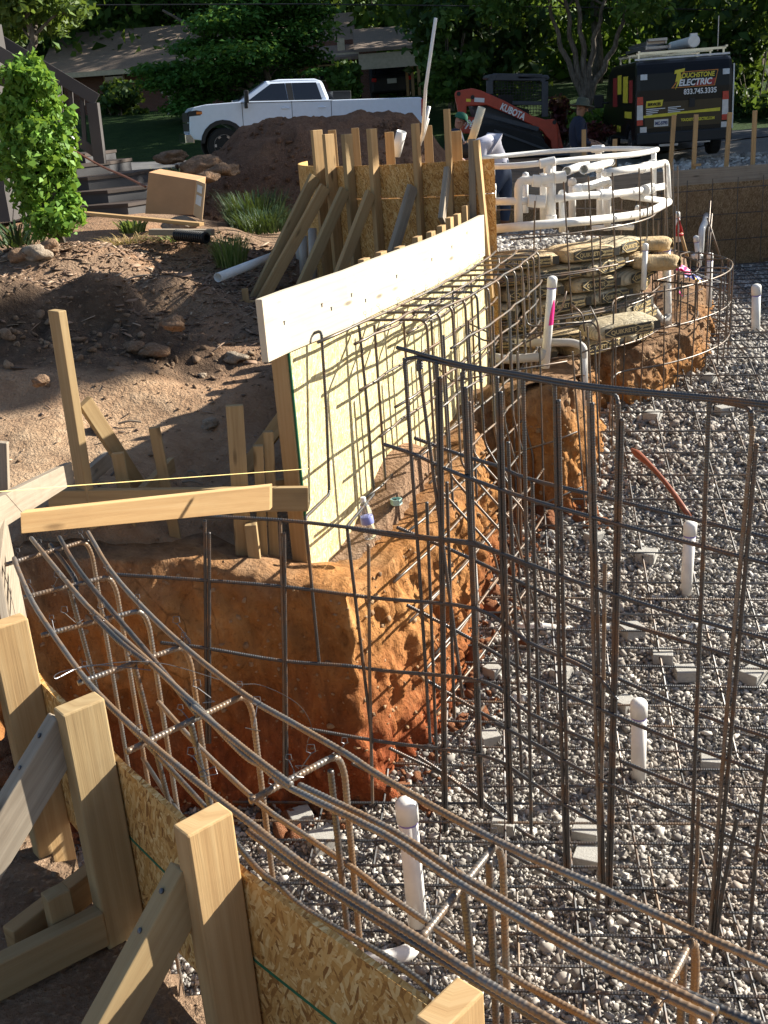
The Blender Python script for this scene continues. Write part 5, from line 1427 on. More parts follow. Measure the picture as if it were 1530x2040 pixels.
# ---- marking flags lying over the step
flags = [((1348, 540), (1382, 548), (1432, 560), (.85, .05, .25), "pink"), ((1352, 536), (1376, 541), (1450, 566), (.9, .12, .35), "bright pink, topmost"), ((1365, 553), (1398, 558), (1455, 566), (.12, .16, .6), "blue"), ((1386, 558), (1398, 563), (1446, 562), (.75, .5, .05), "yellow"), ((1352, 584), (1360, 592), (1400, 575), (.85, .03, .3), "small pink, lowest")]
for a, b, e, c, nm in flags:
    t_ = thing("marking_flag", "%s plastic marking flag on a wire, lying on the step bars" % nm, "marking flag", P(*b, y=9.6), "marking flags in a bundle")
    a, b, e = P(*a, y=9.5), P(*b, y=9.55), P(*e, y=9.75)
    mb = MB(); d = Vector((0, .1, .04)); G = []
    for i in range(5):
        s = i / 4; G.append([a.lerp(b, s) + d * (j / 3) * (1 - .5 * s) + UP * .01 * math.sin(i * 2 + j) for j in range(4)])
    mb.grid(G); o = obj("flag", mb, flat_mat("flag_film_" + nm.split()[0].strip(','), c, .4), t_); sm = o.modifiers.new("thick", 'SOLIDIFY'); sm.thickness = .002
    mb = MB(); mb.tube([b, e], .003, 5); obj("wire", mb, M['wire'], t_)
# ---- red-handled shovel standing behind the round cage
t_ = thing("shovel", "shovel with a red grip standing behind the round cage", "shovel", P(1368, 508, y=11.2))
R0 = flat_mat("red_grip", (.45, .03, .03), .45)
mb = MB(); q = [P(1345, 464, y=11.2), P(1353, 437, y=11.2), P(1357, 462, y=11.2)]; mb.tube(q, .02, 8); mb.tube([P(1343, 466, y=11.2), P(1360, 468, y=11.2)], .022, 8); obj("grip", mb, R0, t_, smooth=True)
mb = MB(); mb.tube([P(1356, 464, y=11.2), P(1369, 512, y=11.2)], .018, 10); obj("shaft", mb, M['wood'], t_, smooth=True)

# ---- cardboard box on the yard
M['card'] = flat_mat("cardboard", (.43, .25, .13), .85, var=.12, sc=4)
t_ = thing("cardboard_box", "tilted brown cardboard box standing on the yard beside the steps", "box", P(345, 432, y=11.0))
f = [P(296, 343, y=11.0), P(391, 359, y=10.95), P(385, 428, y=10.9), P(289, 426, y=10.95)]
mb = MB(); bk = Vector((.05, .35, .01)); mb.hexa([f[3], f[2], f[1], f[0]] + [v + bk for v in (f[3], f[2], f[1], f[0])]); obj("carton", mb, M['card'], t_, bevel=.004)
g = [f[1], P(409, 366, y=10.75), P(402, 440, y=10.7), f[2]]
mb = MB(); d = Vector((.006, .004, 0)); mb.hexa([g[3], g[2], g[1], g[0]] + [v + d for v in (g[3], g[2], g[1], g[0])]); obj("flap", mb, flat_mat("cardboard_light", (.55, .38, .22), .85, sc=4), t_)
mb = MB(); e = Vector((-.001, -.004, 0))
def onflap(u, v): return g[0].lerp(g[1], u).lerp(g[3].lerp(g[2], u), v) + e
mb.hexa([onflap(.2, .3), onflap(.75, .3), onflap(.75, .1), onflap(.2, .1)] + [onflap(*q) + e * .5 for q in ((.2, .3), (.75, .3), (.75, .1), (.2, .1))])
mb.hexa([onflap(.15, .65), onflap(.75, .65), onflap(.8, .38), onflap(.2, .38)] + [onflap(*q) + e * .5 for q in ((.15, .65), (.75, .65), (.8, .38), (.2, .38))])
obj("shipping_label", mb, flat_mat("label_paper", (.75, .74, .7), .7), t_)
# ---- stones, boards and rocks on the yard
for k, (px, py, yy, r, lb) in enumerate(((352, 432, 10.75, .15, "flat tan stone resting against the foot of the cardboard box"), (405, 342, 13.2, .24, "long brown boulder, biggest at the foot of the dug heap"), (445, 350, 13.0, .17, "brown boulder right of the biggest one at the heap's foot"), (340, 322, 14.5, .17, "boulder under the seeded grass near the truck's bumper"), (415, 362, 12.6, .13, "low stone in front of the long boulder"),
      (467, 686, 7.3, .075, "pale flat stone alone on the bare ground"), (398, 712, 7.1, .03, "small pale pebble left of the flat stone"), (300, 640, 7.2, .11, "largest clod at the toe of the bank"), (262, 645, 7.3, .08, "clod left of the largest one on the bank"), (410, 782, 6.4, .05, "tan stone at the edge of the sunlit tongue of ground"), (195, 800, 6.3, .07, "dark clod in the sunlit ground left of centre"),
      (95, 478, 8.7, .09, "brown stone under the left side of the shrub"), (70, 488, 8.6, .1, "pale tan stone at the left below the shrub"), (30, 480, 8.6, .09, "stone at the left edge below the shrub"), (345, 655, 7.0, .08, "clod just right of the largest one"), (560, 672, 7.4, .06, "brown clod beside the end of the pale board"), (85, 765, 6.0, .045, "clod near the left edge on the open ground"))):
    q = P(px, py, y=yy); z = gz(q.x, q.y)
    if abs(z - q.z) < .25: q.z = z
    tall = .45 if r > .1 else .6
    put_stone("boulder" if r > .15 else "stone", lb, "stone", q, r, M['rock'] if r > .14 and r < .16 or 'pale' in lb or 'tan' in lb else M['ground'], k * 2.3 + 1, None, 3, tall, .5)
lum = lumber("loose_board", None, P(160, 424, y=10.6), P(402, 447, y=9.9), .03, .07, UP, M['wood'])
tag(lum, "long thin sunlit board lying on the ground in front of the steps", "board")
lum = lumber("loose_board", None, P(300, 462, y=9.85), P(424, 463, y=9.7), .05, .09, UP, M['greywood'])
tag(lum, "short weathered timber lying behind the black drain pipe", "board")

# ---- wooden steps with two railings, and the pole of the porch
t_ = thing("wooden_steps", "grey painted wooden steps fanning down towards the yard", "steps", P(220, 428, y=12))
M['stain'] = flat_mat("grey_brown_stain", (.065, .06, .06), .7, sc=3); M['stainl'] = flat_mat("worn_grey_paint", (.055, .055, .06), .7, sc=5)
M['tread'] = flat_mat("brown_tread", (.05, .036, .03), .7)
for k, (xc, yt, xl, xr, yy) in enumerate(((168, 306, 60, 186, 13.3), (150, 328, 60, 218, 13.0), (174, 353, 40, 262, 12.7), (213, 379, 40, 292, 12.4), (253, 405, 40, 302, 12.1))):
    c_ = P(xc, yt, y=yy - .1); l_ = P(xl, yt + 4, y=yy + .02); r_ = P(xr, yt - 2, y=yy + .22)
    top = c_.z
    poly = [Vector((l_.x, l_.y, top)), Vector((c_.x, c_.y, top)), Vector((r_.x, r_.y, top)), Vector((r_.x + .1, r_.y + .75, top)), Vector((l_.x, l_.y + .8, top))]
    mb = MB(); mb.prism([p - UP * .035 for p in poly][::-1], (0, 0, -.32)); obj("riser", mb, M['stainl'], t_)
    ctr = sum(poly, Vector()) / 5
    mb = MB(); mb.prism([ctr + (p - ctr) * 1.035 for p in poly][::-1], (0, 0, -.034)); obj("tread", mb, M['tread'], t_)
for nm, lb, (A0, A1), yy, newel, bal in (("railing", "farther stained stair railing ending in a newel post by the road", ((-20, 70), (193, 199)), 12.7, (196, 326), (118, 140, 163)), ("railing", "nearer stained stair railing behind the leafy shrub", ((-20, 96), (113, 174)), 11.6, (110, 300), (12, 36, 60, 84))):
    T2 = thing(nm, lb, "railing", P(newel[0], newel[1], y=yy), "railings of the wooden steps")
    lumber("handrail", T2, P(*A0, y=yy - .2), P(*A1, y=yy), .13, .06, UP, M['stain'])
    lumber("newel_post", T2, P(newel[0] + 4, newel[1], y=yy), P(A1[0] - 8, A1[1] + 6, y=yy), .12, .12, None, M['stain'])
    a, b = P(A0[0], A0[1] + 95, y=yy), P(A1[0], newel[1] - 20, y=yy)
    lumber("bottom_rail", T2, a, b, .10, .04, UP, M['stain'])
    for x in bal:
        s = (x - A0[0]) / (A1[0] - A0[0]); yt = A0[1] + (A1[1] - A0[1]) * s; s2 = s; yb = (A0[1] + 95) + (newel[1] - 20 - A0[1] - 95) * s2
        lumber("baluster", T2, P(x + 6, yb, y=yy), P(x, yt + 4, y=yy), .045, .035, Vector((1, 0, 0)), M['stain'])
T2 = thing("porch", "dark stained deck corner at the left edge behind the shrub", "deck", P(-20, 420, y=11.4))
mb = MB(); mb.box(P(-75, 250, y=11.9), (.9, .9, 1.9)); obj("deck_skirt", mb, M['stain'], T2)
mb = MB(); c_ = P(-75, 150, y=11.9); mb.box(c_ + UP * .0, (1.0, 1.0, .08)); obj("deck_board", mb, M['tread'], T2)
q = P(137, 275, y=12.3); mb = MB()
mb.lathe(q - UP * .05, [(.03, -.12), (.055, -.1), (.06, .0), (.05, .1), (.02, .15), (.015, .17)], 12, (.1, 0, 1)); mb.tube([q + UP * .1 + Vector((.02, 0, 0)), q + UP * .19 + Vector((.0, 0, 0)), q + UP * .19 + Vector((-.03, 0, 0)), q + UP * .1 + Vector((-.03, 0, 0))], .008, 6)
tag(obj("white_jug", mb, flat_mat("white_jug_plastic", (.8, .8, .8), .5), smooth=True), "white plastic jug hanging by its handle on the stair railing", "jug")
mb = MB(); mb.tube(curve([P(145, 298, y=12.0), P(200, 330, y=11.8), P(250, 352, y=11.5), P(290, 372, y=11.2)], 4), .012, 6)
tag(obj("garden_hose", mb, flat_mat("brown_hose", (.2, .09, .06), .6)), "thin brown hose running down across the wooden steps", "hose")
# ================================================================ vehicles
M['whitepaint'] = flat_mat("white_car_paint", (.66, .74, .88), .22, 0, .6, .03)
M['glass'] = flat_mat("tinted_glass", (.012, .014, .02), .06, 0, .8, .1)
M['tyre'] = flat_mat("tyre_rubber", (.016, .016, .017), .85)
M['chrome'] = flat_mat("chrome_trim", (.55, .55, .57), .15, 1.0)
M['alloy'] = flat_mat("wheel_alloy", (.35, .35, .37), .35, .9)
M['black'] = flat_mat("black_trim", (.015, .015, .017), .5)
M['redlens'] = flat_mat("red_lens", (.45, .012, .012), .2, 0, .7)
M['amber'] = flat_mat("amber_lens", (.7, .2, .03), .25)
M['clearlens'] = flat_mat("clear_lens", (.55, .56, .58), .2, .1)
M['seam'] = flat_mat("panel_gap", (.05, .05, .055), .8)
def wheel(root, c, r, w):
    t_ = obj("wheel", (lambda mb: (mb.lathe(c, [(r * .62, -w / 2), (r * .92, -w / 2), (r, -w * .36), (r, w * .36), (r * .92, w / 2), (r * .62, w / 2)], 28, (0, 1, 0)), mb)[1])(MB()), M['tyre'], root, smooth=False, local=True)
    mb = MB(); mb.lathe(c, [(r * .6, -w * .42), (r * .63, -w * .5), (r * .6, w * .42), (r * .63, w * .5), (r * .58, w * .5), (r * .5, w * .36), (r * .16, w * .3), (r * .14, w * .42), (.01, w * .43)], 24, (0, 1, 0))
    for k in range(6):
        a = k * math.pi / 3; p = Vector(c) + Vector((math.cos(a) * r * .14, w * .4, math.sin(a) * r * .14)); q = Vector(c) + Vector((math.cos(a) * r * .58, w * .46, math.sin(a) * r * .58)); mb.beam(p, q, .03, .07, (0, 1, 0))
    o = obj("rim", mb, M['alloy'], t_, local=True); return t_
def arcpts(cx, cz, r, a0, a1, n=10): return [(cx + r * math.cos(R_(a0 + (a1 - a0) * i / n)), cz + r * math.sin(R_(a0 + (a1 - a0) * i / n))) for i in range(n + 1)]
def side_prism(poly, y0, y1): 
    mb = MB(); mb.prism([Vector((x, y0, z)) for x, z in poly], (0, y1 - y0, 0)); return mb
# ---- white crew cab pickup
gT = P(620, 318, y=28.0)
TR = thing("pickup_truck", "white crew cab pickup parked on the road behind the earth heap", "pickup truck", Vector((0, 0, 0)), None, R_(180 + 13), 0, R_(-2.3))
fx_, fz_ = 5.35, .43
prof = [(.03, .66), (.03, 1.44), (.1, 1.46), (2.45, 1.45), (2.55, 1.46), (4.75, 1.47), (4.95, 1.46), (5.75, 1.42), (6.06, 1.36), (6.17, 1.22), (6.2, .9), (6.2, .72), (6.12, .6), (5.88, .56)] + arcpts(fx_, .45, .52, 12, 168)[0:] + [(4.8, .46), (2.0, .46)] + arcpts(1.45, .45, .52, 10, 170) + [(.9, .6)]
TB = obj("body", side_prism(prof, -.99, .99), M['whitepaint'], TR, bevel=.05, local=True)
mb = MB(); mb.hexa([(2.5, -.93, 1.44), (2.5, .93, 1.44), (2.66, .74, 1.95), (2.66, -.74, 1.95), (4.95, -.93, 1.44), (4.95, .93, 1.44), (4.12, .72, 1.95), (4.12, -.72, 1.95)])
obj("cab", mb, M['whitepaint'], TR, bevel=.09, local=True)
mb = MB(); mb.hexa([(2.72, -.70, 1.94), (2.72, .70, 1.94), (2.85, .66, 1.985), (2.85, -.66, 1.985), (4.05, -.70, 1.94), (4.05, .70, 1.94), (3.8, .66, 1.985), (3.8, -.66, 1.985)]); obj("roof", mb, M['whitepaint'], TR, bevel=.02, local=True)
def on_side(x, z): return Vector((x, .93 + (z - 1.44) * (.73 - .93) / .51 + .012, z))
for nm, q in (("window", [(3.62, 1.47), (4.66, 1.47), (4.55, 1.55), (4.02, 1.88), (3.66, 1.89)]), ("window", [(2.72, 1.47), (3.45, 1.47), (3.47, 1.89), (2.83, 1.89)]), ):
    mb = MB(); mb.prism([on_side(*p) for p in q][::-1], (0, -.02, 0)); obj(nm, mb, M['glass'], TR, local=True)
mb = MB(); mb.prism([on_side(x, z) + Vector((0, .001, 0)) for x, z in ((3.46, 1.47), (3.61, 1.47), (3.64, 1.89), (3.48, 1.89))][::-1], (0, -.02, 0)); obj("pillar", mb, M['black'], TR, local=True)
mb = MB(); mb.prism([(4.88, -.82, 1.5), (4.88, .82, 1.5), (4.17, .66, 1.92), (4.17, -.66, 1.92)], (.02, 0, .02)); obj("windscreen", mb, M['glass'], TR, local=True)
mb = MB()
for x in (4.83, 3.54, 2.5): mb.box((x, .992, 1.0), (.012, .008, .9))
mb.box((3.66, .992, 1.43), (2.4, .008, .012)); obj("door_gap", mb, M['seam'], TR, local=True)
for x in (3.72, 2.75): mb = MB(); mb.box((x, 1.005, 1.28), (.2, .03, .035)); obj("door_handle", mb, M['whitepaint'], TR, bevel=.008, local=True)
mb = MB(); mb.box((4.72, 1.12, 1.58), (.1, .2, .3)); mb.box((4.74, 1.12, 1.36), (.08, .16, .12)); mb.beam((4.72, .93, 1.5), (4.72, 1.1, 1.5), .05, .06); obj("mirror", mb, M['black'], TR, bevel=.02, local=True)
mb = MB(); mb.prism([(x, .6, z) for x, z in ((6.18, 1.27), (6.0, 1.29), (5.86, 1.27), (5.9, 1.17), (6.195, 1.15))], (0, .395, 0)); obj("headlight", mb, M['black'], TR, local=True)
mb = MB(); mb.box((5.93, .997, 1.225), (.14, .012, .06)); obj("marker_lamp", mb, M['amber'], TR, local=True)
mb = MB(); mb.box((6.2, 0, 1.02), (.05, 1.6, .46)); obj("grille", mb, M['black'], TR, bevel=.02, local=True)
mb = MB(); mb.box((6.2, 0, 1.0), (.07, 1.62, .05)); mb.box((6.22, 0, .62), (.24, 1.96, .24)); obj("bumper", mb, M['chrome'], TR, bevel=.03, local=True)
mb = MB(); mb.box((-.1, 0, .62), (.22, 1.9, .2)); obj("rear_bumper", mb, M['chrome'], TR, bevel=.03, local=True)
mb = MB(); mb.box((.02, .93, 1.2), (.08, .15, .42)); mb.box((.02, -.93, 1.2), (.08, .15, .42)); obj("tail_light", mb, M['redlens'], TR, bevel=.02, local=True)
mb = MB(); mb.prism([Vector((x, .985, z)) for x, z in arcpts(fx_, .45, .60, 5, 175) + arcpts(fx_, .45, .5, 175, 5)], (0, .02, 0)); obj("arch_trim", mb, M['black'], TR, local=True); mb = MB(); mb.prism([Vector((x, .985, z)) for x, z in arcpts(1.45, .45, .60, 5, 175) + arcpts(1.45, .45, .5, 175, 5)], (0, .02, 0)); obj("arch_trim", mb, M['black'], TR, local=True)
for x in (fx_, 1.45):
    for y in (.84, -.84): wheel(TR, (x, y, .43), .43, .27)
mb = MB(); mb.box((3.1, 0, .45), (5.0, 1.5, .2)); obj("chassis", mb, M['black'], TR, local=True)
mb = MB(); mb.box((2.15, 0, 1.56), (.5, 1.5, .22)); obj("tool_box", mb, M['black'], TR, bevel=.02, local=True)
TR.scale = (.935, .94, .94)
TR.location = gT - (Matrix.Rotation(R_(193), 3, 'Z') @ Vector((2.9, .94, 0)))
TR.location.z = P(620, 160, y=28).z - 1.985 * .94 - .06
# ---- dark car under the carport
SV = thing("parked_car", "dark car parked nose-in under the carport, seen from behind", "car", P(783, 200, y=52), None, R_(95))
mb = side_prism([(0, .35), (0, 1.0), (.25, 1.08), (.75, 1.7), (2.9, 1.74), (3.6, 1.1), (4.6, 1.0), (4.7, .35)], -.92, .92); obj("body", mb, M['black'], SV, bevel=.08, local=True)
mb = MB(); mb.prism([(.26, -.72, 1.13), (.26, .72, 1.13), (.66, .62, 1.6), (.66, -.62, 1.6)], (-.02, 0, .0)); obj("rear_window", mb, M['glass'], SV, local=True)
mb = MB(); mb.box((-.01, 0, .82), (.03, .42, .2)); obj("number_plate", mb, M['clearlens'], SV, local=True)
for s in (-1, 1): mb = MB(); mb.box((0, s * .8, .9), (.05, .2, .16)); obj("tail_light", mb, M['redlens'], SV, local=True)
for x in (.9, 3.7):
    for y in (.8, -.8): wheel(SV, (x, y, .34), .34, .22)

# ---- black works van seen from behind
M['vanpaint'] = flat_mat("black_van_paint", (.006, .0055, .006), .3, 0, .3)
M['vanbrown'] = flat_mat("brown_van_wrap", (.05, .033, .014), .35)
M['vyellow'] = flat_mat("yellow_vinyl", (.68, .56, .05), .45); M['vred'] = flat_mat("red_vinyl", (.32, .03, .03), .45)
M['vorange'] = flat_mat("orange_vinyl", (.6, .22, .04), .45); M['vwhite'] = flat_mat("white_vinyl", (.75, .75, .76), .45)
vb = P(1360, 316, y=24.6)
VN = thing("van", "black electrician's van with yellow lettering and a loaded roof rack, seen from behind", "van", Vector((vb.x, vb.y, vb.z)), None, R_(85))
VN.scale = (1, 1, .93)
vp = [(0, .42), (0, 1.55), (.03, 1.9), (.12, 2.12), (.3, 2.2), (4.0, 2.2), (4.5, 2.0), (5.05, 1.35), (5.5, 1.15), (5.6, .9), (5.6, .4)] + arcpts(4.6, .35, .4, 10, 170) + arcpts(1.05, .35, .42, 10, 170) + [(.55, .36)]
obj("body", side_prism(vp, -1.02, 1.02), M['vanpaint'], VN, bevel=.09, local=True)
def VR(u, v, d=.0): return Vector((-.004 - d + max(0, v - 1.55) * .09, -u, v))     # rear face: u to the right, v up
def rear_poly(nm, pts, mat, d=.0, t=.006):
    mb = MB(); mb.prism([VR(u, v, d) for u, v in pts], (-t, 0, 0)); return obj(nm, mb, mat, VN, local=True)
def rear_text(nm, s, u, v, size, w, mat, d=.014, shear=0, bold=.004, slope=0.0):
    return obj(nm, text_mb(s, size, VR(u, v, d), (0, -1, slope), (.09 if v > 1.5 else 0, 0, 1), .004, bold, shear=shear, width=w), mat, VN, local=True)
rear_poly("door_wrap", [(-.83, .72), (.80, .72), (.80, 1.28), (-.83, 1.28)], M['vanbrown'], 0, .002)
rear_poly("logo_panel", [(-.28, 1.56), (.63, 1.56), (.70, 1.90), (-.02, 1.90)], M['vorange'], .001)
rear_poly("logo_panel", [(-.24, 1.575), (.615, 1.575), (.68, 1.885), (-.0, 1.885)], M['vanpaint'], .006)
rear_poly("logo_panel", [(.18, 1.578), (.612, 1.578), (.645, 1.72), (.30, 1.72)], M['vred'], .008)
rear_text("lettering", "OUCHSTONE", -.07, 1.765, .145, .69, M['vyellow'], .016, .15)
rear_text("lettering", "ELECTRIC", -.13, 1.60, .19, .70, M['vwhite'], .018, .22, .006)
rear_poly("lightning_bolt", [(-.21, 1.94), (.0, 1.97), (-.01, 1.90), (-.09, 1.885), (-.075, 1.78), (-.03, 1.79), (-.2, 1.53), (-.15, 1.70), (-.2, 1.69), (-.165, 1.87), (-.22, 1.86)], M['vyellow'], .014)
rear_text("phone_number", "833.745.3335", -.02, 1.41, .16, .69, M['vwhite'], .012)
rear_poly("services_panel", [(-.81, 1.17), (-.47, 1.19), (-.445, 1.33), (-.80, 1.32)], M['vyellow'], .002)
rear_text("lettering", "SERVICES", -.775, 1.215, .085, .28, M['vanpaint'], .012)
for i in range(4):
    w = (.40, .26, .24, .13)[i]; rear_poly("list_line", [(-.8, 1.13 - i * .04), (-.8 + w, 1.13 - i * .04 + .004), (-.8 + w, 1.15 - i * .04), (-.8, 1.148 - i * .04)], M['vwhite'], .003)
for i in range(4):
    w = (.27, .19, .34, .26)[i]; rear_poly("list_line", [(-.34, 1.145 - i * .035), (-.34 + w, 1.15 - i * .035), (-.34 + w, 1.165 - i * .035), (-.34, 1.16 - i * .035)], M['vwhite'], .003)
rear_poly("yellow_stripe", [(-.86, .955), (-.15, .965), (-.15, 1.0), (.76, 1.0), (.76, 1.075), (-.86, 1.01)], M['vyellow'], .004)
rear_text("web_address", "TOUCHSTONEELECTRIC.COM", -.06, .83, .085, .71, M['vyellow'], .008)
rear_poly("number_plate", [(-.63, .75), (-.33, .75), (-.33, .905), (-.63, .905)], M['clearlens'], .006)
rear_text("plate_number", "MC-5793", -.61, .79, .1, .26, flat_mat("plate_ink", (.03, .05, .15), .5), .016)
rear_poly("door_seam", [(-.045, .3), (-.04, .3), (-.01, 2.05), (-.016, 2.05)], M['seam'], .005)
for s, (u0, u1) in ((-1, (-1.0, -.87)), (1, (.80, .93))):
    for (v0, v1, m_) in ((.80, .92, 'redlens'), (.92, 1.24, 'clearlens'), (1.24, 1.42, 'redlens')):
        rear_poly("tail_light", [(u0, v0), (u1, v0), (u1 - .01, v1), (u0, v1)], M[m_], .0, .03)
    for v in (1.84, .70): rear_poly("hinge", [(s * .86 - .07, v - .06), (s * .86 + .07, v - .06), (s * .86 + .07, v + .06), (s * .86 - .07, v + .06)], M['clearlens'], .0, .03)
    rear_poly("reflector", [(s * .9 - .03, .50), (s * .9 + .03, .50), (s * .9 + .03, .56), (s * .9 - .03, .56)], M['redlens'], .10, .02)
rear_poly("door_handle", [(.1, 1.13), (.22, 1.13), (.22, 1.32), (.1, 1.32)], M['black'], .003, .03)
mb = MB(); mb.box((-.06, 0, .5), (.18, 2.0, .26)); obj("bumper", mb, M['black'], VN, bevel=.03, local=True)
for c_, s_ in (((-.12, .35, .34), (.22, .4, .05)), ((-.12, -.38, .36), (.2, .3, .03))): mb = MB(); mb.box(c_, s_); obj("tow_step", mb, M['alloy'], VN, local=True)
mb = MB(); mb.box((.35, 0, 2.23), (.05, 2.0, .04)); obj("roof_lip", mb, M['vwhite'], VN, local=True)
for x in (1.05, 4.6):
    for y in (.86, -.86): wheel(VN, (x, y, .35), .35, .24)
mb = MB(); mb.box((4.55, 1.25, 1.35), (.12, .24, .34)); mb.beam((4.5, 1.0, 1.3), (4.5, 1.2, 1.3), .05, .06); obj("mirror", mb, M['black'], VN, bevel=.02, local=True)
for q in ([(.6, .95), (1.6, .95), (1.6, 1.1), (.6, 1.1)], [(1.2, 1.3), (1.9, 1.3), (1.9, 1.9), (1.2, 1.9)], [(2.3, .6), (3.4, .6), (3.4, .75), (2.3, .75)], [(2.2, 1.5), (2.8, 1.5), (2.8, 1.95), (2.2, 1.95)]):
    mb = MB(); mb.prism([(x, 1.018, z) for x, z in q], (0, .008, 0)); obj("side_graphic", mb, M['vyellow'], VN, local=True)
mb = MB(); mb.prism([(x, 1.018, z) for x, z in ((2.9, 1.2), (3.6, 1.2), (3.6, 1.9), (2.9, 1.9))], (0, .007, 0)); obj("side_graphic", mb, M['vred'], VN, local=True)
mb = MB(); mb.prism([(x, 1.018, z) for x, z in ((.5, 1.3), (1.0, 1.3), (1.0, 1.8), (.5, 1.8))], (0, .007, 0)); obj("side_graphic", mb, M['vred'], VN, local=True)
mb = MB(); mb.prism([(x, -1.03, z) for x, z in ((.05, .6), (.12, .6), (.2, 2.0), (.1, 2.0))], (0, -.03, 0)); obj("side_edge", mb, M['clearlens'], VN, local=True)
# the rack and what is tied on it
RK = obj("roof_rack", (lambda mb: ([mb.beam((x, -.95, 2.36), (x, .95, 2.36), .05, .05) for x in (.5, 1.8, 3.2)], [mb.beam((x, y, 2.2), (x, y, 2.36), .04, .04) for x in (.5, 1.8, 3.2) for y in (-.9, .9)], [mb.beam((.3, y, 2.39), (3.4, y, 2.39), .04, .05) for y in (-.92, .92)], mb)[3])(MB()), M['chrome'], VN, local=True)
LD = thing("ladder", "aluminium step ladder lying folded on the black van's roof rack", "ladder", VN.location + Vector((-.45, .7, 2.25)), None, R_(85))
mb = MB()
for y in (-.25, .25): mb.beam((-.3, y, .05), (2.6, y, .05), .08, .03)
for y in (-.2, .2): mb.beam((-.1, y, .15), (2.5, y, .15), .07, .03)
for i in range(8): mb.beam((-.1 + i * .36, -.25, .05), (-.1 + i * .36, .25, .05), .05, .03)
for i in range(8): mb.beam((-.0 + i * .34, -.2, .15), (-.0 + i * .34, .2, .15), .05, .03)
mb.box((-.1, 0, .2), (.3, .4, .05)); obj("ladder_frame", mb, M['alloy'], LD, local=True)
TBB = thing("conduit_tube", "white capped conduit carrier tube on the van's roof rack", "tube", VN.location + Vector((.28, .35, 2.36)), None, R_(85))
mb = MB(); mb.lathe((0, 0, 0), [(.11, 0), (.125, .01), (.125, .2), (.11, .21), (.11, 2.5)], 20, (1, 0, 0)); obj("tube", mb, M['pvc'], TBB, smooth=False, local=True)
mb = MB(); mb.box((.08, 0, .13), (.12, .14, .06)); obj("latch", mb, M['pvc'], TBB, local=True)
mb = MB(); mb.tube([(0, 0, 0), (0, 0, .75)], .012, 6); o = obj("antenna", mb, M['alloy'], VN, local=True); o.location = (.7, -.82, 2.3)

# ---- red tracked loader
YL = 29.0
M['lred'] = flat_mat("orange_red_paint", (.42, .045, .02), .38, 0, .5); M['lgrey'] = flat_mat("dark_machine_grey", (.045, .05, .062), .5)
def Z2(a, b, y=YL): return P(860 + a / 4.371, 120 + b / 4.371, y=y)
LOAD = thing("track_loader", "red tracked loader with dark caged cab and a long lift arm", "loader", Z2(700, 790))
dY = Vector((0, 1, 0))
arm = [(200, 295), (215, 268), (350, 243), (430, 262), (640, 355), (870, 482), (990, 517), (1060, 512), (1090, 535), (1100, 620), (1106, 775), (1046, 775), (1036, 700), (1000, 665), (968, 622), (900, 578), (700, 482), (480, 392), (305, 400), (302, 470), (232, 462)]
for yy in (YL - .78, YL + .7):
    mb = MB(); mb.prism([Z2(a, b, yy) for a, b in arm], dY * .14); obj("lift_arm", mb, M['lred'], LOAD, bevel=.02)
mb = MB(); mb.prism([Z2(a, b, YL - .6) for a, b in ((275, 480), (430, 505), (430, 640), (285, 640))], dY * 1.2); obj("hull", mb, M['lred'], LOAD, bevel=.03)
mb = MB(); mb.prism([Z2(a, b, YL - .5) for a, b in ((330, 330), (560, 330), (900, 520), (990, 700), (960, 760), (430, 640))], dY * 1.0); obj("chassis", mb, M['lgrey'], LOAD, bevel=.03)
for yy in (YL - .95, YL + .62):
    mb = MB(); mb.prism([Z2(a, b, yy) for a, b in ((420, 590), (450, 555), (540, 550), (760, 600), (960, 680), (1040, 770), (1010, 830), (480, 830), (410, 720))], dY * .36); obj("track", mb, M['tyre'], LOAD, bevel=.04)
mb = MB(); mb.beam(Z2(545, 610, YL - .97), Z2(990, 775, YL - .97), .05, .04); mb.beam(Z2(450, 470, YL - .8), Z2(930, 600, YL - .8), .1, .05); obj("side_rail", mb, M['lgrey'], LOAD)
def bar2(mb, l, y, w, d=.1):
    for p, q in zip(l[:-1], l[1:]): mb.beam(Z2(*p, y), Z2(*q, y), w, d, (0, 0, 1) if abs(p[1] - q[1]) < abs(p[0] - q[0]) else (1, 0, 0))
mb = MB(); 
for yy in (YL - .55, YL + .5): bar2(mb, [(505, 300), (503, 175), (530, 145), (960, 150), (985, 185), (985, 495)], yy, .16, .1); bar2(mb, [(700, 372), (985, 378)], yy, .09, .06)
mb.beam(Z2(530, 143, YL - .6), Z2(530, 143, YL + .6), .1, .2); 
mb.prism([Z2(a, b, YL - .6) for a, b in ((488, 150), (500, 122), (1010, 128), (1030, 150), (1020, 170), (500, 160))], dY * 1.2); obj("cab_frame", mb, M['lgrey'], LOAD, bevel=.015)
mb = MB()
for i in range(17): a = 535 + i * 25; mb.beam(Z2(a, 175, YL - .52), Z2(a, 470 if a > 700 else 175 + (a - 400) * .62 + 60, YL - .52), .012, .012, (1, 0, 0))
for i in range(12): b = 180 + i * 25; mb.beam(Z2(530 + max(0, (b - 330) * 1.5), b, YL - .52), Z2(960, b, YL - .52), .012, .012)
obj("side_mesh", mb, M['black'], LOAD)
mb = MB(); mb.prism([Z2(a, b, YL - .2) for a, b in ((600, 300), (700, 300), (720, 400), (850, 430), (850, 480), (600, 420))], dY * .5); obj("seat", mb, M['black'], LOAD)
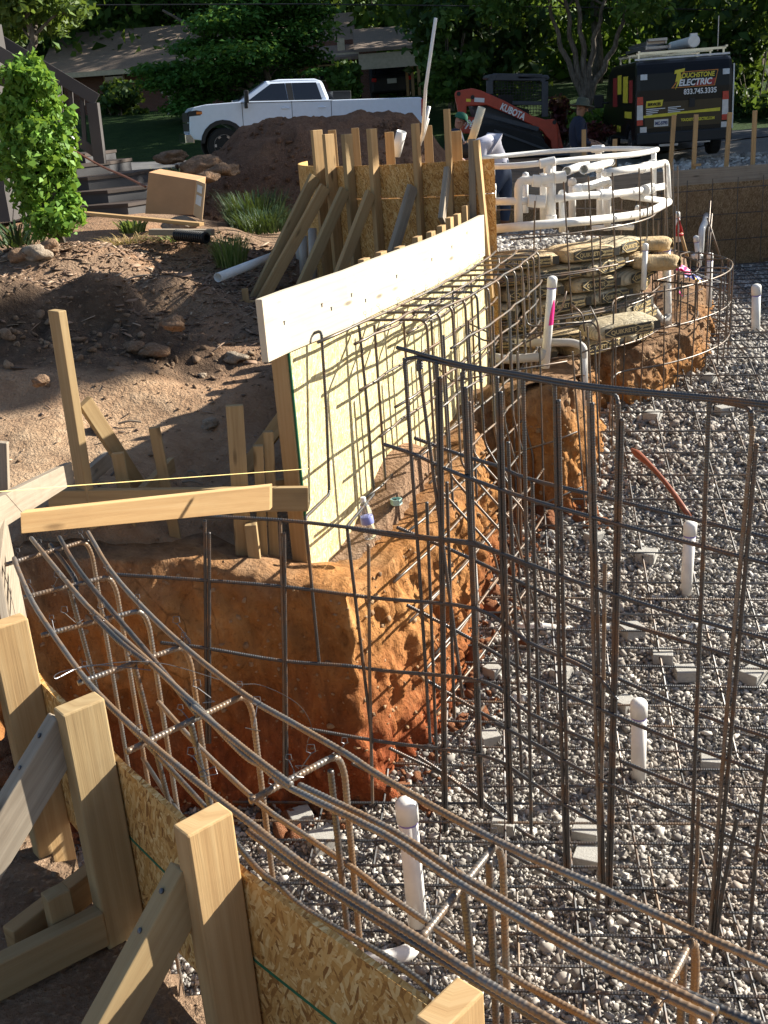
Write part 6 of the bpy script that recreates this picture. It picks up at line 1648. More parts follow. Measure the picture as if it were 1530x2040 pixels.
for q, m_ in (((( 372, 325), (460, 330), (458, 368), (370, 362)), 'vwhite'), (((300, 335), (340, 337), (340, 362), (300, 360)), 'vyellow')):
    mb = MB(); mb.prism([Z2(a, b, YL - .785) for a, b in q], dY * .01); obj("decal", mb, M[m_], LOAD)
a, b = Z2(592, 425, YL - .787), Z2(800, 522, YL - .787); r_ = (b - a).normalized(); up_ = Vector((-r_.z, 0, r_.x)); up_ = up_ if up_.z > 0 else -up_
obj("lettering", text_mb("KUBOTA", .22, a, r_, up_, .006, .008, width=(b - a).length), M['vwhite'], LOAD)
a, b = Z2(290, 553, YL - .607), Z2(372, 553, YL - .607); obj("lettering", text_mb("SV", .13, a, (b - a), UP, .006, .004, width=(b - a).length), M['vwhite'], LOAD)
a, b = Z2(280, 597, YL - .607), Z2(365, 597, YL - .607); obj("lettering", text_mb("75", .15, a, (b - a), UP, .006, .004, width=(b - a).length), M['vwhite'], LOAD)
for p in ((235, 292), (1070, 540), (356, 322)): mb = MB(); mb.lathe(Z2(*p, YL - .80), [(.05, 0), (.05, .03)], 14, (0, 1, 0)); obj("pivot_pin", mb, M['black'], LOAD)
mb = MB(); mb.prism([Z2(a, b, YL - .7) for a, b in ((1060, 540), (1100, 560), (1150, 790), (1060, 800))], dY * 1.4); obj("front_plate", mb, M['lred'], LOAD)

# ================================================================ people
def skin_body(nodes, edges, root):
    """nodes: name -> (pos, rx, ry); one continuous surface grown round the skeleton"""
    names = list(nodes); idx = {n: i for i, n in enumerate(names)}
    me = bpy.data.meshes.new("body_seed")
    me.from_pydata([tuple(nodes[n][0]) for n in names], [(idx[a], idx[b]) for a, b in edges], [])
    o = bpy.data.objects.new("body_seed", me); COL.objects.link(o)
    o.modifiers.new("skin", 'SKIN')
    for n in names:
        sv = me.skin_vertices[0].data[idx[n]]; sv.radius = (nodes[n][1], nodes[n][2])
    me.skin_vertices[0].data[idx[root]].use_root = True
    s = o.modifiers.new("sub", 'SUBSURF'); s.levels = 2; s.render_levels = 2
    dg = bpy.context.evaluated_depsgraph_get(); ev = o.evaluated_get(dg)
    out = bpy.data.meshes.new_from_object(ev)
    bpy.data.objects.remove(o); bpy.data.meshes.remove(me)
    return out
def person(label, foot, J, mats, tagof, hat=None, face=(1, 0, 0), hair=None, bulk=1.0):
    """J: joint positions relative to foot"""
    root = thing("person", label, "person", foot)
    J = {k: Vector(v) for k, v in J.items()}
    N = {}; E = []
    def nd(n, p, rx, ry=None):
        k = bulk if n[:2] in ('pe', 'wa', 'ch', 'up', 'sh', 'ua', 'el', 'hi', 'th', 'kn', 'ca') else 1.0
        N[n] = (Vector(p), rx * k, (ry or rx) * k)
    pel, che, neck, head = J['pelvis'], J['chest'], J['neck'], J['head']
    nd('pelvis', pel, .155, .115); nd('waist', pel.lerp(che, .45), .145, .11); nd('chest', che, .165, .125); nd('upper', che.lerp(neck, .6), .12, .095); nd('neck', neck, .058)
    nd('jaw', neck.lerp(head, .55), .062, .07); nd('head', head, .078, .092); nd('crown', head + (head - neck).normalized() * .09, .062, .075)
    E += [('pelvis', 'waist'), ('waist', 'chest'), ('chest', 'upper'), ('upper', 'neck'), ('neck', 'jaw'), ('jaw', 'head'), ('head', 'crown')]
    for s in 'LR':
        sh, el, wr, hip, kn, an, toe = [J[k + s] for k in ('shoulder', 'elbow', 'wrist', 'hip', 'knee', 'ankle', 'toe')]
        nd('sh' + s, sh, .068); nd('ua' + s, sh.lerp(el, .5), .056); nd('el' + s, el, .047); nd('fa' + s, el.lerp(wr, .4), .044); nd('wr' + s, wr, .03)
        d = (wr - el).normalized(); sd = d.cross(Vector((0, 0, 1))); sd = sd.normalized() if sd.length > .05 else Vector((0, 1, 0))
        nd('pa' + s, wr + d * .06, .038, .022); E += [('upper', 'sh' + s), ('sh' + s, 'ua' + s), ('ua' + s, 'el' + s), ('el' + s, 'fa' + s), ('fa' + s, 'wr' + s), ('wr' + s, 'pa' + s)]
        for k in range(4):
            o = sd * (k - 1.5) * .019; L = (.065, .078, .072, .055)[k]
            nd('f%d%s' % (k, s), wr + d * .10 + o, .0095); nd('g%d%s' % (k, s), wr + d * (.10 + L * .6) + o + Vector((0, 0, -.012)), .0088); nd('h%d%s' % (k, s), wr + d * (.10 + L * .9) + o + Vector((0, 0, -.032)), .008)
            E += [('pa' + s, 'f%d%s' % (k, s)), ('f%d%s' % (k, s), 'g%d%s' % (k, s)), ('g%d%s' % (k, s), 'h%d%s' % (k, s))]
        nd('t0' + s, wr + d * .05 + sd * .045, .011); nd('t1' + s, wr + d * .085 + sd * .06, .0095); E += [('pa' + s, 't0' + s), ('t0' + s, 't1' + s)]
        nd('hip' + s, hip, .10); nd('th' + s, hip.lerp(kn, .45), .088); nd('kn' + s, kn, .062); nd('ca' + s, kn.lerp(an, .35), .06); nd('an' + s, an, .045); nd('toe' + s, toe, .042, .035)
        E += [('pelvis', 'hip' + s), ('hip' + s, 'th' + s), ('th' + s, 'kn' + s), ('kn' + s, 'ca' + s), ('ca' + s, 'an' + s), ('an' + s, 'toe' + s)]
    me = skin_body(N, E, 'pelvis'); me.name = "body"
    ks = list(N); P_ = np.array([tuple(N[k][0]) for k in ks]); r = np.array([N[k][1] for k in ks])
    me.materials.clear()
    for m_ in mats: me.materials.append(m_)
    mi = []
    for p in me.polygons:
        c_ = np.array(p.center); k = ks[int(np.argmin(np.linalg.norm(P_ - c_, axis=1) - r * .6))]; mi.append(tagof(k, c_)); 
    me.polygons.foreach_set("material_index", mi); me.polygons.foreach_set("use_smooth", [True] * len(mi))
    o = bpy.data.objects.new("body", me); link(o, root)
    f = Vector(face).normalized(); up = (head - neck).normalized(); f = (f - up * f.dot(up)).normalized(); sd = up.cross(f)
    mb = MB(); mb.tube([head + f * .085 + up * .035, head + f * .118 - up * .012, head + f * .085 - up * .02], .014, 6, rr=[.008, .016, .012]); o = obj("nose", mb, mats[0], root, smooth=True, local=True)
    mb = MB()
    for s in (-1, 1): mb.lathe(head + f * .088 + up * .03 + sd * s * .032, [(.004, -.008), (.011, 0), (.004, .008)], 8, f)
    mb.tube([head + f * .092 - up * .045 - sd * .022, head + f * .098 - up * .047, head + f * .092 - up * .045 + sd * .022], .006, 5); obj("face_features", mb, flat_mat("dark_features_%d" % len(bpy.data.materials), (.03, .02, .018), .6), root, local=True)
    for s in (-1, 1):
        mb = MB(); mb.lathe(head + sd * s * .085 - f * .005, [(.012, -.008), (.03, 0), (.02, .012)], 10, sd * s); obj("ear", mb, mats[0], root, smooth=True, local=True)
    if hair:
        mb = MB(); prof = [(.096 * math.cos(a), .115 * math.sin(a)) for a in (-.35, -.1, .2, .5, .8, 1.1, 1.4, 1.55)]; mb.lathe(head - f * .012 + up * .0, prof, 16, up); obj("hair", mb, hair, root, smooth=True, local=True)
    if hat:
        kind, m_ = hat; mb = MB()
        if kind == 'brim':
            mb.lathe(head + up * .055, [(.10, -.01), (.19, -.025), (.20, -.015), (.10, .012), (.10, .07), (.085, .105), (.03, .115)], 22, up - f * .12)
            obj("sun_hat", mb, m_, root, smooth=True, local=True)
        else:
            mb.lathe(head + up * .04, [(.10, 0), (.104, .02), (.098, .06), (.07, .095), (.02, .105)], 20, up)
            G = [[head + up * (.05 - .01 * i) + f * (.085 + .03 * i) + sd * (j - 2) * (.045 - .004 * i) for j in range(5)] for i in range(4)]
            mb.grid(G); mb.grid([[p - up * .008 for p in r_] for r_ in G][::-1]); obj("cap", mb, m_, root, smooth=True, local=True)
    return root
SKIN = flat_mat("skin_tone", (.30, .16, .10), .6); DEN = flat_mat("denim", (.028, .045, .085), .85, sc=18); BOOT = flat_mat("boot_leather", (.22, .1, .05), .7)
PALE = flat_mat("pale_lilac_cotton", (.50, .50, .58), .85, var=.05); NAVY = flat_mat("navy_cotton", (.016, .022, .046), .85); KHAKI = flat_mat("khaki_trousers", (.28, .22, .16), .85)
def mk(shirt_to_wrist):
    def tg(k, c):
        b = k[:-1] if k[-1] in 'LR' and k not in ('neck',) else k
        if b in ('pelvis', 'hip', 'th', 'kn', 'ca'): return 2
        if b in ('an', 'toe'): return 3
        if b in ('waist', 'chest', 'upper', 'sh', 'ua'): return 1
        if b in ('el', 'fa') and shirt_to_wrist: return 1
        return 0
    return tg
# bent worker between the spa and the far form
fp = P(985, 452, y=13.3); fp.z = float(fill_z(0, 13.3))
hp = P(1000, 335, y=13.3) - fp; chs = P(972, 288, y=13.25) - fp; nk = P(951, 282, y=13.2) - fp
person("bent-over worker in a pale lilac shirt and jeans behind the spa pipes", fp, dict(
    pelvis=hp, chest=chs, neck=nk, head=nk + Vector((-.13, -.02, -.07)),
    shoulderL=chs + Vector((-.09, -.18, -.02)), shoulderR=chs + Vector((-.09, .18, .0)), elbowL=chs + Vector((-.15, -.24, -.3)), elbowR=chs + Vector((-.12, .22, -.3)), wristL=chs + Vector((-.28, -.18, -.48)), wristR=chs + Vector((-.26, .14, -.5)),
    hipL=hp + Vector((-.04, -.1, -.06)), hipR=hp + Vector((.02, .1, -.06)), kneeL=Vector((-.09, -.12, .47)), kneeR=Vector((.16, .08, .46)), ankleL=Vector((-.13, -.1, .09)), ankleR=Vector((.13, .1, .09)), toeL=Vector((-.3, -.12, .04)), toeR=Vector((-.03, .1, .04))),
    [SKIN, PALE, DEN, BOOT], mk(False), hair=flat_mat("dark_hair", (.02, .015, .012), .6), face=(-1, -.1, -.5), bulk=1.22)
# worker in a brimmed hat beside the loader
fp = P(1152, 200, y=18.0); fp.z = gz(fp.x, 18.0) ; hz_ = P(1152, 216, y=18.0).z - fp.z
fp.z = P(1152, 216, y=18.0).z - 1.52
person("standing worker in a brimmed sun hat and navy top by the tracked loader", fp, dict(
    pelvis=(0, 0, .88), chest=(-.01, 0, 1.17), neck=(.02, 0, 1.40), head=(.05, 0, 1.51), shoulderL=(.02, .2, 1.33), shoulderR=(-.02, -.2, 1.33), elbowL=(.06, .24, 1.05), elbowR=(-.02, -.25, 1.03), wristL=(.26, .14, 1.0), wristR=(.2, -.2, .98),
    hipL=(0, .1, .82), hipR=(0, -.1, .82), kneeL=(.05, .12, .45), kneeR=(.03, -.12, .45), ankleL=(.0, .12, .09), ankleR=(-.02, -.12, .09), toeL=(.16, .13, .04), toeR=(.14, -.13, .04)),
    [SKIN, NAVY, KHAKI, BOOT], mk(True), hat=('brim', flat_mat("olive_hat", (.07, .08, .06), .85)), face=(.75, -.65, -.1), bulk=1.3)
# worker in a green cap behind the uprights
fp = P(911, 236, y=18.0); fp.z = P(911, 240, y=18.0).z - 1.52
person("worker in a green cap and navy shirt seen behind the tall upright", fp, dict(
    pelvis=(-.06, 0, .86), chest=(-.06, 0, 1.16), neck=(0, 0, 1.40), head=(.04, 0, 1.50), shoulderL=(-.04, .2, 1.33), shoulderR=(-.06, -.2, 1.30), elbowL=(.0, .27, 1.02), elbowR=(-.1, -.28, 1.02), wristL=(.2, .2, .9), wristR=(.12, -.22, .86),
    hipL=(-.05, .1, .8), hipR=(-.05, -.1, .8), kneeL=(.03, .12, .44), kneeR=(.03, -.12, .44), ankleL=(0, .12, .09), ankleR=(0, -.12, .09), toeL=(.16, .12, .04), toeR=(.16, -.12, .04)),
    [flat_mat("fair_skin", (.42, .2, .13), .6), NAVY, DEN, BOOT], mk(False), hat=('cap', flat_mat("green_cap", (.02, .13, .08), .8)), face=(1, -.25, 0), bulk=1.2)
# ================================================================ trees, plants, house
def leaf_mat(name, a, b, c, tr=.35):
    t = NT(name); g = t.n("NewGeometry")
    col = t.ramp(g.outputs['Random Per Island'], [(0, a), (.5, b), (1, c)])
    t.base(col, .55, 0, .25)
    tl = t.n("BsdfTranslucent"); t.t.links.new(t.mix(.5, col, (.22, .30, .03)), tl.inputs['Color'])
    mx = t.n("MixShader"); mx.inputs[0].default_value = tr
    t.t.links.new(t.b.outputs[0], mx.inputs[1]); t.t.links.new(tl.outputs[0], mx.inputs[2]); t.t.links.new(mx.outputs[0], t.out.inputs[0])
    return t.m
M['leaf'] = leaf_mat("broad_leaf", (.035, .085, .016), (.06, .135, .026), (.10, .19, .04))
M['leaf_dark'] = leaf_mat("dark_leaf", (.016, .042, .010), (.03, .075, .018), (.055, .115, .027), .3)
M['leaf_light'] = leaf_mat("young_leaf", (.07, .15, .02), (.11, .22, .03), (.17, .30, .05), .4)
M['leaf_shrub'] = leaf_mat("shrub_leaf", (.08, .18, .022), (.14, .29, .04), (.22, .40, .075), .4)
M['leaf_red'] = leaf_mat("purple_leaf", (.05, .008, .012), (.09, .015, .02), (.14, .03, .03), .25)
M['leaf_pine'] = leaf_mat("feathery_leaf", (.05, .09, .02), (.09, .15, .035), (.15, .22, .06), .35)
t = NT("tree_bark"); v = t.coord('Object', scale=(3, 3, .7))
nb_ = t.noise(v, 6, 6, .65, .5); t.bump(nb_, .8, .05); M['bark'] = t.base(t.ramp(nb_, [(.3, (.05, .04, .032)), (.55, (.13, .11, .09)), (.75, (.24, .215, .18))]), .95)
def leaf_quads(cent, size, flatten=.0, nrm=None, shape='diamond', aspect=.62):
    n = len(cent); d = nrs.normal(size=(n, 3)); d[:, 2] *= (1 - flatten) 
    if nrm is not None: d = d * .5 + nrm
    d /= np.linalg.norm(d, axis=1, keepdims=True) + 1e-9
    a = nrs.normal(size=(n, 3)); a[:, 2] -= .3; a -= d * (a * d).sum(1, keepdims=True); a /= np.linalg.norm(a, axis=1, keepdims=True) + 1e-9
    b = np.cross(d, a); s = np.asarray(size)[:, None]
    fold = d * s * .18
    V = np.stack([cent - a * s * .5, cent + b * s * aspect * .5 + fold, cent + a * s * .62, cent - b * s * aspect * .5 + fold], 1).reshape(-1, 3)
    return V, np.arange(4 * n).reshape(n, 4)
def crown_points(clumps, n, hollow=.35):
    w = np.array([c[1] * c[2] * c[3] if len(c) > 3 else c[1] ** 3 for c in clumps]) ** .72; w /= w.sum()
    k = nrs.choice(len(clumps), n, p=w)
    u = nrs.normal(size=(n, 3)); u /= np.linalg.norm(u, axis=1, keepdims=True)
    r = (hollow + (1 - hollow) * nrs.uniform(0, 1, n) ** .6)[:, None] * (1 + .25 * nrs.normal(size=(n, 1)) * .6)
    C = np.array([tuple(c[0]) for c in clumps]); S = np.array([(c[1], c[2], c[3]) for c in clumps])
    return C[k] + u * r * S[k], u
def tree(name, label, foot, h, tr, clumps, n, size, lm, group=None, lean=(0, 0), trunks=None, cat="tree", upb=.35, fl=.3):
    root = thing(name, label, cat, foot, group)
    foot = Vector(foot)
    tl = trunks or [[foot, foot + Vector((lean[0] * .4, lean[1] * .4, h * .4)), foot + Vector((lean[0], lean[1], h * .85))]]
    mb = MB()
    for l in tl:
        c = curve(l, 6); N = len(c)
        c = [p + Vector((.35 * tr * math.sin(i * 1.3), .35 * tr * math.cos(i * 1.9), 0)) for i, p in enumerate(c)]
        mb.tube(c, tr, 10, rr=[tr * (1.25 - .95 * (i / (N - 1)) ** .8) for i in range(N)])
        for q in clumps[::max(1, len(clumps) // 9)]:
            e = Vector(q[0]); k = min(range(N), key=lambda i: (c[i] - e).length + .6 * max(0, c[i].z - e.z + .5) * 2)
            mb.tube(curve([c[k], c[k].lerp(e, .5) + Vector((0, 0, .12 * (e - c[k]).length)), e], 4), tr * .3, 6, rr=[tr * (.34 - .03 * j) for j in range(9)])
    obj("trunk", mb, M['bark'], root, smooth=True)
    p, u = crown_points(clumps, n)
    V, F = leaf_quads(p, size * nrs.uniform(.6, 1.4, n), fl, u * .35 + np.array([0, 0, upb]))
    o = numpy_obj("crown", V, F, lm, parent=root); return root
def blob_clumps(c, r, hz, n, cr):
    out = []
    for i in range(n):
        a = rng.uniform(0, 2 * math.pi); e = rng.uniform(-1, 1); k = (1 - e * e) ** .5 * rng.uniform(.35, 1)
        s = cr * rng.uniform(.6, 1.3)
        out.append((Vector(c) + Vector((r * k * math.cos(a), r * k * math.sin(a), hz * e)), s, s, s * rng.uniform(.45, .8)))
    return out
# far hillside closing the view
hx = np.arange(-90, 95, 3.0); hy = np.arange(54, 120, 2.0)
XX, YY = np.meshgrid(hx, hy); Z = np.where(YY < 66, ground_z(XX, YY, False) + .06, np.clip((YY - 70) * 1.1, 0, 60) + 2 + 1.5 * fbm(XX, YY, 0, 3, .1))
V = np.stack([XX.ravel(), YY.ravel(), Z.ravel()], 1); nx_, ny_ = len(hx), len(hy); I = (np.arange(ny_ - 1)[:, None] * nx_ + np.arange(nx_ - 1)[None, :]).ravel()
tag(numpy_obj("hills", V, np.stack([I, I + 1, I + 1 + nx_, I + nx_], 1), dirt_mat("forest_floor", [(.3, (.01, .018, .006)), (.5, (.018, .03, .01)), (.7, (.03, .045, .015))], .4, .4), smooth=True), kind='structure')
n = 26000
x = nrs.uniform(-42, 42, n); y = nrs.uniform(70, 92, n); z = np.clip((y - 70) * 1.1, 0, 60) + 1 + np.abs(nrs.normal(0, 2.5, n)) + nrs.uniform(-3, 5, n)
V, F = leaf_quads(np.stack([x, y, z], 1), nrs.uniform(.5, 1.3, n), .2)
tag(numpy_obj("far_wood", V, F, M['leaf_dark'], origin=(0, 80, 5)), "dark green wood covering the hillside behind the house", 'woodland', kind='stuff')
n = 26000
x = nrs.uniform(-36, 38, n); y = nrs.uniform(57, 72, n); z = ground_z(x, y, False) + np.abs(nrs.normal(0, 2.2, n)) * (1 + .5 * np.sin(x * .9)) + .2
V, F = leaf_quads(np.stack([x, y, z], 1), nrs.uniform(.3, .8, n), .2)
tag(numpy_obj("undergrowth", V, F, M['leaf'], origin=(0, 64, 2)), "tangled green undergrowth at the foot of the wood", 'undergrowth', kind='stuff')
# the trees one can tell apart
def ft(px, y): q = P(px, 300, y=y); return Vector((q.x, y, gz(q.x, y)))
woods = [(-40, 46, 13, 3.6), (180, 62, 15, 4.2), (300, 66, 15, 4), (430, 64, 16, 4.4), (385, 67, 16, 3.6), (640, 66, 16, 4.2), (760, 68, 15, 4), (872, 67, 15, 3.6), (930, 44, 12, 3.3), (1010, 54, 14, 4), (1080, 62, 15, 4), (1190, 50, 13, 3.6), (1260, 60, 15, 4.2), (1330, 46, 13, 3.6), (1420, 52, 13, 3.8), (1500, 42, 12, 3.6), (1580, 50, 14, 4), (560, 62, 15, 4), (90, 58, 14, 4), (980, 40, 9, 2.6), (1450, 38, 9, 2.8)]
wl = ["behind the nearer railing at the left edge", "behind the left end of the long roof", "above the middle of the long brown roof", "behind the layered tree, left side", "with its trunk showing over the long roof", "behind the peak of the higher roof", "behind the carport roof", "with a bare trunk just right of the tall thin pole", "right behind the lift arm's high end", "above the loader's cab", "between the cab and the forked trunks", "behind the forked trunks", "just right of the forked trunks", "with its dark trunk over the van's ladder", "above the right side of the van's roof", "at the right edge beyond the van", "farthest right beyond the van", "behind the layered tree, right side", "between the leaning trunk and the long roof", "low and bushy behind the loader", "low and bushy right of the van"]
for k, (px, y, h, r) in enumerate(woods):
    f = ft(px, y); low = h < 10
    cl = blob_clumps(f + Vector((0, 0, h * (.5 if low else .58))), r, h * (.42 if low else .36), 26, r * .42)
    tree("broadleaf_tree", "dark leafy tree " + wl[k], f, h, .2 if not low else .12, cl, 4600 if not low else 3200, .34, M['leaf_dark'] if k % 3 else M['leaf'], "trees of the wood behind the road", lean=(rng.uniform(-.8, .8), 0))
# layered tree in front of the house
f = ft(560, 41); cl = []
for (px, py, w, dy) in ((520, 15, 1.5, 0), (600, 30, 1.3, .5), (450, 45, 1.4, -.4), (560, 70, 1.8, .2), (400, 95, 1.2, 0), (480, 110, 1.6, -.6), (590, 115, 1.2, .6), (380, 140, 1.2, .4), (440, 150, 1.3, -.2), (330, 165, 1.0, 0), (400, 185, 1.2, .3), (300, 140, .8, .1), (520, 160, 1.1, .6), (370, 215, .9, 0), (480, 195, .8, .3), (560, -10, 1.6, 0), (470, -20, 1.6, .3), (630, 145, .5, -.5)):
    q = P(px, py, y=41 + dy * 2); cl.append((q, w * 1.0, w * .9, w * .30))
tree("layered_tree", "bright layered broadleaf tree spreading in front of the long brown roof", f, 8, .13, cl, 24000, .175, leaf_mat("layered_leaf", (.05, .15, .03), (.085, .23, .05), (.13, .30, .07), .45), upb=1.1, trunks=[[f, f + Vector((-.3, 0, 2.5)), f + Vector((-.6, 0, 6.5))], [f, f + Vector((-1.8, 0, 2.5)), f + Vector((-3.6, 0, 3.8))]])
# feathery tree with leaning trunk at the upper left
f = P(72, 150, y=24); g_ = P(45, -40, y=24); cl = []
for (px, py, w) in ((30, 10, .7), (90, 20, .6), (60, -20, .8), (110, 50, .45), (10, 50, .6), (-20, 20, .7), (120, 5, .5), (20, -50, .9), (150, 20, .4)):
    q = P(px, py, y=24.5 + rng.uniform(-.5, 1.5)); cl.append((q, w, w, w * .6))
tree("leaning_tree", "light feathery tree with a grey leaning trunk at the top left corner", Vector((f.x, 24, gz(f.x, 24))), 8, .12, cl, 3800, .16, M['leaf_pine'], trunks=[[Vector((f.x + .1, 24, gz(f.x, 24))), f, P(62, 60, y=24), g_]])
# forked trunks right of the loader
f = ft(1165, 33); f.z = P(1165, 225, y=33).z; f2 = Vector((f.x, f.y, gz(f.x, 33)))
cl = []
for k in range(30): q = P(rng.uniform(1000, 1300), rng.uniform(-170, 12), y=33 + rng.uniform(-1.5, 2.5)); s = rng.uniform(.5, 1.0); cl.append((q, s, s, s * .6))
def tp(l): return [f2] + [P(a, b, y=33) for a, b in l]
tree("forked_tree", "tall tree forking into several pale trunks between loader and van", f2, 8, .105, cl, 8000, .19, M['leaf'], trunks=[tp([(1158, 190), (1125, 110), (1100, 30), (1082, -60)]), tp([(1160, 180), (1140, 90), (1128, 0), (1120, -60)]), tp([(1166, 170), (1160, 80), (1148, -10), (1146, -60)]), tp([(1176, 190), (1205, 130), (1232, 70), (1250, 0), (1258, -50)]), tp([(1172, 175), (1182, 90), (1200, 20), (1215, -50)])])
# trees standing outside the right of the picture that shade the far side
for k, (x, y, h, r) in enumerate(((19.5, 22.5, 13, 3.6), (23, 29, 14, 4.2), (18, 30, 12, 3.4), (26, 36, 14, 4.2), (25, 24, 14, 3.8))):
    f = Vector((x, y, gz(x, y)))
    cl = blob_clumps(f + Vector((0, 0, h * .52)), r, h * .42, 26, r * .46)
    tree("shade_tree", "leafy tree outside the right edge that shades the vehicles", f, h, .2, cl, 3000, .6, M['leaf_dark'], "shade trees on the right", lean=(0, 0))
# a young tree by the right end of the pool, out of the picture, whose crown shades the bank on the left
c0 = Vector((-2.05, 7.25, -1.3)) + Vector((.94, .34, .5317)) * 12
f = Vector((12.5, 17.0, gz(12.5, 17.0)))
cl = [(c0 + Vector(o), a, b, c_) for o, a, b, c_ in (((0, 0, 0), .8, .42, .42), ((-.5, .1, -.3), .6, .36, .3), ((.5, -.1, .25), .6, .36, .3), ((-.9, -.1, -.55), .5, .3, .22), ((.2, .3, .2), .4, .3, .3), ((-.3, -.35, .0), .45, .3, .25))]
tree("young_tree", "young tree outside the right edge with one drooping crown", f, 6, .06, cl, 5200, .13, M['leaf'], trunks=[[f, f + Vector((-.2, -.6, 3.5)), f + Vector((-1.0, -2.0, 6.0)), c0 + Vector((.3, .2, .1))]])
# bushes beyond the road
def bush(label, px, py, y, w, h, n, size, lm):
    q = P(px, py, y=y); f = Vector((q.x, y, q.z)); cl = blob_clumps(f + Vector((0, 0, h * .5)), w * .6, h * .35, 10, min(w, h) * .35)
    root = thing("shrub", label, "shrub", f)
    mb = MB()
    for k in range(5): mb.tube([f + Vector((rng.uniform(-.1, .1), 0, -.1)), f + Vector((rng.uniform(-w, w) * .5, rng.uniform(-.2, .2), h * .7))], .02, 5)
    obj("stem", mb, M['bark'], root)
    p, u = crown_points(cl, n, .2); V, F = leaf_quads(p, size * nrs.uniform(.6, 1.4, n), .2, u * .4); numpy_obj("foliage", V, F, lm, parent=root)
bush("dark red leaved shrub between the loader and the hatted worker", 1125, 285, 31, .9, 1.3, 1500, .15, M['leaf_red'])
bush("low dark red plant on the road verge left of the van", 1195, 284, 27.5, .7, .45, 800, .1, M['leaf_red'])
bush("yellow green feathery clump in front of the forked tree", 1200, 270, 30.5, 1.2, 1.1, 1800, .13, M['leaf_light'])
bush("green bush beside the carport post above the pickup's bed", 690, 205, 40, 1.0, 1.4, 1600, .2, M['leaf'])
bush("tall dark bush left of the loader behind the thin pole", 900, 215, 38, 1.6, 3.2, 2600, .22, M['leaf'])
bush("rounded dark bush under the long roof by the lit window", 240, 270, 45, 1.6, 2.0, 1800, .25, M['leaf_dark'])
bush("dark bush right behind the van's right side", 1500, 265, 36, 2.0, 3.4, 3000, .25, M['leaf_dark'])
bush("dark bush low in front of the house wall, centre", 560, 225, 45, 2.0, 1.9, 2200, .25, M['leaf_dark'])

# ---- house and carport
YH = 56.0
H = thing("brick_house", "long low brick house with a brown shingle roof behind the trees", "house", P(400, 230, y=YH))
M['brick'] = None
t = NT("dark_brick"); br = t.n("TexBrick"); t.t.links.new(t.coord('Object', scale=(4, 4, 4), rot=(R_(90), 0, 0)), br.inputs['Vector']); br.inputs['Color1'].default_value = (.16, .06, .04, 1); br.inputs['Color2'].default_value = (.11, .045, .03, 1); br.inputs['Mortar'].default_value = (.2, .17, .15, 1); br.inputs['Scale'].default_value = 1.0
M['brick'] = t.base(br.outputs['Color'], .9)
t = NT("brown_shingle"); br = t.n("TexBrick"); t.t.links.new(t.coord('Object', scale=(1, 1, 1)), br.inputs['Vector']); br.inputs['Color1'].default_value = (.27, .205, .16, 1); br.inputs['Color2'].default_value = (.21, .155, .125, 1); br.inputs['Mortar'].default_value = (.08, .06, .05, 1); br.inputs['Scale'].default_value = 3.0; br.inputs['Mortar Size'].default_value = .01
sc_ = t.noise(t.coord('Object'), 1.2, 5); M['shingle'] = t.base(t.mix(t.math('MULTIPLY', sc_, .5), br.outputs['Color'], (.26, .21, .17)), .95)
M['trim'] = flat_mat("cream_trim", (.5, .43, .32), .7)
def hx_(px, y=YH): return P(px, 150, y=y).x
x0, x1 = hx_(120), hx_(705); ez = P(240, 140, y=YH).z; gzH = gz(-10, YH)
mb = MB(); mb.box(((x0 + x1) / 2, YH + 4.2, (ez + gzH) / 2 - .2), (x1 - x0, 8, ez - gzH + .4)); obj("wall", mb, M['brick'], H)
def roof(xa, xb, ya, yb, za, zr, over=.6, t_=.14):
    mb = MB(); ym = (ya + yb) / 2
    poly = [Vector((xa, ya, za)), Vector((xa, ym, zr)), Vector((xa, yb, za)), Vector((xa, yb, za - t_)), Vector((xa, ym, zr - t_)), Vector((xa, ya, za - t_))]
    mb.prism(poly, (xb - xa, 0, 0)); return mb
obj("roof", roof(x0 - .9, x1 + .2, YH - .8, YH + 9, ez, ez + 2.1), M['shingle'], H)
xb0, xb1 = hx_(590), hx_(716)
obj("roof", roof(xb0, xb1, YH - 1.2, YH + 8.4, P(650, 118, y=YH).z, P(660, 62, y=YH + 3.6).z), M['shingle'], H)
mb = MB(); mb.box(((xb0 + xb1) / 2 + .2, YH + 3.4, (P(650, 118, y=YH).z + ez) / 2), (xb1 - xb0 - .8, 6.5, P(650, 118, y=YH).z - ez + 1.6)); obj("gable_wall", mb, M['brick'], H)
mb = MB(); mb.box(((x0 + x1) / 2, YH - .82, ez - .1), (x1 - x0 + 1.4, .05, .22)); obj("fascia", mb, M['trim'], H)
for (px, w, hh) in ((225, 1.0, 1.1), (345, 1.6, 1.2), (430, 1.4, 1.2), (655, 1.0, 1.4)):
    xx = hx_(px); zz = gzH + 1.5; mb = MB(); mb.box((xx, YH + .17, zz), (w, .06, hh)); F_ = obj("window", mb, M['trim'], H)
    mb = MB(); mb.box((xx, YH + .13, zz + hh * .24), (w - .14, .03, hh * .42)); mb.box((xx, YH + .13, zz - hh * .24), (w - .14, .03, hh * .42)); obj("pane", mb, M['glass'], F_)
mb = MB(); xx = hx_(684); mb.box((xx, YH - .4, gzH + 1.3), (.35, .2, 2.6)); obj("porch_post", mb, M['trim'], H)
YC = 50.0
CP = thing("carport", "open carport with a shingle roof and slim timber posts", "carport", P(780, 205, y=YC))
zc = P(780, 100, y=YC).z; xa, xb = P(706, 100, y=YC).x, P(850, 95, y=YC).x
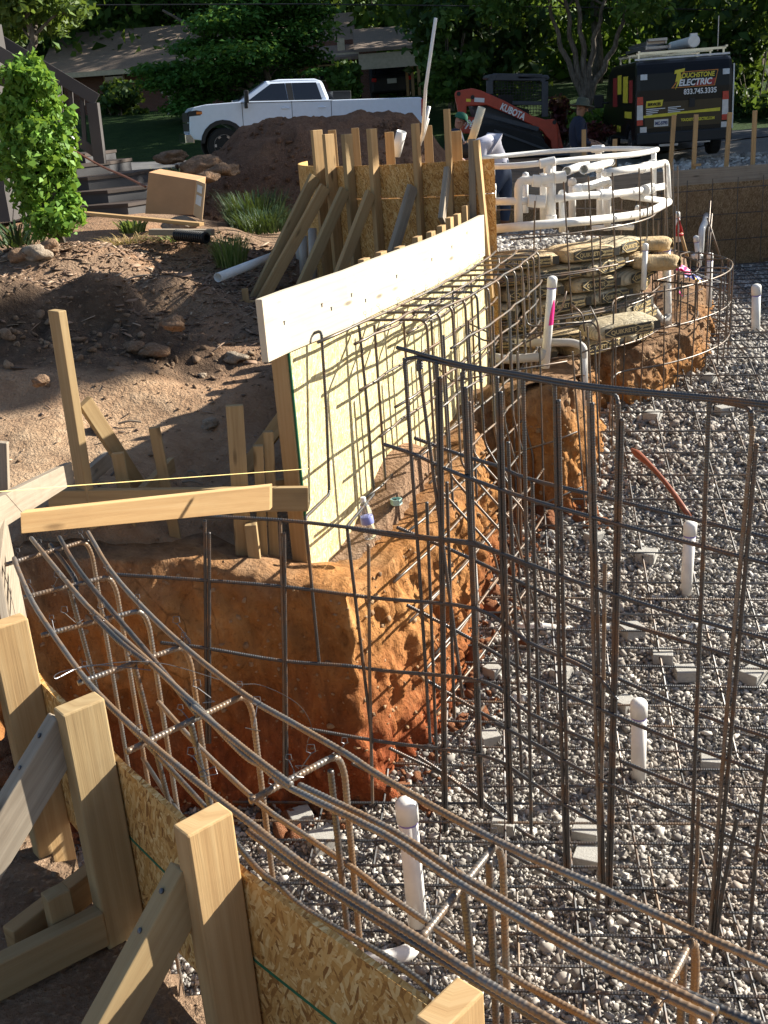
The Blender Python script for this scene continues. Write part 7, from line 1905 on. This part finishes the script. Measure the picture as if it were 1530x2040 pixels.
mb = MB(); mb.hexa([(xa, YC - .3, zc), (xa, YC - .3, zc + .12), (xa, YC + 6, zc + 1.3), (xa, YC + 6, zc + 1.1), (xb, YC - .3, zc), (xb, YC - .3, zc + .12), (xb, YC + 6, zc + 1.3), (xb, YC + 6, zc + 1.1)]); obj("roof", mb, M['shingle'], CP)
mb = MB(); mb.box(((xa + xb) / 2 - .1, YC - .1, zc - .38), (xb - xa - .5, .12, .62)); obj("beam", mb, M['trim'], CP)
gC = gz((xa + xb) / 2, YC)
for px in (813, 823, 834):
    xx = P(px, 150, y=YC).x; mb = MB(); mb.beam((xx, YC + (834 - px) * .05, gC - .2), (xx, YC + (834 - px) * .05, zc - .05), .12, .12); obj("post", mb, flat_mat("timber_post_%d" % px, (.3, .19, .09), .8), CP)
mb = MB(); mb.box((xa + .6, YC + 3, gC + 1.2), (.8, .3, 2.6)); obj("pillar", mb, M['brick'], CP)
# bird bath, light pole
q = P(345, 235, y=44); mb = MB(); mb.lathe((q.x, 44, gz(q.x, 44)), [(.22, 0), (.2, .06), (.09, .12), (.07, .6), (.12, .7), (.34, .78), (.36, .84), (.3, .82), (.02, .79)], 18)
tag(obj("bird_bath", mb, M['concrete'], smooth=False), "stone bird bath on the dark lawn in front of the house", "bird bath")
mb = MB(); mb.tube([P(-40, 11, y=36), P(600, 8, y=36), P(1100, 14, y=36), P(1580, 22, y=36)], .018, 5)
tag(obj("overhead_cable", mb, M['black']), "thin black cable strung across the treetops", "cable")

# ---- leafy shrub on the yard at the left
root = thing("leafy_shrub", "bright green upright leafy shrub beside the wooden steps", "shrub", P(112, 468, y=9.0))
cl = []; outl = [(75, 165, 40), (30, 150, 34), (35, 215, 45), (85, 215, 48), (20, 265, 45), (70, 270, 60), (120, 255, 30), (45, 310, 60), (105, 315, 50), (60, 360, 60), (115, 360, 48), (75, 405, 55), (120, 410, 45), (95, 440, 50), (130, 445, 32), (15, 330, 35), (40, 180, 25), (100, 180, 22), (118, 290, 40), (55, 130, 16), (20, 185, 22), (128, 330, 34)]
for (px, py, w) in outl:
    q = P(px, py, y=9.0 + rng.uniform(-.18, .18)); s = w * 7.2 / FPX; cl.append((q, s, s, s * .85))
for (px, py) in ((62, 135), (40, 128), (82, 150), (22, 165), (100, 178), (112, 205), (138, 235), (146, 275), (152, 320), (8, 225), (150, 395), (158, 430), (68, 118), (128, 262), (30, 140), (90, 168)):
    q = P(px, py, y=9.0 + rng.uniform(-.15, .15)); s = rng.uniform(.035, .06); cl.append((q, s, s, s * 1.5))
n = 7000; p, u = crown_points(cl, n, .15)
V, F = leaf_quads(p, .055 * nrs.uniform(.35, 1.6, n), .1, u * .5 + np.array([0, 0, .2]), aspect=.66); numpy_obj("foliage", V, F, M['leaf_shrub'], parent=root)
mb = MB(); b_ = P(112, 472, y=9.0)
for (px, py) in ((60, 140), (30, 200), (110, 240), (80, 200), (20, 290), (125, 330), (70, 330), (100, 400)):
    e = P(px, py, y=9.0 + rng.uniform(-.1, .1)); mb.tube(curve([b_ + Vector((rng.uniform(-.06, .06), 0, -.05)), b_.lerp(e, .5) + Vector((rng.uniform(-.05, .05), 0, 0)), e], 4), .009, 5, rr=[.014 - .001 * i for i in range(9)])
obj("stem", mb, M['bark'], root)
# ---- tufts of grass
def tuft(label, px, py, y, w, h, n, lm, bw=.006, droop=.5, group=None):
    q = P(px, py, y=y); f = Vector((q.x, q.y, min(q.z, gz(q.x, q.y) + .05)))
    V = []; F = []
    for i in range(n):
        a = rng.uniform(0, 6.283); r = w * rng.random() ** .6 * .5; b = f + Vector((r * math.cos(a), r * math.sin(a), -.02)); hh = h * rng.uniform(.5, 1.1)
        o = Vector((math.cos(a + rng.uniform(-.7, .7)), math.sin(a + rng.uniform(-.7, .7)), 0)) * hh * droop * rng.uniform(.3, 1.2); sd = Vector((-o.y, o.x, 0)).normalized() * bw * rng.uniform(.6, 1.3) if o.length > 1e-6 else Vector((bw, 0, 0))
        k = len(V); ps = [b, b + o * .25 + UP * hh * .5, b + o * .65 + UP * hh * .85, b + o + UP * hh * rng.uniform(.75, 1.0)]
        for j, p in enumerate(ps): w_ = (1, .85, .5, .08)[j]; V += [p - sd * w_, p + sd * w_]
        for j in range(3): F.append((k + 2 * j, k + 2 * j + 1, k + 2 * j + 3, k + 2 * j + 2))
    o = numpy_obj("grass_tuft", np.array([tuple(v) for v in V]), np.array(F), lm, origin=f); return tag(o, label, "grass tuft", group)
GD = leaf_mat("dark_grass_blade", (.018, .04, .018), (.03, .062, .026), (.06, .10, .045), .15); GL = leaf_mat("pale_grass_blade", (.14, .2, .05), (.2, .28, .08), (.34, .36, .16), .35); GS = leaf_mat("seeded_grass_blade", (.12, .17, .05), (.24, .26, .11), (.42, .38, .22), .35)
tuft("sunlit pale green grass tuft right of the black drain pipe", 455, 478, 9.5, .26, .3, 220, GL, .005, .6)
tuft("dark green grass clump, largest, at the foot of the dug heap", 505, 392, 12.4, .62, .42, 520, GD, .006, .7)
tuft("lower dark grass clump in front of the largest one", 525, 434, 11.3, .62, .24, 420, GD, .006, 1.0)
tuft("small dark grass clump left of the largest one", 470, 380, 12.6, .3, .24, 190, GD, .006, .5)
tuft("tall seeded grass in front of the pickup's front bumper", 385, 318, 15, .7, .4, 420, GS, .006, .45)
tuft("seeded grass left of the pickup's bumper", 335, 314, 15.3, .6, .36, 340, GS, .006, .45)
tuft("low green weeds on the boulder by the seeded grass", 358, 322, 14.6, .7, .22, 300, GL, .006, .8)
tuft("strappy green leaves lying at the left edge below the shrub", 30, 440, 9.3, .45, .22, 90, GD, .012, 1.8)
tuft("cut green stalks lying beside the long thin board", 355, 458, 9.9, .5, .06, 120, GL, .006, 4.0)
tuft("weeds growing at the foot of the wooden steps", 258, 425, 10.8, .25, .14, 110, GL, .012, .9)
tuft("straw coloured dry grass under the long thin board", 250, 448, 10.0, .5, .07, 160, leaf_mat("straw", (.3, .2, .08), (.45, .32, .14), (.55, .42, .22), .2), .004, 3.0)
tuft("weed on the bare ground by the road", 270, 350, 13.5, .3, .14, 90, GL, .008, .8)
# dry sticks on the bank
for k, (x0, y0, x1, y1, yy, lb) in enumerate(((360, 838, 376, 826, 6.0, "dry stick lying alone on the sunlit ground"), (215, 715, 262, 712, 6.4, "bleached stick on the shaded bank"), (350, 870, 392, 868, 5.9, "thin straw on the ground beside the shade line"), (240, 510, 300, 530, 8.2, "grey root poking from the top of the bank"))):
    a, b = P(x0, y0, y=yy), P(x1, y1, y=yy); a.z = gz(a.x, a.y) + .015; b.z = gz(b.x, b.y) + .02; mb = MB(); mb.tube(curve([a, a.lerp(b, .5) + UP * .012, b], 3), .007, 6)
    tag(obj("dry_stick", mb, M['greywood']), lb, "stick")
